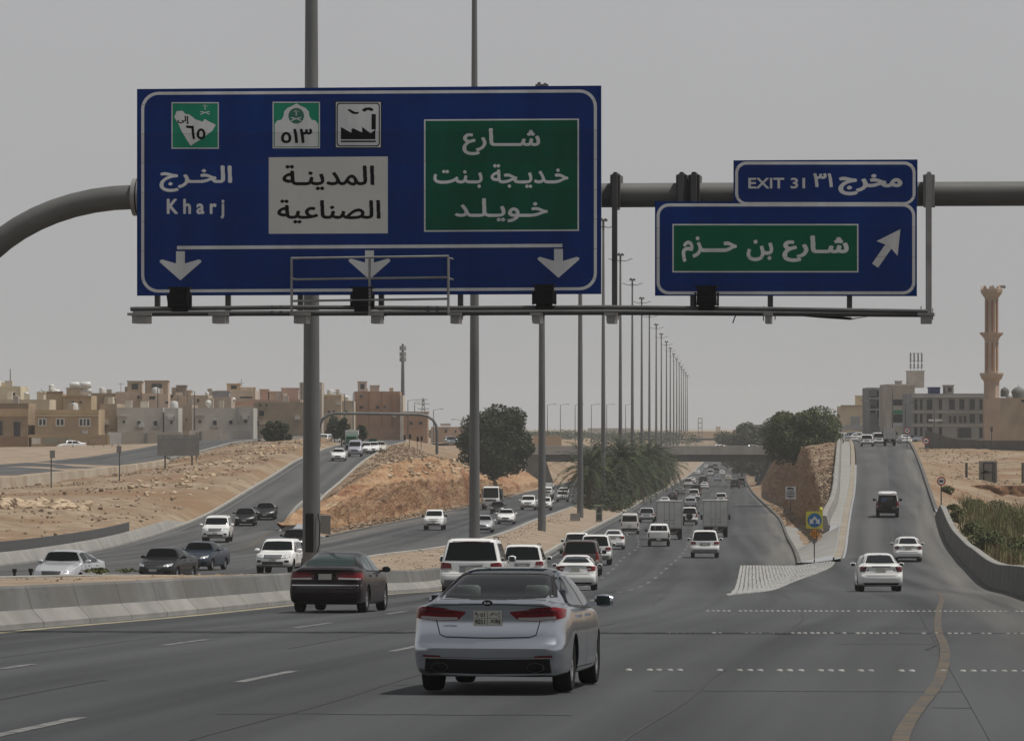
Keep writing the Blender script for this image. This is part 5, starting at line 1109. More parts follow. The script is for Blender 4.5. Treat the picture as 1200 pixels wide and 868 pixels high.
for x in (-32.5, 0.3 , 33.5, 66):
    mb = MB(); mb.bbox((x*k-.12,-.12,-.5), (x*k+.12,.12,23*k)); mb.build('post', M['steel_dark'], t_)
mb = MB()
for z in (2, 9, 16, 22): mb.tube([(-32.5*k,0,z*k), (66*k,0,z*k)], .012, 5)
mb.build('wire', M['steel_dark'], t_)
mb = MB()
for i in range(10):
    p = W(1163+4.2*i, 655+3.2*i, 235-5*i); t = thing('fence_post', 'leaning wooden fence post behind the parapet wall on the right', 'fence post', p, (0.06*math.sin(i*2.1), .09*math.sin(i*1.3), 0), 'wooden fence posts behind the parapet'); q = MB(); q.tube([(0,0,-.6), (.02,0,.75+.15*math.sin(i*1.7))], .035, 6); q.build('post', mat('post_wood', (.2,.15,.1), rough=.9) if i == 0 else bpy.data.materials['post_wood'], t)
# median furniture
t_ = thing('control_cabinet', 'small green grey electrical cabinet on the median before the palms', 'cabinet', W(702, 610, 470)); 
mb = MB(); mb.bbox((-.35,-.3,-.1), (.35,.3,1.65)); mb.bbox((-.6,-.5,1.65), (.6,.4,1.72)); mb.build('body', plaster((.22,.24,.2)), t_)
mb = MB(); mb.bbox((-.2,-.33,.9), (.2,-.302,1.5)); mb.bbox((-.25,-.33,.1), (.25,-.302,.7)); mb.build('door', M['steel_dark'], t_)
t_ = thing('concrete_block', 'pale concrete block lying on the median beside the fourth mast', 'block', W(674, 609, 455)); mb = MB(); mb.box((0,0,.3), (1.0,.7,.8), 0, .1, .95); mb.build('block', M['concrete_pale'], t_)
for px, d, lb in ((17, 188, 'short black post on the median at the far left'), (36, 189, 'second short black post on the median at the far left')):
    t_ = thing('marker_post', lb, 'post', (W(px, 0, d).x, d, zL(d)-.15)); mb = MB(); mb.tube([(0,0,-.2), (0,0,.62)], .06, 8); mb.tube([(0,0,.5), (0,0,.66)], .1, 8); mb.build('post', M['black'], t_)
# wooden pickets leaning on the construction site
for i in range(14):
    p = W(58+6.6*i, 536-.6*i+2*math.sin(i*3), 590); t_ = thing('site_picket', 'leaning wooden picket on the dug-up ground below the tan house', 'picket', p, (0, .5*math.sin(i*2.3), 0), 'leaning pickets on the construction site'); mb = MB(); mb.tube([(0,0,-.3), (0,0,1.0+.4*math.sin(i*1.9))], .06, 5); mb.build('stake', M['shade_board'], t_)
# ---------------------------------------------------------------- vegetation
def leaf_mat(name, a, b):
    return mat(name, a, b, 0.55, 0.75, detail=4, spec=.25, ramp=(.3,.7))
def leaves(mb, c, rad, n, size, rng, squash=(1,1,1), flat=.35):
    """leaf quads on a lumpy shell of clumps inside an ellipsoid"""
    for _ in range(n):
        while True:
            p = Vector((rng.uniform(-1,1), rng.uniform(-1,1), rng.uniform(-1,1)))
            if p.length <= 1: break
        if p.length < .55 and rng.random() < .7: p = p.normalized()*rng.uniform(.55, 1)
        q = Vector((c[0]+p.x*rad*squash[0], c[1]+p.y*rad*squash[1], c[2]+p.z*rad*squash[2]))
        u = Vector((rng.gauss(0,1), rng.gauss(0,1), rng.gauss(0,1)*flat)).normalized(); v = u.cross(Vector((rng.gauss(0,1), rng.gauss(0,1), rng.gauss(0,1)))).normalized()
        s = size*rng.uniform(.6, 1.3); mb.add([q-u*s-v*s*.5, q+u*s-v*s*.5, q+u*s*.8+v*s*.5, q-u*s*.8+v*s*.5], [(0,1,2,3)])
def broad_tree(name, label, base, w, h, trunk_h, leafm, seed, n=9000, size=.17, cat='tree', group=None, skew=0, sub=None, low=0.0):
    """uneven crown of many overlapping leaf clumps on a branching trunk"""
    rng = random.Random(seed); t = thing(name, label, cat, base, group=group)
    tb = MB(); tb.tube([(0,0,-.6), (.05,0,trunk_h*.5), (.12,.05,trunk_h+.4)], [w*.035+.05, w*.028+.04, w*.02+.03], 8)
    crown = MB(); cl = []
    nb = 40 if n > 30000 else 26 if n > 3000 else 14
    for i in range(nb):
        a = rng.uniform(0, 2*PI); rr = math.sqrt(rng.uniform(0, 1))*.78; zz_ = rng.uniform(-.8, .82)
        k = math.sqrt(max(.12, 1-zz_*zz_))
        cl.append((Vector((math.cos(a)*rr*k*w/2+skew*zz_, math.sin(a)*rr*k*w/2, trunk_h*low + (h-trunk_h*low)*(.5+.42*zz_))), w*rng.uniform(.13,.24)))
    for c, r in cl:
        tb.tube([(.1,.03,trunk_h*.8), Vector((c.x*.45, c.y*.45, (c.z+trunk_h)/2)), c], [w*.013+.02, w*.008+.015, .015], 5)
        leaves(crown, c, r, int(n/nb), size, rng, (1,1,.82) if cat != 'tuft' else (1,1,.16))
    if cat != 'tuft': tb.build('trunk', M['bark'], t, 60)
    crown.build('crown', leafm, t, recalc=False)
    return t
M['bark'] = mat('bark', (.09,.07,.05), (.15,.115,.085), 3, .95)
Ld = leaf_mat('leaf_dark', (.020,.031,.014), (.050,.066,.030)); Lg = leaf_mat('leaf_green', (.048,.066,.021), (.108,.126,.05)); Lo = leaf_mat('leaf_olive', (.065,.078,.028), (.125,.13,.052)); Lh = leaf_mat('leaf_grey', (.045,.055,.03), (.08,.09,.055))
b_ = W(588, 556, 690)
broad_tree('round_tree', 'large round dark green tree on top of the left rock cutting', (b_.x-1.1, 690, -5.9), 13.0, 11.2, .9, Ld, 5, 46000, .19, low=.0)
b_ = W(942, 535, 640)
broad_tree('spreading_tree', 'broad bushy green tree on top of the rocky island beside the ramp', (b_.x-.3, 640, -3.0), 13.2, 7.2, 1.0, Lg, 8, 40000, .15, low=.0)
broad_tree('bushy_tree', 'smaller green tree joined to the right flank of the broad island tree', (W(972,530,645).x, 645, -2.3), 5.2, 4.4, 1.0, Lg, 18, 6000, .14, low=.1)
for px, d, w, h, lf, sd, lb in ((322,612,3.6,3.6,Ld,11,'dark feathery tree beside the brown flat block'),(314,618,2.6,3.0,Ld,12,'dark low tree left of the feathery tree'),(333,622,2.4,3.2,Ld,13,'slim dark tree right of the feathery tree'),(400,640,3.0,4.2,Ld,14,'dark green roadside tree at the left ramp mouth'),(424,665,2.0,3.2,Ld,15,'small dark tree before the brick block'),(391,700,3.4,4.6,Ld,16,'tree half hidden behind the green roadside tree'),
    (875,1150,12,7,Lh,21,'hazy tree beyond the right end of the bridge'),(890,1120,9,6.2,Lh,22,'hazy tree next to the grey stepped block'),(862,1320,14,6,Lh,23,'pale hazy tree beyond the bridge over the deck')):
    bz = -.6 if px < 500 else -4.5
    broad_tree('tree', lb, (W(px,0,d).x, d, bz), w, h, .8, lf, sd, 3000, .13 if d < 800 else .3, low=.1)
for i, (px, d, w, h) in enumerate(((852,1150,7,5),(868,1080,6,5),(880,1010,6,5.5),(893,970,5,5),(845,1350,9,6),(858,1250,7,5.5))):
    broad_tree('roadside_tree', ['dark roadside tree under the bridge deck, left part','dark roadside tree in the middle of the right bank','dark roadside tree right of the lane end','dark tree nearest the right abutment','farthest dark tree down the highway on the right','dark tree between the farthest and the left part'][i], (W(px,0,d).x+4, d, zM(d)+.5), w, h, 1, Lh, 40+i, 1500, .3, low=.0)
# date palms on the median
M['frond'] = mat('frond', (.022,.034,.013), (.058,.076,.030), .7, .8, spec=.2)
M['dead_frond'] = mat('dead_frond', (.075,.06,.04), (.12,.095,.065), 1, .9)
M['palm_bark'] = mat('palm_bark', (.08,.065,.05), (.14,.115,.09), 4, .95, bump=.6, bscale=9)
def palm(seed, th, fl):
    rng = random.Random(seed); t = thing('date_palm', '', 'palm tree', group='date palms on the median')
    mb = MB(); mb.tube([(0,0,-.5), (.02,.02,th*.3), (.05,0,th*.7), (.05,.05,th)], [.36,.30,.27,.30], 10); mb.build('trunk', M['palm_bark'], t, 60)
    live = MB(); dead = MB()
    nf = 62
    for i in range(nf):
        az = i*2.39996+rng.uniform(-.2,.2); el = math.radians(86 - 118*(i/nf)**.9 + rng.uniform(-6,6)); L_ = fl*rng.uniform(.85,1.1); seg = 9
        p = Vector((.05,.05,th)); dirh = Vector((math.cos(az), math.sin(az), 0)); ang = el; spine = [p.copy()]
        for s in range(seg):
            p = p + (dirh*math.cos(ang)+Vector((0,0,1))*math.sin(ang))*(L_/seg); ang -= math.radians(7.5+rng.uniform(0,3)); spine.append(p.copy())
        B = dead if i > nf*.9 else live
        B.tube(spine, [.035]*3+[.022]*4+[.012]*(seg-6), 3, 0, False)
        side = dirh.cross(Vector((0,0,1))).normalized()
        for s in range(2, seg*2+1):
            f = s/2; a, b = int(min(f, seg-1)), int(min(f, seg-1))+1; q = spine[a].lerp(spine[b], f-a if f < seg else 1); tg = (spine[b]-spine[a]).normalized()
            ll = .62*math.sin(PI*(.12+.8*s/(seg*2)))+.12
            for sg in (-1, 1):
                v = (side*sg*.75+tg*.75+Vector((0,0,.25 if rng.random() < .5 else -.1))).normalized()*ll*rng.uniform(.8,1.2); w_ = tg*.07
                B.add([q-w_, q+w_, q+v], [(0,1,2)])
    live.build('fronds', M['frond'], t, recalc=False); dead.build('dead_fronds', M['dead_frond'], t, recalc=False)
    return t
pv0 = [palm(3, 4.2, 4.3), palm(4, 3.0, 4.4), palm(6, 5.0, 4.0)]
rp = random.Random(12)
spots = [(690,566,0),(712,600,1),(729,622,2),(722,650,0),(742,668,1),(738,700,2),(757,722,0),(752,758,1),(768,775,2),(766,812,0),(777,830,1),(776,862,2),(785,885,0),(700,640,2),(788,955,1)]
wrd = ['nearest the cabinet, leftmost of the clump','second in the clump with low skirts','third in the clump behind the fifth mast','half hidden behind the second palm','under the seventh mast, low crowned','rising behind the under-mast palm','fifth along the kerb','tucked behind the fifth palm','next along the kerb before the deep clump','behind that kerb palm','near the right end of the clump','second from the right end of the clump','last before the bridge','tall crowned one at the back of the left end','first beyond the bridge','second beyond the bridge','third beyond the bridge','farthest beyond the bridge']
used = set()
for i, (px, d, k) in enumerate(spots):
    o = pv0[k] if k not in used else copy_tree(pv0[k]); used.add(k)
    x = min(W(px,0,d).x, xML(d)-1.2); x = max(x, xLR(d)+1.2)
    o.location = (x, d, zM(d)+.15); o.rotation_euler = (0, 0, rp.uniform(0, 6)); s = rp.uniform(1.12, 1.32); o.scale = (s, s, s*rp.uniform(.95,1.08)); o['label'] = 'date palm with dark drooping fronds, ' + wrd[i]
# low planting under the palms
mb = MB(); rg = random.Random(2)
for d in range(556, 900, 3):
    x0, x1 = xLR(d)+.6, xML(d)-.5
    for _ in range(5): leaves(mb, (rg.uniform(x0, x1), d+rg.uniform(-1.5,1.5), zM(d)+.7), 1.15, 34, .14, rg, (1,1,.85))
for d in range(566, 880, 4):
    x0, x1 = xLR(d)+1.5, xML(d)-1.4
    for _ in range(3): leaves(mb, (rg.uniform(x0, x1), d+rg.uniform(-2,2), zM(d)+rg.uniform(1.2, 4.2)), 1.5, 40, .17, rg, (1,1,1))
tag(mb.build('undergrowth', Ld, recalc=False), 'low dry green shrubs covering the median under the palms', 'ground cover', kind='stuff')
# scrub on the right slope
mb = MB(); rg = random.Random(5)
def qz(d, x):   # ground on the right slope
    t = (x-xRR(d))/qX(d) if x < xRR(d)+qX(d) else 1
    return (zR(d)+.12)*(1-t)+qZ(d)*t if t < 1 else qZ(d)
for _ in range(1700):
    d = rg.uniform(225, 385); x = xRR(d)+rg.uniform(1.6 if d < 330 else 3.0, 26); z = qz(d, x)
    hgt = rg.uniform(.5, 1.7)*(1 if d > 300 else .8)
    for _k in range(16):
        a = rg.uniform(0, 2*PI); b = Vector((x+rg.gauss(0,.25), d+rg.gauss(0,.25), z-.05)); ln = Vector((math.cos(a)*.35*hgt, math.sin(a)*.35*hgt, hgt*rg.uniform(.6,1.1))); s = Vector((-math.sin(a), math.cos(a), 0))*.03
        mb.add([b-s, b+s, b+ln*.6+s*.8+Vector((0,0,.1)), b+ln], [(0,1,2,3)], 0 if rg.random() < .45 else 1)
tag(mb.build('reeds', [mat('reed_dry', (.12,.10,.05), (.20,.165,.085), .8, .9), mat('reed_green', (.055,.075,.022), (.11,.13,.045), .8, .9)], recalc=False), 'dry and green reeds covering the slope right of the parapet', 'reeds', kind='stuff')
for i, (px, d, w, h, lf) in enumerate(((1155,262,2.3,2.0,Lg),(1180,275,2.6,1.3,Lo),(1122,322,1.6,1.2,Lo),(1140,300,1.7,1.1,Lg),(1196,258,2.4,1.2,Lg),(1120,350,1.5,.8,Lo),(1190,330,3.2,1.5,Lo),(1165,380,3.0,1.3,Lo),(1140,372,2.4,1.2,Lo),(1112,392,1.5,1.0,Lo),(1215,290,3,2,Lg))):
    x = W(px,0,d).x; z = qz(d, x)
    broad_tree('shrub', ['bright green shrub just behind the parapet wall','olive shrub right of the bright green shrub','olive shrub at the top end of the parapet','small green shrub behind the parapet top','green shrub at the right frame edge by the fence posts','dark shrub beside the round speed sign post','wide olive shrub in the reeds at right','olive shrub below the red cut bank','olive shrub in the middle of the reeds','dark shrub at the foot of the slope by the ramp','green shrub just outside the right edge'][i], (x, d, z-.15), w, h, .25, lf, 60+i, 1400, .085, 'shrub', low=.0)
# dry tufts on the median
mb0 = None
for i, (px, py) in enumerate(((148,671),(118,672),(612,636),(668,622),(660,646))):
    d, x, z = solve(lambda q: zM(q)+hF(q), px, py); broad_tree('dry_tuft', ['dry green tuft on the median before the silver car','low dry tuft left of the green tuft on the median','dry tuft beside the third mast foot','dry tuft on the median before the cabinet','small dry tuft at the end of the barrier'][i], (x, d, z+.02), 1.3 if i < 2 else .9, .16, .01, Lo, 80+i, 260, .05, 'tuft', low=.0)
# boulders
bl = []
for s in range(5):
    rg = random.Random(100+s); bm = bmesh.new(); bmesh.ops.create_icosphere(bm, subdivisions=2, radius=.5)
    for v in bm.verts:
        n_ = mnoise.noise(v.co*2.2+Vector((s*7,0,0))); v.co *= 1+.45*n_
        v.co.x = max(-.42, min(.42, v.co.x*1.25)); v.co.z = max(-.3, min(.28, v.co.z)); v.co.y = max(-.36, min(.36, v.co.y))
    me = bpy.data.meshes.new('boulder'); bm.to_mesh(me); bm.free(); me.materials.append(M['boulder']); bl.append(me)
def hillz(x, d):
    w, m1, p1 = wX(d), mX(d), xPL(d)-1.6
    if x < m1: t = (x-w)/(m1-w); return wZ(d)*(1-t)+mZ(d)*t
    t = min(1, (x-m1)/(p1-m1)); return mZ(d)*(1-t)+pZ(d)*t
rg = random.Random(77)
def boulder(x, d, z, s, label, group):
    o = bpy.data.objects.new('boulder', rg.choice(bl)); COL.objects.link(o); o.location = (x, d, z); o.scale = (s*rg.uniform(.8,1.5), s*rg.uniform(.8,1.3), s*rg.uniform(.6,1)); o.rotation_euler = (rg.uniform(-.4,.4), rg.uniform(-.4,.4), rg.uniform(0,6))
    tag(o, label, 'boulder', group)
for i in range(70):
    u = rg.random(); px = -10+118*u; py = 578+ (597-578)*rg.random()*(1-.35*u)+ (14*u if u > .6 else 6*u)
    d = 360-22*(py-580)/20+rg.uniform(-6,6); x = (px-CX)*d/F; boulder(x, d, hillz(x, d)+.1, rg.uniform(.5,1.25), 'pale boulder in the long heap on the left hillside', 'pale boulders heaped on the left hillside')
for i in range(170):
    d = rg.uniform(385, 560); t = rg.random(); x = mX(d)+(xPL(d)-2-mX(d))*t + rg.uniform(-2,0); boulder(x, d, hillz(x, d)+.05, rg.uniform(.2,.7), 'loose broken rock on the bank above the left ramp', 'broken rocks on the bank above the ramp')
for i in range(90):
    d = rg.uniform(445, 730); x = rF(d)+cX(d)+rg.uniform(-.4, 2.4); t = (x-(rF(d)+cX(d)))/max(.3, -cX(d)); z = cZ(d)*(1-t)+tZ(d)*t if 0 < t < 1 else cZ(d)
    boulder(x, d, z+.15, rg.uniform(.3,.85), 'broken rock on the rim of the left rock cutting', 'broken rocks on the cutting rim')

# hazy far tree line on the horizon
mb = MB(); rg = random.Random(8)
for k in range(150):
    px = 596+rg.random()*200; d = rg.uniform(1500, 2300); leaves(mb, ((px-CX)*d/F, d, -3.0+rg.uniform(0, 1.2)), rg.uniform(3, 6), 130, .36, rg, (1.8,1,.5))
for k in range(60):
    px = 505+rg.random()*110; d = rg.uniform(1250, 1700); leaves(mb, ((px-CX)*d/F, d, -1.6+rg.uniform(0, 1.6)), rg.uniform(2, 4), 90, .35, rg, (1.6,1,.5))
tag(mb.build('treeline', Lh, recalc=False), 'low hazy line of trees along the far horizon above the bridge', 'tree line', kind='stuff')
# loose stones over the bare ground
mb = MB(); rg = random.Random(31)
def stone(x, y, z, s):
    R = Matrix.Rotation(rg.uniform(0, 6), 3, 'Z') @ Matrix.Rotation(rg.uniform(-.5, .5), 3, 'X'); c = [Vector((a*rg.uniform(.5, 1), b*rg.uniform(.4, .9), e*rg.uniform(.3, .7)))*s for a in (-1, 1) for b in (-1, 1) for e in (-1, 1)]
    mb.add([R @ q + Vector((x, y, z)) for q in c], [(0,1,3,2), (4,6,7,5), (0,4,5,1), (2,3,7,6), (0,2,6,4), (1,5,7,3)])
for _ in range(5200):
    d = rg.uniform(225, 620); w0, p0 = wX(d), xPL(d)-1.7; t = rg.random(); x = w0+(p0-w0)*t
    if mnoise.noise(Vector((x*.09, d*.05, 3))) + rg.uniform(-.25, .25) < .0: continue
    stone(x, d, hillz(x, d)+.05, rg.uniform(.04, .15) if rg.random() < .95 else rg.uniform(.15, .32))
for _ in range(1500):
    d = rg.uniform(380, 720); a, b = xPR(d)+.6, rF(d)+cX(d); t = rg.random(); z = zP(d)+.14 + (cZ(d)-zP(d)-.14)*t; stone(a+(b-a)*t, d, z+.05, rg.uniform(.04, .16))
for _ in range(900):
    d = rg.uniform(345, 730); stone(rF(d)+rg.uniform(0, 1.3), d, zL(d)+.26, rg.uniform(.06, .25))
for _ in range(1300):
    d = rg.uniform(312, 640); a, b = fX(d)+tX(d), bX(d)-.3; t = rg.random(); z = tZr(d)+(zR(d)+.25-tZr(d))*t; stone(a+(b-a)*t, d, z+.05, rg.uniform(.04, .2))
for _ in range(500):
    d = rg.uniform(330, 640); t = rg.random(); stone(xMR(d)+.4+(fX(d)-xMR(d))*t, d, zM(d)+.25+.15*t, rg.uniform(.05, .2)) if d > 440 else None
for _ in range(2600):
    d = rg.uniform(330, 560); x = xRR(d)+rg.uniform(.8, 30); z = qz(d, x)
    stone(x, d, z+.04, rg.uniform(.03, .14))
for _ in range(1400):
    d = rg.uniform(110, 480); t = rg.random(); x = xLR(d)+.5+(xML(d)-1.4-xLR(d)-.5)*t; stone(x, d, (zE(d)*(1-t)+(zM(d)+hF(d))*t)+.01, rg.uniform(.02, .06))
tag(mb.build('rubble', mat('rubble', (.20,.143,.10), (.31,.24,.175), .9, .95, spec=.1)), 'loose tan stones scattered over the bare slopes and the median', 'stones', kind='stuff')
# ---------------------------------------------------------------- vehicles
def paint(name, c, metal=0.0, rough=.32, coat=.6):
    m, n, l, b = nt(name)
    tc = n.new('ShaderNodeTexCoord'); ns = n.new('ShaderNodeTexNoise'); ns.inputs['Scale'].default_value = 1.4; ns.inputs['Detail'].default_value = 5
    l.new(tc.outputs['Object'], ns.inputs['Vector'])
    gz = n.new('ShaderNodeSeparateXYZ'); l.new(tc.outputs['Object'], gz.inputs['Vector'])
    ad = n.new('ShaderNodeMath'); ad.operation = 'MULTIPLY_ADD'; l.new(gz.outputs['Z'], ad.inputs[0]); ad.inputs[1].default_value = -.55; l.new(ns.outputs['Fac'], ad.inputs[2])
    cr = n.new('ShaderNodeValToRGB'); cr.color_ramp.elements[0].position = .18; cr.color_ramp.elements[1].position = .46   # dust low on the body
    cr.color_ramp.elements[0].color = (*c, 1); cr.color_ramp.elements[1].color = (*(x*.87+y*.13*min(1, .25+x*2) for x, y in zip(c, (.25,.21,.16))), 1)
    l.new(ad.outputs[0], cr.inputs['Fac']); l.new(cr.outputs['Color'], b.inputs['Base Color'])
    b.inputs['Metallic'].default_value = metal; b.inputs['Roughness'].default_value = rough
    b.inputs['Coat Weight'].default_value = coat if max(c) > .15 else .28; b.inputs['Coat Roughness'].default_value = .05; b.inputs['Specular IOR Level'].default_value = .5 if max(c) > .15 else .15
    return m
PT = {'white': paint('paint_white', (.74,.74,.73)), 'white_warm': paint('paint_white_warm', (.66,.65,.62)), 'silver': paint('paint_silver', (.50,.53,.58), .92, .22), 'silver_light': paint('paint_silver_light', (.52,.53,.55), .45, .32),
      'black': paint('paint_black', (.004,.004,.0045)), 'maroon': paint('paint_maroon_black', (.008,.004,.005)), 'grey_dark': paint('paint_grey_dark', (.02,.0205,.023), .2), 'brown_grey': paint('paint_brown_grey', (.10,.088,.08), .3), 'blue_dark': paint('paint_blue_dark', (.035,.045,.065), .3),
      'grey': paint('paint_grey', (.2,.205,.21), .4), 'lilac': paint('paint_lilac', (.36,.36,.42), .4), 'cream': paint('paint_cream', (.5,.47,.4)), 'green': paint('paint_green', (.03,.12,.07)), 'red': paint('paint_red', (.3,.03,.02))}
M['glass'] = mat('tinted_glass', (.006,.008,.009), rough=.05, spec=.16); M['glass_green'] = mat('green_glass', (.018,.032,.031), rough=.05, spec=.25)
M['rubber'] = mat('rubber', (.010,.010,.0105), (.02,.0195,.019), 6, .9, spec=.15); M['alloy'] = mat('alloy', (.36,.37,.38), rough=.35, metal=.7); M['trim'] = mat('black_trim', (.007,.007,.0075), rough=.55, spec=.2)
M['tail'] = mat('tail_red', (.13,.005,.009), (.18,.008,.012), 9, .18, spec=.4); M['tail_dark'] = mat('tail_dark', (.055,.004,.007), rough=.15, spec=.6); M['tail_clear'] = mat('tail_clear', (.40,.36,.36), rough=.2); M['lamp'] = mat('lamp_clear', (.55,.57,.58), (.25,.26,.27), 14, .12, spec=.7); M['plate'] = mat('plate', (.42,.41,.36), (.5,.49,.44), 3, .5); M['chrome'] = mat('chrome', (.55,.56,.57), rough=.18, metal=.9)
M['seam'] = mat('seam', (.02,.02,.021), rough=.8); M['grille'] = mat('grille', (.02,.02,.022), (.07,.07,.075), 18, .4, stretch=(.05,1,3)); M['amber'] = mat('amber', (.5,.2,.02), rough=.25)
M['cargo'] = mat('cargo_box', (.56,.57,.56), (.66,.665,.655), .7, .55, detail=8, c3=(.50,.49,.46), scale3=.5); M['cargo_frame'] = mat('cargo_frame', (.30,.31,.31), rough=.6); M['seat'] = mat('seat_trim', (.30,.28,.25), rough=.9); M['cabin_dark'] = mat('cabin_trim', (.05,.05,.05), rough=.9)
M['skin'] = mat('skin', (.30,.18,.12), rough=.7); M['cloth_white'] = mat('cloth_white', (.6,.6,.58), rough=.9); M['load_blue'] = mat('tarpaulin', (.05,.09,.18), (.09,.14,.24), 2, .8)

def catmull(P, per):
    P = [np.array(p, float) for p in P]; out = []
    for i in range(len(P)-1):
        p0, p1, p2, p3 = P[max(i-1,0)], P[i], P[i+1], P[min(i+2, len(P)-1)]
        m1 = (p2-p0)*.5; m2 = (p3-p1)*.5; L = np.linalg.norm(p2-p1)+1e-9
        for m_ in (m1, m2):
            q = np.linalg.norm(m_)
            if q > L: m_ *= L/q
        for k in range(per):
            t = k/per; h = (2*t**3-3*t*t+1, t**3-2*t*t+t, -2*t**3+3*t*t, t**3-t*t); out.append(h[0]*p1+h[1]*m1+h[2]*p2+h[3]*m2)
    out.append(P[-1]); return np.array(out)
def lin(pts):
    xs = [p[0] for p in pts]; ys = [p[1] for p in pts]; return lambda x: float(np.interp(x, xs, ys))

class Veh:
    """a vehicle kind: a closed lofted shell cut by its wheel arches, with windows, lamps and trim laid on it as shells of their own"""
    def __init__(s, st):
        s.st = st; s.parts = []; L, W_ = st['L'], st['W']; s.L = L; hw0 = W_/2
        hw = pchip(st.get('plan', [(0,.86),(.04,.915),(.12,.955),(.3,.985),(.7,1),(L*.5,1),(L-1.0,.985),(L-.5,.94),(L-.2,.86),(L-.05,.76),(L,.66)]))
        zl = pchip(st['zlow']); zs = pchip(st['zsh']); zt = pchip(st['ztop']); wt = pchip(st['wtop']); tail = lin(st['tail']); nose = lin(st['nose'])
        tum = st.get('tumble', .93)
        ys = sorted(set([0,.02,.05,.09,.15,.22,.3,.4] + list(np.linspace(.5, L-.5, 56)) + [L-.4,L-.3,L-.2,L-.13,L-.07,L-.03,L] + st.get('extra', [])))
        rows = []
        for Y in ys:
            h = hw0*hw(Y); b, sh, tp, w = zl(Y), zs(Y), zt(Y), min(wt(Y)*hw0, h*.95); rz = min(.08, (tp-sh)*.5)
            P6 = (h*tum, sh+.018); P8 = (w, tp-rz); d = np.array(P8)-np.array(P6)
            P7 = (P6[0]+d[0]*.5+.018*min(1, (tp-sh)/.3), P6[1]+d[1]*.5)
            sec = catmull([(0,b),(.78*h,b),(.93*h,b+.04),(.985*h,b+.15),(h,b+.5*(sh-b)),(.992*h,b+.78*(sh-b)),(.962*h,sh),P6,P7,P8,(w-.11,tp-rz*.22),(w*.5,tp-.004),(0,tp)], 4)
            rows.append([(x, Y + tail(z)*math.exp(-(Y/.45)**2) - nose(z)*math.exp(-((L-Y)/.5)**2), z) for x, z in sec])
        m = len(rows[0]); bm = bmesh.new(); G = []
        for r in rows:
            a = [bm.verts.new(p) for p in r]; c = [a[0]] + [bm.verts.new((-p[0], p[1], p[2])) for p in r[1:-1]] + [a[-1]]; G.append((a, c))
        for i in range(len(G)-1):
            for j in range(m-1):
                for side in (0, 1):
                    q = (G[i][side][j], G[i][side][j+1], G[i+1][side][j+1], G[i+1][side][j]); bm.faces.new(q if side == 0 else q[::-1])
        def cap(i, sg, bulge):
            a, c = G[i]; K_ = 10; prev = None
            for j in range(1, m-1):
                row = [a[j]]; xj = rows[i][j][0]
                for k in range(1, K_):
                    t = 1-2*k/K_; yb = bulge*(1-t*t)*min(1, xj/.5); row.append(bm.verts.new((xj*t, rows[i][j][1]-sg*yb, rows[i][j][2])))
                row.append(c[j])
                if prev:
                    for k in range(K_): bm.faces.new((prev[k], prev[k+1], row[k+1], row[k]))
                else:
                    bm.faces.new([a[0]] + row)
                prev = row
            bm.faces.new([a[m-1]] + prev)
        cap(0, 1, st.get('bulge', .05)); cap(len(G)-1, -1, .16)
        bmesh.ops.recalc_face_normals(bm, faces=bm.faces)
        s.bvh = BVHTree.FromBMesh(bm)
        me = bpy.data.meshes.new('body'); bm.to_mesh(me); bm.free(); me.materials.append(PT['white']); me.materials.append(M['trim'])
        s.ax = st['axles']; s.r = st['r']
        ob = bpy.data.objects.new('tmp', me); COL.objects.link(ob); cut = []
        if st.get('arches', True):
            for y in s.ax:
                for sg in (-1, 1):
                    c = MB(); R = s.r*st.get('arch', 1.13); x0, x1 = hw0-.34, hw0+.3
                    c.lathe([(.001, x0),(R, x0),(R, x1),(.001, x1)], 28, 0, 'x', (0, y, s.r)); 
                    if sg < 0: c.v = [(-x, yy, z) for x, yy, z in c.v]
                    cm = c.mesh('cut', [PT['white'], M['trim']]); cm.polygons.foreach_set('material_index', [1]*len(cm.polygons))
                    bmx = bmesh.new(); bmx.from_mesh(cm); bmesh.ops.remove_doubles(bmx, verts=bmx.verts, dist=.003); bmesh.ops.recalc_face_normals(bmx, faces=bmx.faces); bmx.to_mesh(cm); bmx.free()
                    co = bpy.data.objects.new('cut', cm); COL.objects.link(co); cut.append(co)
        for poly, y0, y1 in st.get('holes', []):
            c = MB(); c.prism(poly, y0, y1); cm = c.mesh('cut', [PT['white'], M['trim']]); cm.polygons.foreach_set('material_index', [1]*len(cm.polygons)); co = bpy.data.objects.new('cut', cm); COL.objects.link(co); cut.append(co)
        for co in cut:
            md = ob.modifiers.new('b', 'BOOLEAN'); md.operation = 'DIFFERENCE'; md.object = co; md.solver = 'EXACT'
        bpy.context.view_layer.update()
        ev = ob.evaluated_get(bpy.context.evaluated_depsgraph_get()); nm = bpy.data.meshes.new_from_object(ev)
        for co in cut: bpy.data.objects.remove(co)
        bpy.data.objects.remove(ob)
        nm.polygons.foreach_set('use_smooth', [True]*len(nm.polygons)); nm.set_sharp_from_angle(angle=math.radians(38)); nm.name = 'body'; nm.update()
        s.parts.append(('body', nm, None, True)); s.seams = MB()
    # --- shells
    def hit(s, view, a, b, off):
        L = s.L
        o, d = {'rear': (Vector((a,-6,b)), Vector((0,1,0))), 'front': (Vector((a,L+6,b)), Vector((0,-1,0))), 'right': (Vector((6,a,b)), Vector((-1,0,0))), 'left': (Vector((-6,a,b)), Vector((1,0,0))), 'top': (Vector((a,b,6)), Vector((0,0,-1)))}[view]
        h = s.bvh.ray_cast(o, d)
        return None if h[0] is None else h[0] - d*off
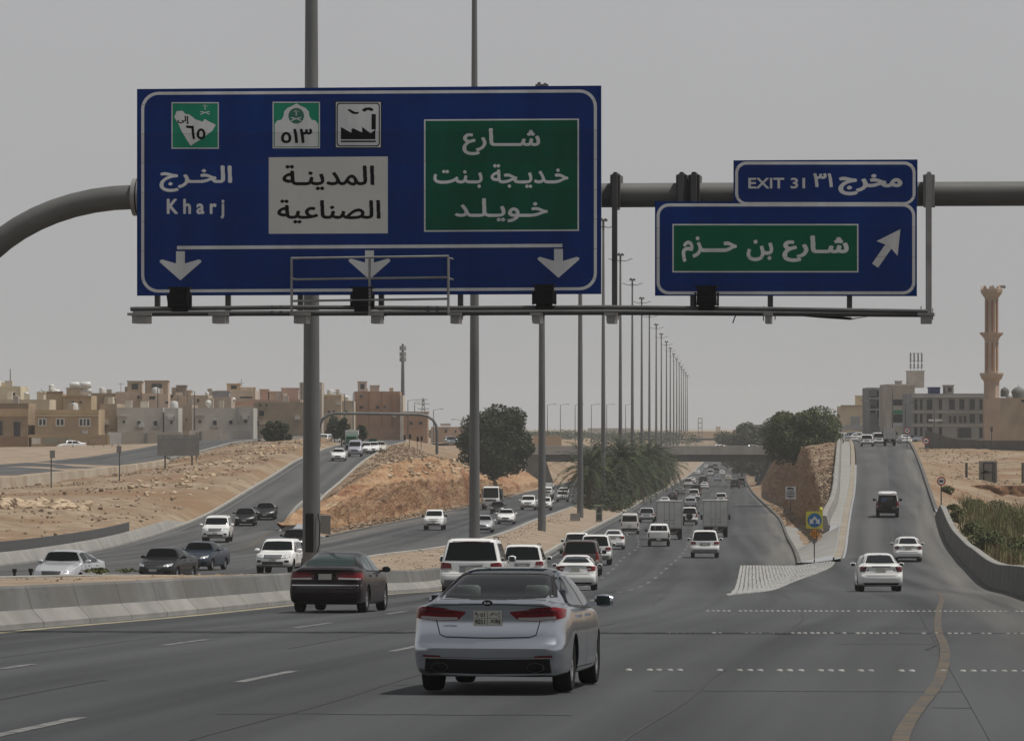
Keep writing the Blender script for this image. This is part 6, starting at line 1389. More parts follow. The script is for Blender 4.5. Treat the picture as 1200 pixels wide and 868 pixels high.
    def shell(s, mb, view, lo, hi, nu=14, nv=6, off=.007, mi=0):
        """patch between the polylines lo and hi (2D, view plane), laid on the body"""
        def samp(P, n):
            P = np.array(P, float); L = np.concatenate([[0], np.cumsum(np.linalg.norm(np.diff(P, axis=0), axis=1))]); return [(float(np.interp(t*L[-1], L, P[:,0])), float(np.interp(t*L[-1], L, P[:,1]))) for t in np.linspace(0, 1, n)]
        A, B = samp(lo, nu), samp(hi, nu); rows = []
        for v in range(nv):
            t = v/(nv-1); row = []
            for (a, b), (c, d) in zip(A, B):
                p = s.hit(view, a+(c-a)*t, b+(d-b)*t, off); row.append(p)
            rows.append(row)
        ok = [p for r in rows for p in r if p is not None]
        if not ok: return
        for r in range(len(rows)):
            for k in range(len(rows[r])):
                if rows[r][k] is None:
                    c = [(abs(i-k), rows[r][i]) for i in range(len(rows[r])) if rows[r][i] is not None]; rows[r][k] = min(c, key=lambda q: q[0])[1] if c else ok[0]
        mb.grid([[tuple(p) for p in r] for r in rows], mi)
    def strip(s, view, pts, w=.012, off=.004, mb=None, mi=0, sub=10):
        """thin line on the body"""
        mb = mb or s.seams; P = []
        for (a, b), (c, d) in zip(pts, pts[1:]):
            for k in range(sub): P.append((a+(c-a)*k/sub, b+(d-b)*k/sub))
        P.append(pts[-1]); rows = []
        for i, (a, b) in enumerate(P):
            c, d = P[min(i+1, len(P)-1)]; e, f = P[max(i-1, 0)]; t = Vector((c-e, d-f)); t = t.normalized() if t.length else Vector((1,0)); n_ = Vector((-t.y, t.x))*w/2
            p, q = s.hit(view, a+n_.x, b+n_.y, off), s.hit(view, a-n_.x, b-n_.y, off)
            if p is not None and q is not None: rows.append([tuple(p), tuple(q)])
        if len(rows) > 1: mb.grid(rows, mi)
    def add(s, name, mb, mats, smooth=40, parent=None, tint=False, recalc=False):
        s.parts.append((name, mb.mesh(name, mats, smooth, recalc), parent, tint)); return len(s.parts)-1
    def both(s, name, view_pts, mats, nu=14, nv=6, off=.007):
        for sg in (-1, 1):
            mb = MB(); s.shell(mb, *view_pts(sg), nu, nv, off); s.add(name, mb, mats)
    def finish(s):
        if s.seams.v: s.add('seam', s.seams, M['seam'])
        r = s.r; wd = s.st.get('tw', .22); hw0 = s.st['W']/2
        tyre = MB(); tyre.lathe([(r*.62,-wd/2+.01),(r*.92,-wd/2),(r*.985,-wd/2+.03),(r,-wd*.25),(r,wd*.25),(r*.985,wd/2-.03),(r*.92,wd/2),(r*.62,wd/2-.01)], 26, 0, 'x')
        tm = tyre.mesh('wheel', M['rubber'], 40)
        rim = MB(); rr = r*.64
        rim.lathe([(rr,.02),(rr,.095),(rr*.93,.085),(rr*.9,.03),(rr*.9,.0)], 24, 0, 'x'); rim.lathe([(rr*.9,.03),(.03,.03)], 24, 1, 'x')
        ns = s.st.get('spokes', 5)
        for k in range(ns):
            a = 2*PI*k/ns; c = Vector((.075, math.cos(a)*rr*.5, math.sin(a)*rr*.5)); Rm = Matrix.Rotation(a, 3, 'X'); rim.box(c, (.03, rr*.92, rr*.24), 0, 0, 1, Rm)
        rim.lathe([(.055,.05),(.055,.1),(.001,.105)], 10, 0, 'x')
        rm = rim.mesh('rim', [M['alloy'], M['trim']], 40)
        for y in s.ax:
            for sg in (-1, 1):
                s.parts.append(('wheel', tm, None, False, (sg*(hw0-wd/2-.035), y, r), sg)); i = len(s.parts)-1
                s.parts.append(('rim', rm, i, False))
        return s
    def place(s, name, label, cat, pos, yaw, pitch, col, group=None, far=False):
        root = thing(name, label, cat, pos, (pitch, 0, yaw), group)
        if far:
            if not hasattr(s, 'merged'):
                bm = MB(); mats = []; s.merged = None
                for p in s.parts:
                    me = p[1]; T = Matrix.Translation(p[4]) @ Matrix.Rotation(0 if p[5] > 0 else PI, 4, 'Z') if len(p) > 4 else Matrix.Identity(4)
                    if p[0] == 'rim': q = s.parts[p[2]]; T = Matrix.Translation(q[4]) @ Matrix.Rotation(0 if q[5] > 0 else PI, 4, 'Z')
                    mm = []
                    for k, mt in enumerate(me.materials):
                        key = 'PAINT' if p[3] and k == 0 else mt
                        if key not in mats: mats.append(key)
                        mm.append(mats.index(key))
                    b = len(bm.v); bm.v += [tuple((T @ v.co) - Vector((0, s.L/2, 0))) for v in me.vertices]
                    for f in me.polygons: bm.f.append(tuple(b+i for i in f.vertices)); bm.m.append(mm[f.material_index])
                s.mats = mats; s.merged = bm.mesh('far_vehicle', [PT['white'] if k == 'PAINT' else k for k in mats], 38, False); s.pi = [i for i, k in enumerate(mats) if k == 'PAINT']
            bpy.data.objects.remove(root)
            o = bpy.data.objects.new(name, s.merged); COL.objects.link(o); o.location = pos; o.rotation_euler = (pitch, 0, yaw)
            for i in s.pi: o.material_slots[i].link = 'OBJECT'; o.material_slots[i].material = PT[col]
            return tag(o, label, cat, group)
        obs = []
        for p in s.parts:
            o = bpy.data.objects.new(p[0], p[1]); COL.objects.link(o); o.parent = obs[p[2]] if p[2] is not None else root
            if p[2] is None: o.location = (0, -s.L/2, 0)
            if len(p) > 4: o.location = (p[4][0], p[4][1]-s.L/2, p[4][2]); o.rotation_euler = (0, 0, 0 if p[5] > 0 else PI)
            if p[3]: o.material_slots[0].link = 'OBJECT'; o.material_slots[0].material = PT[col]
            obs.append(o)
        return root

def mirrors(v, y, z, x, size=(.2,.1,.15), tint=True, mats=None):
    for sg in (-1, 1):
        mb = MB(); prof = []
        rows = []
        for i in range(7):
            t = i/6; xx = x+(size[0])*t; r = math.sin(PI*(.15+.7*t))**.6
            rows.append([(sg*xx, y+size[1]*.6*r*math.cos(a)+.02, z+size[2]*.5*r*math.sin(a)) for a in np.linspace(0, 2*PI, 13)])
        mb.grid(rows); mb.add(rows[0], [tuple(range(13))]); mb.add(rows[-1], [tuple(range(13))]); mb.box((sg*(x-.03), y+.02, z-size[2]*.25), (.12,.07,.05))
        i = v.add('wing_mirror', mb, mats or PT['white'], 60, None, tint, True)
        g = MB(); g.box((sg*(x+size[0]*.5), y-size[1]*.6+.015, z), (size[0]*.72, .01, size[2]*.7)); v.add('mirror_glass', g, M['glass_green'], None, i)
def plate_box(v, y, z, w=.34, h=.17, front=False):
    p = v.hit('front' if front else 'rear', 0, z, .015); mb = MB(); mb.box((0, p.y, z), (w, .02, h)); return v.add('number_plate', mb, M['plate'])

def sedan(L=4.6, Wd=1.76, H=1.45, r=.31, style=0, glass='glass', pano=False):
    deck = (.685 if style == 3 else .735)*H+.02; c0 = .98+ (0 if style != 1 else .05)
    st = dict(L=L, W=Wd, r=r, axles=(1.02, L-.93), tumble=.93,
        zlow=[(0,.24),(.25,.21),(1,.19),(L-1,.18),(L-.2,.22),(L,.28)],
        zsh=[(0,deck-.16),(.35,deck-.09),(1.2,.66*H),(2.4,.655*H),(L-1.35,.63*H),(L-.5,.53*H),(L,.43*H)],
        ztop=[(0,deck-.05),(.12,deck-.005),(.5,deck+.02),(.74,deck+.03),(1.15,deck+.19),(1.62,H-.075),(2.05,H-.012),(2.45,H),(2.9,H-.035),(3.12,H-.10),(L-1.32,.70*H),(L-1.15,.675*H),(L-.55,.615*H),(L-.15,.545*H),(L,.49*H)],
        wtop=[(0,.80),(.5,.80),(.74,.79),(1.62,.63),(2.4,.63),(3.0,.64),(L-1.3,.78),(L,.72)],
        tail=[(.2,.10),(.33,.02),(.50,0),(.60,.015),(.64,.055),(deck-.2,.10),(deck-.06,.075),(deck,.09)], nose=[(.2,.08),(.38,0),(.55,.02),(.75,.14)])
    v = Veh(st); hw = Wd/2; g = M[glass]
    zr0, zr1 = deck+.055, H-.075
    mb = MB(); v.shell(mb, 'rear', [(-hw*.80,zr0),(-hw*.4,zr0-.012),(0,zr0-.016),(hw*.4,zr0-.012),(hw*.80,zr0)], [(-hw*.60,zr1-.01),(0,zr1+.015),(hw*.60,zr1-.01)], 22, 12, .007); v.add('rear_window', mb, g)
    zw0, zw1 = .72*H, H-.09
    mb = MB(); v.shell(mb, 'front', [(-hw*.80,zw0+.01),(0,zw0-.02),(hw*.80,zw0+.01)], [(-hw*.63,zw1),(0,zw1+.02),(hw*.63,zw1)], 22, 12, .007); v.add('windscreen', mb, g)
    zb = .68*H+.012; bp = 2.2
    for sg, vw in ((1,'right'),(-1,'left')):
        mb = MB(); v.shell(mb, vw, [(1.0,zb+.05),(1.4,zb+.005),(bp-.04,zb)], [(1.22,zb+.14),(1.62,H-.155),(2.0,H-.105),(bp-.02,H-.10)], 14, 8); v.add('side_window', mb, g)
        mb = MB(); v.shell(mb, vw, [(bp+.04,zb),(2.9,zb-.012),(L-1.50,zb-.012)], [(bp+.05,H-.10),(2.55,H-.10),(2.92,H-.15),(L-1.52,zb+.02)], 14, 8); v.add('side_window', mb, g)
        for q in ([(bp-.0,.26),(bp,.66*H)], [(1.28,.52),(1.12,.66*H-.02)], [(3.28,.28),(3.3,.62*H)], [(1.4,.25),(3.2,.24)]): v.strip(vw, q, .011)
        for y in (1.42, 2.42):
            p = v.hit(vw, y, .62*H-.03, .012); mb = MB(); mb.box(tuple(p), (.025,.20,.035)); v.add('door_handle', mb, PT['white'], None, None, True)
        v.strip(vw, [(.95,zb+.0),(L-1.45,zb-.03)], .016, .009)
    # tail lamps
    if style == 1:      # full-width red band with pale lower lens
        mb = MB(); v.shell(mb, 'rear', [(-hw*.94,.80),(-hw*.2,.80),(hw*.2,.80),(hw*.94,.80)], [(-hw*.92,.985),(-hw*.5,1.0),(0,.975),(hw*.5,1.0),(hw*.92,.985)], 30, 7, .010); v.add('taillight', mb, M['tail_dark'])
        for sg in (-1, 1):
            mb = MB(); v.shell(mb, 'rear', [(sg*hw*.36,.865),(sg*hw*.93,.85)], [(sg*hw*.40,.965),(sg*hw*.92,.975)], 12, 5, .016); v.add('taillight', mb, M['tail'])
            mb = MB(); v.shell(mb, 'rear', [(sg*hw*.36,.812),(sg*hw*.93,.806)], [(sg*hw*.36,.858),(sg*hw*.93,.845)], 12, 4, .014); v.add('reversing_light', mb, M['tail_clear'])
        mb = MB(); v.shell(mb, 'rear', [(-.27,.80),(.27,.80)], [(-.27,.965),(.27,.965)], 8, 5, .013); v.add('plate_recess', mb, M['trim']); plate_box(v, 0, .875, .32, .14)
        mb = MB(); v.shell(mb, 'rear', [(-hw*.95,.655),(hw*.95,.655)], [(-hw*.95,.685),(hw*.95,.685)], 24, 3, .012); v.add('bumper_trim', mb, M['chrome'])
        for sg in (-1, 1):
            mb = MB(); v.shell(mb, 'right' if sg > 0 else 'left', [(.06,.81),(.34,.83)], [(.08,.985),(.40,.975)], 6, 5, .010); v.add('taillight', mb, M['tail'])
    elif style == 3:
        for sg in (-1, 1):
            mb = MB(); v.shell(mb, 'rear', [(sg*hw*.70,deck-.27),(sg*hw*.94,deck-.27)], [(sg*hw*.64,deck-.08),(sg*hw*.92,deck-.06)], 10, 8, .010); i = v.add('taillight', mb, M['tail_dark'])
            mb = MB(); v.shell(mb, 'rear', [(sg*hw*.72,deck-.17),(sg*hw*.93,deck-.17)], [(sg*hw*.68,deck-.10),(sg*hw*.92,deck-.08)], 8, 4, .014); v.add('lens', mb, M['tail'], 40, i)
            mb = MB(); v.shell(mb, 'right' if sg > 0 else 'left', [(.06,deck-.26),(.2,deck-.24)], [(.08,deck-.06),(.3,deck-.07)], 6, 6, .009); v.add('taillight', mb, M['tail_dark'])
        v.strip('rear', [(-hw*.64,.60),(hw*.64,.60)], .012)
        mb = MB(); v.shell(mb, 'rear', [(-hw*.40,deck-.10),(hw*.40,deck-.10)], [(-hw*.42,deck-.06),(hw*.42,deck-.06)], 8, 3, .012); v.add('bumper_trim', mb, M['trim']); plate_box(v, 0, deck-.21)
    elif style == 0:
        for sg in (-1, 1):
            mb = MB(); v.shell(mb, 'rear', [(sg*hw*.60,.80),(sg*hw*.94,.80)], [(sg*hw*.50,.985),(sg*hw*.92,1.0)], 12, 8, .010); i = v.add('taillight', mb, M['tail'])
            mb = MB(); v.shell(mb, 'rear', [(sg*hw*.56,.86),(sg*hw*.74,.86)], [(sg*hw*.54,.92),(sg*hw*.74,.92)], 6, 4, .014); v.add('lens', mb, M['tail_clear'], 40, i)
            mb = MB(); v.shell(mb, 'right' if sg > 0 else 'left', [(.06,.81),(.22,.83)], [(.08,1.0),(.36,.985)], 6, 6, .009); v.add('taillight', mb, M['tail'])
        v.strip('rear', [(-hw*.62,.665),(hw*.62,.665)], .012); v.strip('rear', [(-hw*.62,.665),(-hw*.64,.80)], .011); v.strip('rear', [(hw*.62,.665),(hw*.64,.80)], .011)
        mb = MB(); v.shell(mb, 'rear', [(-.26,.79),(.26,.79)], [(-.30,.96),(.30,.96)], 8, 5, .009); v.add('plate_recess', mb, M['trim'] if glass == 'x' else PT['white'], 40, None, True); plate_box(v, 0, .87)
        mb = MB(); v.shell(mb, 'rear', [(-hw*.36,.965),(hw*.36,.965)], [(-hw*.36,.985),(hw*.36,.985)], 8, 3, .012); v.add('bumper_trim', mb, M['chrome'])
    if style != 2:
        mb = MB(); v.shell(mb, 'rear', [(-hw*.80,.225),(hw*.80,.225)], [(-hw*.86,.33),(hw*.86,.33)], 20, 5, .006); v.add('lower_bumper', mb, M['trim'])
        v.strip('rear', [(-hw*.9,.61),(hw*.9,.61)], .01)
    # front
    for sg in (-1, 1):
        mb = MB(); v.shell(mb, 'front', [(sg*hw*.48,.60),(sg*hw*.86,.64)], [(sg*hw*.52,.69),(sg*hw*.88,.76)], 10, 6, .009); v.add('headlight', mb, M['lamp'])
        mb = MB(); v.shell(mb, 'front', [(sg*hw*.58,.33),(sg*hw*.80,.33)], [(sg*hw*.60,.43),(sg*hw*.82,.43)], 6, 4, .008); v.add('fog_light', mb, M['trim'])
    mb = MB(); v.shell(mb, 'front', [(-hw*.38,.50),(hw*.38,.50)], [(-hw*.46,.67),(hw*.46,.67)], 14, 6, .008); v.add('grille', mb, M['grille'])
    mb = MB(); v.shell(mb, 'front', [(-hw*.50,.26),(hw*.50,.26)], [(-hw*.55,.40),(hw*.55,.40)], 14, 5, .008); v.add('air_intake', mb, M['grille'])
    plate_box(v, 0, .45, .34, .12, True)
    mirrors(v, L-1.62, .70*H, hw-.02)
    return v

def suv(L=4.95, Wd=1.96, H=1.86, r=.38, style=0, boxy=.0, roof_rail=True, spare=False):
    sh = .60*H
    st = dict(L=L, W=Wd, r=r, axles=(1.05, L-.95), tumble=.945, arch=1.15, bulge=.06, tw=.27,
        zlow=[(0,.46),(.3,.36),(1,.30),(L-1,.30),(L-.2,.36),(L,.42)],
        zsh=[(0,sh),(1.5,sh),(L-1.7,sh-.02),(L-.6,.555*H),(L-.15,.50*H),(L,.44*H)],
        ztop=[(0,H-.06),(.15,H-.03),(.6,H),(2.2,H),(L-2.1,H-.04),(L-1.85,H-.11),(L-1.32,.655*H),(L-1.2,.635*H),(L-.5,.60*H),(L-.12,.55*H),(L,.50*H)],
        wtop=[(0,.74),(.5,.76),(L-2.0,.77),(L-1.3,.82),(L,.80)],
        plan=[(0,.90),(.04,.94),(.12,.97),(.3,.99),(.7,1),(L*.5,1),(L-1.0,.99),(L-.5,.96),(L-.2,.90),(L-.05,.82),(L,.74)],
        tail=[(.3,.08),(.45,.02),(.62,0),(.74,.02),(.80,.09),(sh,.11),(sh+.08,.13),(H-.1,.34-.12*boxy),(H,.40-.12*boxy)], nose=[(.3,.08),(.5,0),(.8,.03),(1.05,.12)])
    v = Veh(st); hw = Wd/2; g = M['glass']
    mb = MB(); z0, z1 = sh+.06, H-.13
    v.shell(mb, 'rear', [(-hw*.83,z0),(0,z0-.01),(hw*.83,z0)], [(-hw*.70,z1),(0,z1+.02),(hw*.70,z1)], 20, 10, .008); v.add('rear_window', mb, g)
    mb = MB(); v.shell(mb, 'front', [(-hw*.82,.675*H),(0,.665*H),(hw*.82,.675*H)], [(-hw*.72,H-.13),(0,H-.11),(hw*.72,H-.13)], 20, 10, .008); v.add('windscreen', mb, g)
    zb = sh+.05; zt_ = H-.16
    for sg, vw in ((1,'right'),(-1,'left')):
        for a, b, c, d in ((.42,1.28,.55,1.28),(1.36,2.28,1.36,2.28),(2.38,L-1.52,2.38,L-2.05)):
            mb = MB(); v.shell(mb, vw, [(a,zb),(b,zb-.01)], [(c,zt_),(d,zt_)] if b != L-1.52 else [(c,zt_),(d,zt_),(b,zb+.05)], 12, 8); v.add('side_window', mb, g)
        for q in ([(1.32,.75),(1.30,sh)], [(2.33,.40),(2.33,sh)], [(L-1.62,.42),(L-1.58,sh-.03)], [(1.5,.42),(L-1.7,.42)]): v.strip(vw, q, .013)
        mb = MB(); v.shell(mb, vw, [(1.55,.40),(L-1.55,.40)], [(1.55,.52),(L-1.55,.52)], 14, 3, .012); v.add('side_trim', mb, PT['grey'] if style == 0 else M['trim'])
        for y in (1.5, 2.52):
            p = v.hit(vw, y, sh-.10, .014); mb = MB(); mb.box(tuple(p), (.03,.22,.04)); v.add('door_handle', mb, M['chrome'])
    if style == 0:          # wide lamps at the shoulder
        for sg in (-1, 1):
            mb = MB(); v.shell(mb, 'rear', [(sg*hw*.60,sh-.23),(sg*hw*.95,sh-.24)], [(sg*hw*.63,sh-.03),(sg*hw*.94,sh+.01)], 10, 7, .011); i = v.add('taillight', mb, M['tail'])
            mb = MB(); v.shell(mb, 'rear', [(sg*hw*.61,sh-.228),(sg*hw*.95,sh-.235)], [(sg*hw*.61,sh-.185),(sg*hw*.95,sh-.19)], 8, 3, .016); v.add('lens', mb, M['tail_clear'], 40, i)
            mb = MB(); v.shell(mb, 'right' if sg > 0 else 'left', [(.08,sh-.22),(.24,sh-.2)], [(.1,sh-.01),(.3,sh-.03)], 6, 5, .010); v.add('taillight', mb, M['tail'])
        mb = MB(); v.shell(mb, 'rear', [(-.34,sh-.30),(.34,sh-.30)], [(-.36,sh-.10),(.36,sh-.10)], 10, 5, .010); v.add('plate_recess', mb, PT['grey']); plate_box(v, 0, sh-.22, .34, .14)
        mb = MB(); v.shell(mb, 'rear', [(-hw*.40,sh-.09),(hw*.40,sh-.09)], [(-hw*.40,sh-.055),(hw*.40,sh-.055)], 10, 3, .016); v.add('bumper_trim', mb, M['chrome'])
    else:                   # upright lamps up the corners
        for sg in (-1, 1):
            mb = MB(); v.shell(mb, 'rear', [(sg*hw*.80,sh-.36),(sg*hw*.96,sh-.36)], [(sg*hw*.80,sh+.16),(sg*hw*.93,sh+.16)], 8, 9, .011); i = v.add('taillight', mb, M['tail'])
            mb = MB(); v.shell(mb, 'rear', [(sg*hw*.81,sh-.355),(sg*hw*.955,sh-.355)], [(sg*hw*.81,sh-.27),(sg*hw*.955,sh-.27)], 6, 3, .016); v.add('lens', mb, M['tail_clear'], 40, i)
            mb = MB(); v.shell(mb, 'right' if sg > 0 else 'left', [(.06,sh-.36),(.16,sh-.36)], [(.12,sh+.14),(.2,sh+.14)], 5, 6, .010); v.add('taillight', mb, M['tail'])
        plate_box(v, 0, sh-.20, .36, .16)
    mb = MB(); v.shell(mb, 'rear', [(-hw*.92,.44),(hw*.92,.44)], [(-hw*.92,.57),(hw*.92,.57)], 20, 5, .010); v.add('lower_bumper', mb, PT['grey'] if style == 0 else M['trim'])
    v.strip('rear', [(-hw*.9,.76),(hw*.9,.76)], .016)
    mb = MB(); v.shell(mb, 'rear', [(-hw*.6,H-.115),(hw*.6,H-.115)], [(-hw*.6,H-.09),(hw*.6,H-.09)], 10, 3, .02); v.add('spoiler_light', mb, M['tail_dark'])
    if spare:
        mb = MB(); mb.lathe([(.001,-.14),(.30,-.14),(.36,-.10),(.37,.02),(.30,.06)], 22, 0, 'y', (0,.02,sh-.22)); v.add('spare_wheel', mb, M['rubber'])
    for sg in (-1, 1):
        mb = MB(); v.shell(mb, 'front', [(sg*hw*.52,.50*H-.08),(sg*hw*.90,.50*H-.06)], [(sg*hw*.54,.50*H+.10),(sg*hw*.90,.50*H+.12)], 10, 6, .010); v.add('headlight', mb, M['lamp'])
        mb = MB(); v.shell(mb, 'front', [(sg*hw*.62,.55),(sg*hw*.84,.55)], [(sg*hw*.62,.66),(sg*hw*.84,.66)], 6, 4, .010); v.add('fog_light', mb, M['trim'])
        if roof_rail:
            mb = MB(); mb.tube([(sg*hw*.70,.6,H-.02),(sg*hw*.70,.75,H+.05),(sg*hw*.71,L-2.4,H+.04),(sg*hw*.71,L-2.25,H-.03)], .02, 6); v.add('roof_rail', mb, M['steel_dark'])
    mb = MB(); v.shell(mb, 'front', [(-hw*.46,.44*H),(hw*.46,.44*H)], [(-hw*.50,.55*H),(hw*.50,.55*H)], 14, 6, .010); v.add('grille', mb, M['grille'])
    for k in range(3): 
        mb = MB(); z = .455*H+k*.06; v.shell(mb, 'front', [(-hw*.46,z),(hw*.46,z)], [(-hw*.46,z+.022),(hw*.46,z+.022)], 12, 3, .018); v.add('grille_bar', mb, M['chrome'])
    mb = MB(); v.shell(mb, 'front', [(-hw*.52,.40),(hw*.52,.40)], [(-hw*.58,.60),(hw*.58,.60)], 14, 5, .009); v.add('air_intake', mb, M['grille'])
    plate_box(v, 0, .66, .34, .14, True)
    mirrors(v, L-1.78, sh+.10, hw-.01, (.24,.13,.22), style == 0, None if style == 0 else M['trim'])
    return v

def van():
    L, Wd, H = 4.75, 1.76, 1.99; hw = Wd/2; sh = 1.15
    st = dict(L=L, W=Wd, r=.32, axles=(.95, L-.85), tumble=.96, bulge=.05, zlow=[(0,.40),(.4,.28),(L-.3,.28),(L,.36)], zsh=[(0,sh),(L-1.2,sh),(L-.3,1.0),(L,.85)],
        ztop=[(0,H-.06),(.2,H-.02),(1.5,H),(L-1.6,H-.03),(L-1.2,H-.12),(L-.45,1.22),(L-.3,1.12),(L,.92)], wtop=[(0,.80),(L-1.2,.80),(L-.4,.86),(L,.84)],
        plan=[(0,.92),(.05,.96),(.15,.985),(.4,1),(L-.8,1),(L-.3,.96),(L-.08,.88),(L,.80)], tail=[(.3,.05),(.5,0),(.62,.03),(1.1,.05),(1.9,.20),(2,.26)], nose=[(.3,.05),(.6,0),(.9,.05)])
    v = Veh(st); g = M['glass']
    mb = MB(); v.shell(mb, 'rear', [(-hw*.80,1.22),(hw*.80,1.22)], [(-hw*.74,1.76),(hw*.74,1.76)], 16, 8, .008); v.add('rear_window', mb, g)
    mb = MB(); v.shell(mb, 'front', [(-hw*.82,1.26),(hw*.82,1.26)], [(-hw*.74,1.82),(hw*.74,1.82)], 16, 8, .008); v.add('windscreen', mb, g)
    for vw in ('right', 'left'):
        for a, b in ((.3,1.5),(1.6,2.7),(2.8,3.7)):
            mb = MB(); v.shell(mb, vw, [(a,1.22),(b,1.22)], [(a,1.74),(b-(.25 if b > 3.5 else 0),1.74)], 10, 6); v.add('side_window', mb, g)
        v.strip(vw, [(1.55,.35),(1.55,1.8)], .012); v.strip(vw, [(2.75,.35),(2.75,1.8)], .012)
    for sg in (-1, 1):
        mb = MB(); v.shell(mb, 'rear', [(sg*hw*.84,.76),(sg*hw*.965,.76)], [(sg*hw*.84,1.16),(sg*hw*.96,1.16)], 6, 7, .012); v.add('taillight', mb, M['tail_dark'])
        mb = MB(); v.shell(mb, 'front', [(sg*hw*.56,.72),(sg*hw*.9,.74)], [(sg*hw*.58,.9),(sg*hw*.9,.95)], 8, 5, .01); v.add('headlight', mb, M['lamp'])
    mb = MB(); v.shell(mb, 'rear', [(-hw*.93,.42),(hw*.93,.42)], [(-hw*.93,.60),(hw*.93,.60)], 18, 5, .014); v.add('lower_bumper', mb, M['trim'])
    plate_box(v, 0, .82); v.strip('rear', [(-hw*.8,.66),(hw*.8,.66)], .014)
    mb = MB(); v.shell(mb, 'front', [(-hw*.5,.66),(hw*.5,.66)], [(-hw*.5,.86),(hw*.5,.86)], 10, 5, .01); v.add('grille', mb, M['grille'])
    mirrors(v, L-.95, 1.28, hw, (.2,.12,.22), False, M['trim'])
    return v

def pickup(double=True):
    L, Wd, H = 5.2, 1.80, 1.77; hw = Wd/2; by = 1.55; sh = 1.08
    st = dict(L=L, W=Wd, r=.36, axles=(1.15, L-.95), arch=1.16, tumble=.95, tw=.25,
        zlow=[(0,.45),(.3,.40),(L-.3,.36),(L,.42)], zsh=[(0,sh),(by,sh),(L-1.75,sh-.02),(L-.5,1.0),(L-.1,.88),(L,.78)],
        ztop=[(0,sh+.03),(by-.03,sh+.03),(by+.02,sh+.10),(by+.16,H-.10),(by+.4,H),(L-2.2,H-.01),(L-1.95,H-.10),(L-1.35,1.18),(L-1.2,1.14),(L-.4,1.06),(L-.1,.98),(L,.88)],
        wtop=[(0,.88),(by,.86),(by+.25,.76),(L-2.1,.76),(L-1.3,.84),(L,.82)], plan=[(0,.95),(.04,.965),(.15,.985),(.5,1),(L-1,.99),(L-.4,.95),(L-.1,.86),(L,.78)],
        tail=[(.3,.1),(.5,.06),(sh,.06)], nose=[(.3,.08),(.5,0),(.8,.03),(1,.1)], extra=[by-.06,by-.02,by+.03,by+.08])
    v = Veh(st); g = M['glass']
    mb = MB(); v.shell(mb, 'rear', [(-hw*.74,sh+.14),(hw*.74,sh+.14)], [(-hw*.66,H-.16),(hw*.66,H-.16)], 14, 8, .012); v.add('rear_window', mb, g)
    for x in (-.3,.3):
        mb = MB(); p = v.hit('rear', x, sh+.38, .03); mb.box((p.x, p.y, sh+.38), (.03,.02,.48)); v.add('window_bar', mb, PT['white'], None, None, True)
    mb = MB(); v.shell(mb, 'front', [(-hw*.80,1.21),(hw*.80,1.21)], [(-hw*.70,H-.12),(hw*.70,H-.12)], 16, 8, .008); v.add('windscreen', mb, g)
    for vw in ('right', 'left'):
        for a, b in ((by+.25,2.45),(2.55,L-1.62)):
            mb = MB(); v.shell(mb, vw, [(a,sh+.05),(b,sh+.04)], [(a+.02,H-.15),(b-(.42 if b > 3 else 0),H-.15)], 10, 7); v.add('side_window', mb, g)
        v.strip(vw, [(by,.5),(by,sh)], .02); v.strip(vw, [(2.5,.45),(2.5,sh)], .012); v.strip(vw, [(L-1.6,.45),(L-1.6,sh-.05)], .012)
    # load bed: dark tray behind the tailgate rim
    mb = MB(); mb.bbox((-hw*.80,.10,sh+.032), (hw*.80,by-.06,sh+.046)); v.add('load_bed', mb, M['trim'])
    mb = MB(); mb.bbox((-hw*.86,.06,sh+.03), (hw*.86,.11,sh+.07))
    for sg in (-1, 1): mb.box((sg*hw*.86, by/2, sh+.05), (.07, by-.1, .06))
    v.add('bed_rim', mb, PT['white'], None, None, True)
    for sg in (-1, 1):
        mb = MB(); v.shell(mb, 'rear', [(sg*hw*.84,.70),(sg*hw*.965,.70)], [(sg*hw*.84,1.04),(sg*hw*.96,1.04)], 6, 6, .012); v.add('taillight', mb, M['tail_dark'])
        mb = MB(); v.shell(mb, 'front', [(sg*hw*.5,.82),(sg*hw*.88,.84)], [(sg*hw*.52,.97),(sg*hw*.88,1.0)], 8, 5, .01); v.add('headlight', mb, M['lamp'])
    v.strip('rear', [(-hw*.82,.66),(hw*.82,.66)], .02); v.strip('rear', [(-hw*.82,.66),(-hw*.82,1.06)], .016); v.strip('rear', [(hw*.82,.66),(hw*.82,1.06)], .016)
    mb = MB(); mb.box((0,-.02,.53), (Wd*.9,.16,.17)); v.add('rear_bumper', mb, M['trim']); mb = MB(); mb.box((0,-.11,.55), (.34,.015,.12)); v.add('number_plate', mb, M['plate'])
    mb = MB(); v.shell(mb, 'front', [(-hw*.46,.78),(hw*.46,.78)], [(-hw*.48,.98),(hw*.48,.98)], 12, 5, .01); v.add('grille', mb, M['grille'])
    mb = MB(); v.shell(mb, 'front', [(-hw*.6,.45),(hw*.6,.45)], [(-hw*.62,.60),(hw*.62,.60)], 12, 4, .01); v.add('air_intake', mb, M['grille'])
    plate_box(v, 0, .68, .34, .12, True); mirrors(v, L-1.82, sh+.14, hw, (.22,.12,.2), False, M['trim'])
    return v

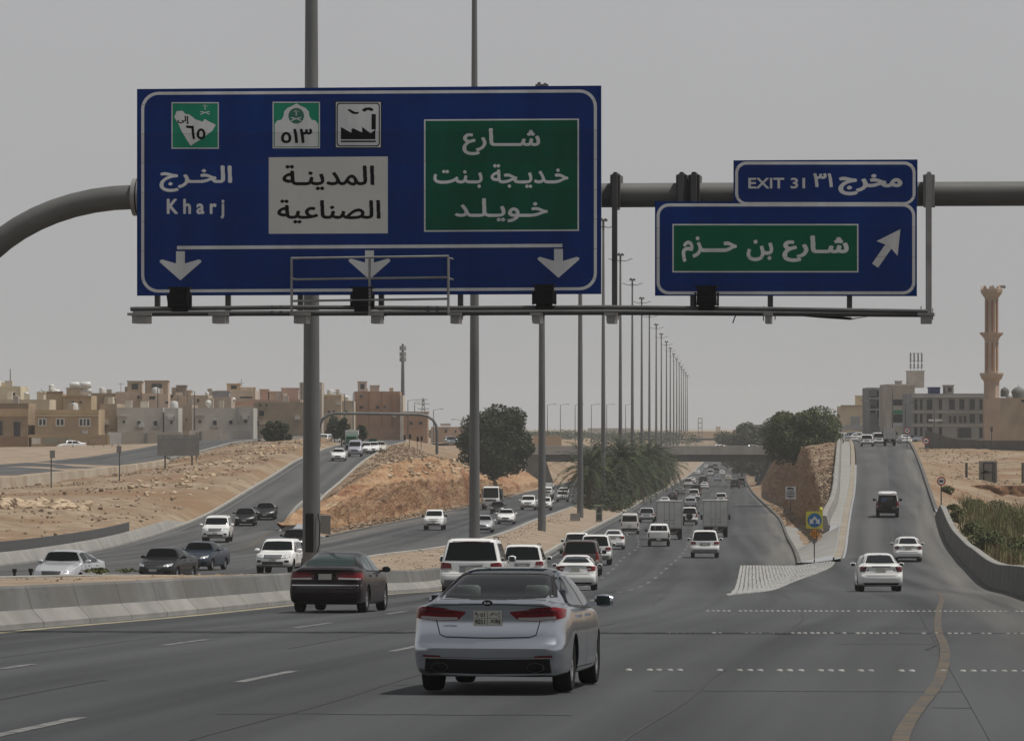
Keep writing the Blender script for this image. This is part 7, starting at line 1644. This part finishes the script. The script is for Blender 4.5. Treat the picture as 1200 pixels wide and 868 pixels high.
def truck(boxed=True, Lb=4.4, Hb=3.35, cabH=2.25, W_=2.3):
    Lc = 1.75; L = Lb+Lc+.1; hw = W_/2*.92
    st = dict(L=Lc, W=W_*.92, r=.40, axles=(), arches=False, tumble=.97, bulge=.02, zlow=[(0,.55),(Lc,.48)], zsh=[(0,1.42),(Lc,1.35)], ztop=[(0,cabH-.02),(.3,cabH),(Lc-.75,cabH-.03),(Lc-.4,cabH-.14),(Lc-.1,1.55),(Lc,1.42)], wtop=[(0,.86),(Lc-.4,.84),(Lc,.92)],
        plan=[(0,.97),(.2,1),(Lc-.4,1),(Lc-.1,.95),(Lc,.90)], tail=[(.3,0),(3,0)], nose=[(.4,0),(1,0),(1.5,.03)])
    v = Veh(st); g = M['glass']
    mb = MB(); v.shell(mb, 'front', [(-hw*.86,1.45),(hw*.86,1.45)], [(-hw*.80,cabH-.2),(hw*.80,cabH-.2)], 14, 8, .01); v.add('windscreen', mb, g)
    for vw in ('right', 'left'):
        mb = MB(); v.shell(mb, vw, [(.35,1.42),(Lc-.25,1.40)], [(.35,cabH-.22),(Lc-.5,cabH-.22)], 8, 6); v.add('side_window', mb, g)
    mb = MB(); v.shell(mb, 'front', [(-hw*.6,1.05),(hw*.6,1.05)], [(-hw*.6,1.3),(hw*.6,1.3)], 10, 5, .01); v.add('grille', mb, M['grille'])
    mb = MB(); mb.box((0,Lc+.02,.68), (W_*.92,.14,.3)); v.add('front_bumper', mb, M['grille'])
    for sg in (-1, 1):
        mb = MB(); mb.box((sg*hw*.76,Lc+.07,.76), (.26,.06,.18)); v.add('headlight', mb, M['lamp'])
        mb = MB(); mb.box((sg*(hw+.2),Lc-.12,1.75), (.2,.12,.42)); mb.tube([(sg*(hw-.03),Lc-.3,1.95), (sg*(hw+.2),Lc-.12,1.98)], .02, 6); v.add('wing_mirror', mb, M['trim'])
    plate_box(v, 0, .9, .34, .12, True)
    for i in range(len(v.parts)):          # slide the cab forward of the box
        me = v.parts[i][1]; me.transform(Matrix.Translation((0, Lb+.1, 0)))
    v.L = L; w = W_/2
    if boxed:
        mb = MB(); zb = .98; mb.bbox((-w,0.04,zb), (w,Lb,Hb)); v.add('cargo_box', mb, M['cargo'])
        mb = MB(); t = .09
        for sg in (-1, 1): mb.bbox((min(sg*w,sg*(w-t)),-.03,zb), (max(sg*w,sg*(w-t)),.038,Hb)); 
        mb.bbox((-w+t,-.03,Hb-t), (w-t,.038,Hb)); mb.bbox((-w+t,-.03,zb), (w-t,.038,zb+t)); mb.bbox((-.02,-.015,zb+t), (.02,.038,Hb-t)); v.add('door_frame', mb, M['cargo_frame'])
        for x in (-.42,.42):
            mb = MB(); mb.tube([(x,-.03,zb+.05),(x,-.03,Hb-.06)], .02, 6); mb.box((x+.12 if x < 0 else x-.12,-.03,zb+.7), (.3,.04,.05)); v.add('door_bolt', mb, M['galv'])
        mb = MB(); mb.box((-.34,.028,zb+.42), (.30,.012,.07)); mb.box((.34,.028,zb+.42), (.30,.012,.07)); v.add('door_mark', mb, M['cargo_frame'])
    else:
        mb = MB(); zb = 1.0; mb.bbox((-w,.04,zb), (w,Lb,zb+.12))
        for lo, hi in (((-w,.04,zb+.12),(-w+.06,Lb,Hb)), ((w-.06,.04,zb+.12),(w,Lb,Hb)), ((-w+.06,Lb-.07,zb+.12),(w-.06,Lb,Hb)), ((-w+.06,.04,zb+.12),(w-.06,.11,Hb))): mb.bbox(lo, hi)
        v.add('load_bed', mb, PT['blue_dark'])
        mb = MB(); rows = [[(x, y, Hb-.15+.35*mnoise.noise(Vector((x*1.3,y*1.1,0)))) for x in np.linspace(-w+.07, w-.07, 9)] for y in np.linspace(.12, Lb-.08, 14)]; mb.grid(rows); v.add('load', mb, M['strata'])
    mb = MB(); mb.bbox((-.45,.1,.62), (-.32,Lb+1.2,.86)); mb.bbox((.32,.1,.62), (.45,Lb+1.2,.86)); mb.bbox((-w*.95,.05,.78), (w*.95,.16,.96)); mb.bbox((-w*.9,.06,.42), (w*.9,.16,.54)); mb.bbox((-.6,.08,.54), (-.5,.14,.8)); mb.bbox((.5,.08,.54), (.6,.14,.8)); v.add('chassis', mb, M['trim'])
    for sg in (-1, 1):
        mb = MB(); mb.box((sg*w*.76,.03,.86), (.34,.05,.11)); v.add('taillight', mb, M['tail_dark'])
        mb = MB(); mb.box((sg*w*.74,.55,.5), (.42,.02,.5)); v.add('mud_flap', mb, M['rubber'])
    mb = MB(); mb.box((0,.02,.86), (.4,.02,.12)); v.add('number_plate', mb, M['plate'])
    v.ax = (1.15, L-1.0); v.st['W'] = W_*.97; v.st['tw'] = .36; v.st['spokes'] = 8; v.r = .41
    return v.finish()

def hero():
    """the silver saloon in front: own rear end, cut-out windows with a cabin behind them"""
    L, Wd, H = 4.85, 1.86, 1.475; hw = Wd/2
    gl = [(-.685,1.155),(-.3,1.14),(.3,1.14),(.685,1.155),(.55,1.395),(.25,1.412),(-.25,1.412),(-.55,1.395)]
    ws = [(-.70,1.06),(.70,1.06),(.56,1.36),(-.56,1.36)]
    st = dict(L=L, W=Wd, r=.335, axles=(1.07, L-.97), tumble=.93, arch=1.10, bulge=.045,
        plan=[(0,.855),(.04,.90),(.12,.945),(.3,.975),(.7,1),(L*.5,1),(L-1.0,.985),(L-.5,.94),(L-.2,.86),(L-.05,.76),(L,.66)],
        zlow=[(0,.215),(.25,.20),(1,.19),(L-1,.18),(L-.2,.22),(L,.28)],
        zsh=[(0,.985),(.12,1.0),(.4,1.01),(1.2,1.0),(2.4,.985),(L-1.35,.94),(L-.5,.80),(L,.64)],
        ztop=[(0,1.075),(.10,1.115),(.3,1.105),(.62,1.115),(.85,1.165),(1.25,1.285),(1.7,1.40),(2.1,1.455),(2.5,H),(2.95,H-.03),(3.2,H-.09),(L-1.25,1.03),(L-1.1,1.0),(L-.5,.90),(L-.15,.80),(L,.71)],
        wtop=[(0,.80),(.5,.80),(.7,.80),(1.7,.66),(2.4,.645),(3.0,.655),(L-1.3,.78),(L,.72)],
        tail=[(.2,.09),(.30,.045),(.42,.03),(.45,.0),(.54,-.012),(.585,.01),(.63,.055),(.72,.085),(.86,.095),(1.0,.07),(1.07,.03),(1.10,.015)], nose=[(.2,.08),(.38,0),(.55,.02),(.75,.14)],
        holes=[(gl, .3, 2.2), (ws, 2.75, 4.1)])
    v = Veh(st)
    # real glass panes set in the openings
    gm, n, l, b = nt('clear_tint'); n.remove(b)
    tr = n.new('ShaderNodeBsdfTransparent'); tr.inputs['Color'].default_value = (.55,.64,.64,1); gs = n.new('ShaderNodeBsdfGlossy'); gs.inputs['Roughness'].default_value = .03; fr = n.new('ShaderNodeFresnel'); fr.inputs['IOR'].default_value = 1.38; mxs = n.new('ShaderNodeMixShader')
    l.new(fr.outputs[0], mxs.inputs['Fac']); l.new(tr.outputs[0], mxs.inputs[1]); l.new(gs.outputs[0], mxs.inputs[2]); l.new(mxs.outputs[0], n['Material Output'].inputs['Surface'])
    mb = MB(); v.shell(mb, 'rear', [(-.705,1.145),(-.3,1.128),(.3,1.128),(.705,1.145)], [(-.567,1.402),(-.25,1.42),(.25,1.42),(.567,1.402)], 24, 12, .004); v.add('rear_window', mb, gm)
    mb = MB(); v.shell(mb, 'front', [(-.72,1.05),(.72,1.05)], [(-.58,1.37),(.58,1.37)], 20, 10, .004); v.add('windscreen', mb, gm)
    mb = MB()   # black ceramic edge round the glass
    P = [(-.718,1.13),(-.3,1.112),(.3,1.112),(.718,1.13)]; Q = [(-.585,1.405),(-.25,1.428),(.25,1.428),(.585,1.405)]
    v.shell(mb, 'rear', P, [(-.70,1.158),(-.3,1.142),(.3,1.142),(.70,1.158)], 24, 3, .008); v.shell(mb, 'rear', [(-.555,1.388),(-.25,1.406),(.25,1.406),(.555,1.388)], Q, 24, 3, .008)
    for sg in (-1, 1): v.shell(mb, 'rear', [(sg*.718,1.13),(sg*.585,1.40)], [(sg*.672,1.15),(sg*.54,1.395)], 16, 3, .009)
    v.add('window_seal', mb, M['trim'])
    mb = MB(); v.shell(mb, 'top', [(-.565,1.74),(0,1.70),(.565,1.74)], [(-.53,3.0),(0,3.05),(.53,3.0)], 16, 14, .006); v.add('glass_roof', mb, M['glass'])
    zb = 1.005
    for sg, vw in ((1,'right'),(-1,'left')):
        mb = MB(); v.shell(mb, vw, [(.98,1.075),(1.3,zb+.03),(2.30,zb+.012)], [(1.10,1.11),(1.62,H-.155),(2.0,H-.112),(2.32,H-.10)], 18, 9); v.add('side_window', mb, M['glass'])
        mb = MB(); v.shell(mb, vw, [(2.38,zb+.01),(3.0,zb-.005),(L-1.45,zb-.015)], [(2.38,H-.10),(2.65,H-.10),(3.0,H-.15),(L-1.48,zb+.02)], 18, 9); v.add('side_window', mb, M['glass'])
        for q in ([(2.34,.27),(2.34,.99)], [(1.36,.50),(1.22,.78),(1.18,.97)], [(3.45,.30),(3.46,.93)], [(1.46,.25),(3.4,.24)]): v.strip(vw, q, .010)
        v.strip(vw, [(.95,1.05),(1.3,zb+.012),(2.4,zb-.005),(L-1.42,zb-.035)], .018, .008, None)
        for y in (1.52, 2.52):
            p = v.hit(vw, y, .90, .014); mb = MB(); mb.box(tuple(p), (.03,.22,.035)); v.add('door_handle', mb, PT['white'], None, None, True)
        mb = MB(); v.shell(mb, vw, [(1.45,.235),(3.4,.235)], [(1.45,.285),(3.4,.275)], 14, 3, .012); v.add('sill', mb, PT['white'], 40, None, True)
    for sg in (-1, 1):
        # lamp wraps round the corner, thin at its inner end
        lo = [(sg*.27,.945),(sg*.36,.868),(sg*.56,.858),(sg*.80,.885)]; hi = [(sg*.262,.965),(sg*.44,.985),(sg*.60,1.012),(sg*.80,1.028)]
        mb = MB(); v.shell(mb, 'rear', lo, hi, 22, 9, .011); i = v.add('taillight', mb, M['tail'])
        mb = MB(); v.shell(mb, 'rear', [(sg*.36,.874),(sg*.56,.864),(sg*.80,.888)], [(sg*.36,.902),(sg*.56,.905),(sg*.80,.918)], 14, 3, .017); v.add('lens', mb, M['tail_clear'], 40, i)
        mb = MB(); v.shell(mb, 'rear', [(sg*.40,.945),(sg*.56,.950),(sg*.80,.965)], [(sg*.40,.965),(sg*.56,.975),(sg*.80,.99)], 14, 3, .015); v.add('lens', mb, M['tail_dark'], 40, i)
        mb = MB(); v.shell(mb, 'right' if sg > 0 else 'left', [(.07,.875),(.30,.91)], [(.07,1.03),(.42,1.0)], 10, 7, .010); v.add('taillight', mb, M['tail'])
        mb = MB(); v.shell(mb, 'rear', [(sg*.56,.415),(sg*.76,.42)], [(sg*.56,.448),(sg*.77,.455)], 8, 3, .012); v.add('reflector', mb, M['tail'])
        p = v.hit('rear', sg*.57, .30, -.01); mb = MB(); mb.lathe([(.098,-.05),(.104,-.03),(.098,.02),(.082,-.02),(.078,.1),(.001,.1)], 22, 0, 'y'); mb.v = [(x*1.0+sg*.57, y+p.y, z*.52+.315) for x, y, z in mb.v]; mb.m = [0 if k < 22*3 else 1 for k in range(len(mb.f))]; v.add('exhaust', mb, [M['galv'], M['black']], 50)
        v.strip('rear', [(sg*.66,1.015),(sg*.615,.86),(sg*.57,.70),(sg*.50,.672)], .011)
    v.strip('rear', [(-.5,.672),(0,.662),(.5,.672)], .013); v.strip('rear', [(-.66,1.035),(-.3,1.05),(0,1.053),(.3,1.05),(.66,1.035)], .008)
    mb = MB(); v.shell(mb, 'rear', [(-.755,.25),(0,.238),(.755,.25)], [(-.735,.43),(-.3,.418),(.3,.418),(.735,.43)], 26, 7, .008); v.add('diffuser', mb, M['trim'])
    mb = MB(); v.shell(mb, 'rear', [(-.78,.422),(0,.408),(.78,.422)], [(-.78,.436),(0,.422),(.78,.436)], 24, 3, .013); v.add('bumper_trim', mb, M['chrome'])
    # plate with its figures
    p = v.hit('rear', 0, .90, .02); mb = MB(); mb.box((0, p.y, .895), (.335,.02,.175)); ip = v.add('number_plate', mb, M['plate'])
    put = lambda x, y: (x, p.y-.0125, y)
    mb = MB(); mb.bbox((-.003,p.y-.0125,.812), (.001,p.y-.0105,.978)); mb.bbox((-.16,p.y-.0125,.893), (.16,p.y-.0105,.896))
    letters(mb, '٩٠٥١', -.15, -.03, .965, .91, put, .03, 0, 40, True); letters(mb, '9051', -.15, -.03, .880, .825, put, .03, 0, 40, True); letters(mb, 'ح ب ص', .03, .15, .965, .91, put, .03, 0, 40); letters(mb, 'XBJ', .03, .15, .880, .825, put, .03, 0, 40, True)
    v.add('lettering', mb, M['ink'], None, ip)
    q = v.hit('rear', .01, 1.072, .012); mb = MB(); mb.lathe([(.001,-.012),(.055,-.012),(.062,-.004),(.062,.01)], 24, 0, 'y'); mb.v = [(x+.0, y+q.y, z*.56+1.072) for x, y, z in mb.v]; ib = v.add('badge', mb, M['ink'], 50)
    mb = MB(); letters(mb, 'KIA', -.036, .036, 1.085, 1.059, lambda x, y: (x, q.y-.0135, y), .03, 0, 30, True); v.add('lettering', mb, M['chrome'], None, ib)
    q2 = v.hit('rear', -.46, .80, .004); mb = MB(); letters(mb, 'OPTIMA', -.53, -.37, .812, .788, lambda x, y: (x, v.hit('rear', x, y, .006).y, y), .02, 0, 24, True); v.add('lettering', mb, M['steel_dark'], None)
    mb = MB(); v.shell(mb, 'front', [(-.4,.55),(.4,.55)], [(-.45,.68),(.45,.68)], 12, 5, .008); v.add('grille', mb, M['grille'])
    for sg in (-1, 1): mb = MB(); v.shell(mb, 'front', [(sg*.45,.62),(sg*.8,.66)], [(sg*.47,.72),(sg*.82,.78)], 8, 5, .008); v.add('headlight', mb, M['lamp'])
    mirrors(v, L-1.62, 1.06, hw-.005, (.23,.12,.165))
    # cabin: parcel shelf, seats, dashboard, driver
    mb = MB(); mb.bbox((-.72,.75,1.02), (.72,1.45,1.05)); mb.bbox((-.75,1.4,.35), (.75,L-1.5,.40)); mb.bbox((-.74,L-1.75,.6), (.74,L-1.25,.98))
    for sg in (-1, 1): mb.bbox((min(sg*.76,sg*.80),1.0,.4), (max(sg*.76,sg*.80),3.4,.98))
    v.add('cabin', mb, M['cabin_dark'])
    def head(mb, x, y, z, w=.27, h=.19):
        mb.lathe([(.001,-h/2),(w*.4,-h*.48),(w*.5,-h*.3),(w*.5,h*.3),(w*.4,h*.48),(.001,h/2)], 14, 0, 'z'); k = len(mb.v)-84; mb.v[k:] = [(a+x, b*.45+y, c+z) for a, b, c in mb.v[k:]]
    mb = MB(); mb.box((0,1.45,.82), (1.36,.16,.62), 0, 0, .95)
    for x in (-.42,.42): head(mb, x, 1.42, 1.19, .30, .16)
    v.add('rear_seat', mb, M['seat'], 50, None, False, True)
    for x in (-.38,.38):
        mb = MB(); mb.box((x,2.45,.85), (.50,.15,.62), 0, 0, .86); head(mb, x, 2.42, 1.24, .27, .2); v.add('front_seat', mb, M['seat'], 50, None, False, True)
    mb = MB(); 
    for a in range(20): 
        t0, t1 = 2*PI*a/20, 2*PI*(a+1)/20; mb.tube([(-.38+.18*math.cos(t0),3.05+.05*math.sin(t0),.95+.18*math.sin(t0)), (-.38+.18*math.cos(t1),3.05+.05*math.sin(t1),.95+.18*math.sin(t1))], .015, 5, 0, False)
    v.add('steering_wheel', mb, M['trim'])
    return v.finish()

def dark_jeep():
    v = suv(4.6, 1.80, 1.93, .40, 1, 1.6, False, True); hw = .9
    mb = MB(); v.shell(mb, 'top', [(-.78,.25),(0,.22),(.78,.25)], [(-.74,2.75),(0,2.8),(.74,2.75)], 20, 14, .012); v.shell(mb, 'rear', [(-.76,1.72),(.76,1.72)], [(-.70,1.90),(.70,1.90)], 16, 6, .014)
    for vw in ('right', 'left'): v.shell(mb, vw, [(.3,1.78),(2.7,1.78)], [(.35,1.89),(2.65,1.89)], 14, 4, .012)
    for sg in (-1, 1): v.shell(mb, 'rear', [(sg*.74,1.22),(sg*.87,1.20)], [(sg*.66,1.74),(sg*.78,1.74)], 5, 8, .013)
    v.add('hard_top', mb, PT['white'], 50)
    for x, z in ((-.25,1.38),(.2,1.45)): mb = MB(); mb.box((x,.02,z), (.42,.05,.3)); v.add('tailgate_load', mb, M['load_blue'] if x < 0 else M['grille'])
    return v.finish()
KIND = {'hero': hero(), 'sedan_old': sedan(4.9, 1.85, 1.49, .33, 1, 'glass_green').finish(), 'sedan': sedan(4.45, 1.72, 1.46, .30, 0, 'glass').finish(), 'suv': suv().finish(), 'suv_big': suv(5.15, 2.03, 1.90, .39, 1, .5).finish(),
        'suv_small': suv(4.5, 1.85, 1.68, .35, 0, -.2, False).finish(), 'jeep': suv(4.6, 1.80, 1.95, .39, 1, 1.6, False, True).finish(), 'jeep_dark': dark_jeep(), 'compact': sedan(4.3, 1.69, 1.46, .30, 3).finish(), 'van': van().finish(), 'pickup': pickup().finish(), 'box_truck': truck(), 'tipper_truck': truck(False, 5.5, 2.6, 2.95, 2.5), 'box_van': truck(True, 3.2, 2.6, 2.0, 1.8)}
NAMES = {'hero':('sedan','car'),'sedan_old':('sedan','car'),'sedan':('sedan','car'),'suv':('suv','car'),'suv_big':('suv','car'),'suv_small':('suv','car'),'jeep':('off_roader','car'),'jeep_dark':('off_roader','car'),'compact':('sedan','car'),'van':('van','van'),'pickup':('pickup_truck','pickup'),'box_truck':('box_truck','truck'),'tipper_truck':('tipper_truck','truck'),'box_van':('box_truck','truck')}
def deriv(f, d, e=6.0): return (f(d+e)-f(d-e))/(2*e)
def drive(kind, col, px, py, surf, label, toward=False, group=None, yaw=0.0, far=None, dd=None, hx0=None):
    """contact point (px, py) of the wheels nearest the camera, on the named surface"""
    zf, xf = {'M': (zM, xML), 'L': (zL, xLR), 'P': (zP, xPR), 'R': (zR, xRR), 'B': (lambda d: -3.3+.02, None)}[surf]
    v = KIND[kind]
    if dd: d = dd; x = (px-CX)*d/F
    else: d, x, z = solve(zf, px, py)
    hx = deriv(xf, d) if surf != 'L' or d > 280 else deriv(lambda q: (xLR(q)+xLL(q))/2, d)
    if hx0 is not None: hx = hx0
    ang = -math.atan(hx) + yaw; sl = math.atan(deriv(zf, d))
    h = Vector((-math.sin(ang), math.cos(ang), 0)); c = Vector((x, d, 0)) + h*(v.L/2 - .95)
    z = zf(c.y); nm, cat = NAMES[kind]
    return v.place(nm, label, cat, (c.x, c.y, z+.012), ang + (PI if toward else 0), -sl if toward else sl, col, group, far if far is not None else d > 470)
gM = 'vehicles heading away on the main lanes'; gL = 'vehicles coming towards the camera on the left'
drive('hero', 'silver', 583, 811, 'M', 'silver saloon car nearest the camera with a dark glass roof', False, gM, yaw=-.028)
drive('sedan_old', 'maroon', 388, 717.5, 'M', 'black saloon with a full-width red tail light band and green tinted rear glass', False, gM, yaw=-.03)
drive('sedan', 'white', 675, 691.5, 'M', 'white saloon with bright red lamps just beyond the silver car', False, gM)
drive('suv', 'white', 554, 701, 'M', 'white off-road estate with wide red lamps by the barrier, left one of two', False, gM)
drive('suv', 'white', 613, 686, 'M', 'white estate with black tailgate glass, right one of the two behind the silver car', False, gM)
drive('suv_big', 'brown_grey', 681, 675, 'M', 'dark brown-grey large estate car with tall red corner lamps', False, gM)
drive('suv', 'white', 698, 662, 'M', 'white off-roader just ahead of the dark brown-grey estate', False, gM)
drive('suv_small', 'white', 676, 653, 'M', 'white estate mostly hidden behind the dark brown-grey estate roof', False, gM)
drive('sedan', 'white', 719, 643.5, 'M', 'white saloon with slim dark red lamps in the second lane before the white van', False, gM)
drive('van', 'white_warm', 738, 626, 'M', 'white passenger van in the left lane before the palms', False, gM)
drive('suv_small', 'silver_light', 758, 612, 'M', 'pale silver estate just ahead of the white van', False, gM)
drive('pickup', 'white', 772, 640, 'M', 'white double cab pickup with a black rear bumper beside the grey box truck', False, gM)
drive('suv', 'white', 826, 653.5, 'M', 'white off-road estate alone in the right lane behind the right box truck', False, gM)
drive('box_truck', 'white', 784.5, 632, 'M', 'grey box truck seen from behind, left one of the two', False, gM)
drive('box_truck', 'white', 838.5, 629.5, 'M', 'pale box truck with small door marks, right one of the two', False, gM)
drive('jeep', 'white', 808, 615, 'M', 'white off-roader in the gap between the two box trucks', False, gM)
drive('pickup', 'silver_light', 809, 597, 'M', 'silver pickup above the gap between the two box trucks', False, gM, far=False)
drive('sedan', 'white', 779, 594, 'M', 'white saloon peeking over the left box truck', False, gM, far=False)
drive('suv_small', 'white', 845, 590, 'M', 'white car with black roof bars peeking over the right box truck', False, gM, far=False)
for k, c, px, py, lb in (('sedan','grey_dark',788,586.5,'dark saloon ahead of the white saloon over the left truck'),('sedan','grey',797,580,'dark grey saloon ahead along the kerb'),('suv','white',813,586,'white estate ahead of the silver pickup'),('suv_big','black',815.5,580,'black estate overlapping the white estate ahead of the pickup'),('suv_big','white',806.5,570.5,'white boxy car by the kerb at the end of the palms'),('sedan','white',811,566.5,'white car just beyond the boxy kerb car'),('sedan','white',825.5,573,'white saloon ahead of the black estate'),('suv_big','black',824,568,'black estate just before the bridge'),
    ('suv_big','black',861.5,572.5,'black car in the right lane at the bridge shadow'),('suv','white',868,569.5,'white car next to the black one at the bridge shadow'),('sedan','silver',841,563.5,'silver saloon under the bridge'),('sedan','cream',853.5,563,'cream saloon under the bridge'),('sedan','white',817,556.5,'white car far ahead left of the lanes'),('sedan','silver',821,555.5,'silver car far ahead'),('suv','white',832.5,558,'white car far ahead in the middle'),('suv_small','grey_dark',839.5,555,'dark car far ahead right of the middle'),('sedan','white',846,557,'white car far ahead on the right'),('suv_small','grey_dark',832.5,551.5,'farthest dark car on the main lanes'),('sedan','white',828,549.5,'farthest white car on the main lanes'),('suv','grey',838,550,'farthest grey car on the main lanes'),('sedan','silver',845,552.5,'farthest silver car on the right')):
    drive(k, c, px, py, 'M', lb, False, gM)
drive('pickup', 'blue_dark', 889, 566, 'M', 'dark blue van at the right bank under the bridge', False, gM, far=True)
# oncoming
drive('sedan', 'silver_light', 69, 690, 'L', 'silver saloon coming towards the camera at the far left behind the barrier', True, gL, hx0=.20)
drive('sedan', 'grey_dark', 187, 680, 'L', 'dark grey saloon left of the dark blue one behind the barrier', True, gL, hx0=.20)
drive('sedan', 'blue_dark', 231, 668, 'L', 'dark blue saloon half behind the dark grey one', True, gL, hx0=.20)
drive('suv_small', 'white', 323, 672, 'L', 'large white estate coming closer left of the nearest light mast', True, gL, hx0=.10)
drive('sedan', 'black', 345, 646, 'L', 'dark car hidden between the white estate and the light mast', True, gL)
drive('suv', 'white', 253, 635.5, 'P', 'white off-road estate coming down the left ramp', True, gL, yaw=-.03)
drive('sedan', 'black', 287, 616, 'P', 'black saloon coming down the left ramp behind the white estate', True, gL)
drive('sedan', 'grey_dark', 311, 609, 'P', 'second dark saloon on the left ramp nearer the mast', True, gL)
drive('sedan', 'white', 396.5, 540, 'P', 'white saloon entering the top of the left ramp', True, gL, far=False)
drive('van', 'lilac', 416, 535, 'P', 'lilac grey people carrier beside the white saloon at the ramp top', True, gL, far=False)
for k, c, px, py, lb in (('sedan','white',428,531.5,'white car queuing behind the lilac people carrier'),('sedan','white',437,531,'white car left of the white taxi at the ramp mouth'),('sedan','cream',445,530.5,'yellowish car last in the row at the ramp mouth'),('box_van','green',412,527,'truck with a dark green back behind the ramp cars')):
    drive(k, c, px, py, 'P', lb, True, gL)
drive('pickup', 'white', 508.5, 621, 'L', 'white pickup alone in the outer lane below the rock cutting', True, gL)
drive('sedan', 'silver_light', 566, 624, 'L', 'pale saloon half hidden by the second light mast', True, gL)
drive('sedan', 'white', 593, 614, 'L', 'white saloon coming between the second and third light masts', True, gL)
drive('tipper_truck', 'white', 575.5, 597, 'L', 'white-cabbed tipper truck loaded with soil below the round tree', True, gL, far=False)
drive('sedan', 'black', 583, 602, 'L', 'black saloon tucked in front of the tipper truck', True, gL, far=False)
drive('suv', 'white', 619, 597.5, 'L', 'white estate just left of the third light mast', True, gL, far=False)
drive('suv_small', 'white', 638, 598, 'L', 'white car directly behind the third light mast', True, gL, far=False)
drive('box_van', 'white', 641.5, 585, 'L', 'white small truck behind the third light mast', True, gL)
for k, c, px, py, lb in (('suv_small','white',659,588,'white estate, front one of a pair between the third and fourth masts'),('suv_small','white',660.5,583,'white estate, rear one of the pair between the third and fourth masts'),('suv_small','white',685,586,'white car beside the fourth mast, lower one'),('suv_small','white',685.5,579,'white car beside the fourth mast, upper one')):
    drive(k, c, px, py, 'L', lb, True, gL, far=False)
# right ramp
gR = 'vehicles climbing the exit ramp'
drive('compact', 'white', 1031, 693, 'R', 'white saloon with dark red lamps nearest on the exit ramp', False, gR, yaw=.06)
drive('compact', 'white', 1064, 658, 'R', 'smaller white saloon ahead on the right of the exit ramp', False, gR, yaw=.02)
drive('jeep_dark', 'black', 1040, 606, 'R', 'dark off-roader with a white roof climbing the exit ramp', False, gR)
drive('suv_small', 'white', 1016, 523, 'R', 'white estate at the crest of the exit ramp', False, gR, far=False)
drive('box_van', 'silver', 1042.5, 522.5, 'R', 'small truck with a plain grey back at the crest of the exit ramp', False, gR, far=False)
drive('suv', 'white', 1030, 522, 'R', 'white car between the crest estate and the small truck', False, gR, far=False)
rg = random.Random(4)
for i, (px, d, c, k) in enumerate(((1002,760,'white','sedan'),(1006,800,'white','suv_small'),(1012,720,'white','sedan'),(1024,730,'silver','sedan'),(1034,760,'white','suv_small'),(1040,690,'white','sedan'),(1060,680,'white','sedan'),(1020,840,'grey','sedan'),(1028,690,'grey_dark','suv'),(990,880,'white','sedan'),(996,850,'silver','suv_small'),(1066,700,'silver','sedan'))):
    nm, cat = NAMES[k]; KIND[k].place(nm, ['white saloon on the far left of the street beyond the ramp','white estate second from left beyond the ramp','white saloon just over the crest estate','silver saloon over the crest in the middle','white estate before the dark glass office','white saloon by the grey truck','white saloon parked before the beige block','grey saloon deep in the street','dark estate right over the crest','white saloon parked by the pale tan house','silver estate parked by the pale tan house','silver saloon parked before the unfinished building'][i], cat, ((px-CX)*d/F, d, -.72), rg.uniform(-.1,.1) + (1.3 if i > 8 else 0), 0, c, 'cars in the street beyond the ramp crest', True)
# bridge and parked cars
for px, lb, c in ((843,'white car whose roof shows over the bridge parapet','white'),(882,'silver car whose roof shows over the right end of the bridge','silver')):
    KIND['sedan'].place('sedan', lb, 'car', ((px-CX)*922/F, 922, -3.285), PI/2, 0, c, 'cars crossing the bridge', True)
for px, d, k, c, lb in ((380,690,'suv','white','white estate parked at the left junction behind the mast'),(389,700,'pickup','silver','pale pickup parked by the green trees'),(410,690,'sedan','grey_dark','dark car parked before the cream block'),(268,634,'sedan','white','white car parked at the second grey villa fence'),(84,632,'sedan','white','white car parked before the low garages'),(344,640,'sedan','white','white car behind the bank near the dark tree'),(528,760,'suv_small','silver','silver estate on the road left of the round tree'),(541,770,'sedan','white','white car just left of the round tree')):
    nm, cat = NAMES[k]; z = -1.0 if px < 500 else -1.35
    KIND[k].place(nm, lb, cat, ((px-CX)*d/F, d, z if px > 300 else -1.45), rg.uniform(-.3,.3)+(PI/2 if d < 650 else PI), 0, c, 'cars on the left side streets', True)
# ---------------------------------------------------------------- dusty air
mb = MB(); mb.bbox((-1800, -60, -16), (1800, 6800, 60))
m, n, l, b = nt('dust_haze'); n.remove(b); pv = n.new('ShaderNodeVolumePrincipled'); pv.inputs['Density'].default_value = 0.00013
pv.inputs['Color'].default_value = (.97, .96, .945, 1); pv.inputs['Anisotropy'].default_value = 0.0
l.new(pv.outputs['Volume'], n['Material Output'].inputs['Volume'])
tag(mb.build('haze', m), kind='stuff')
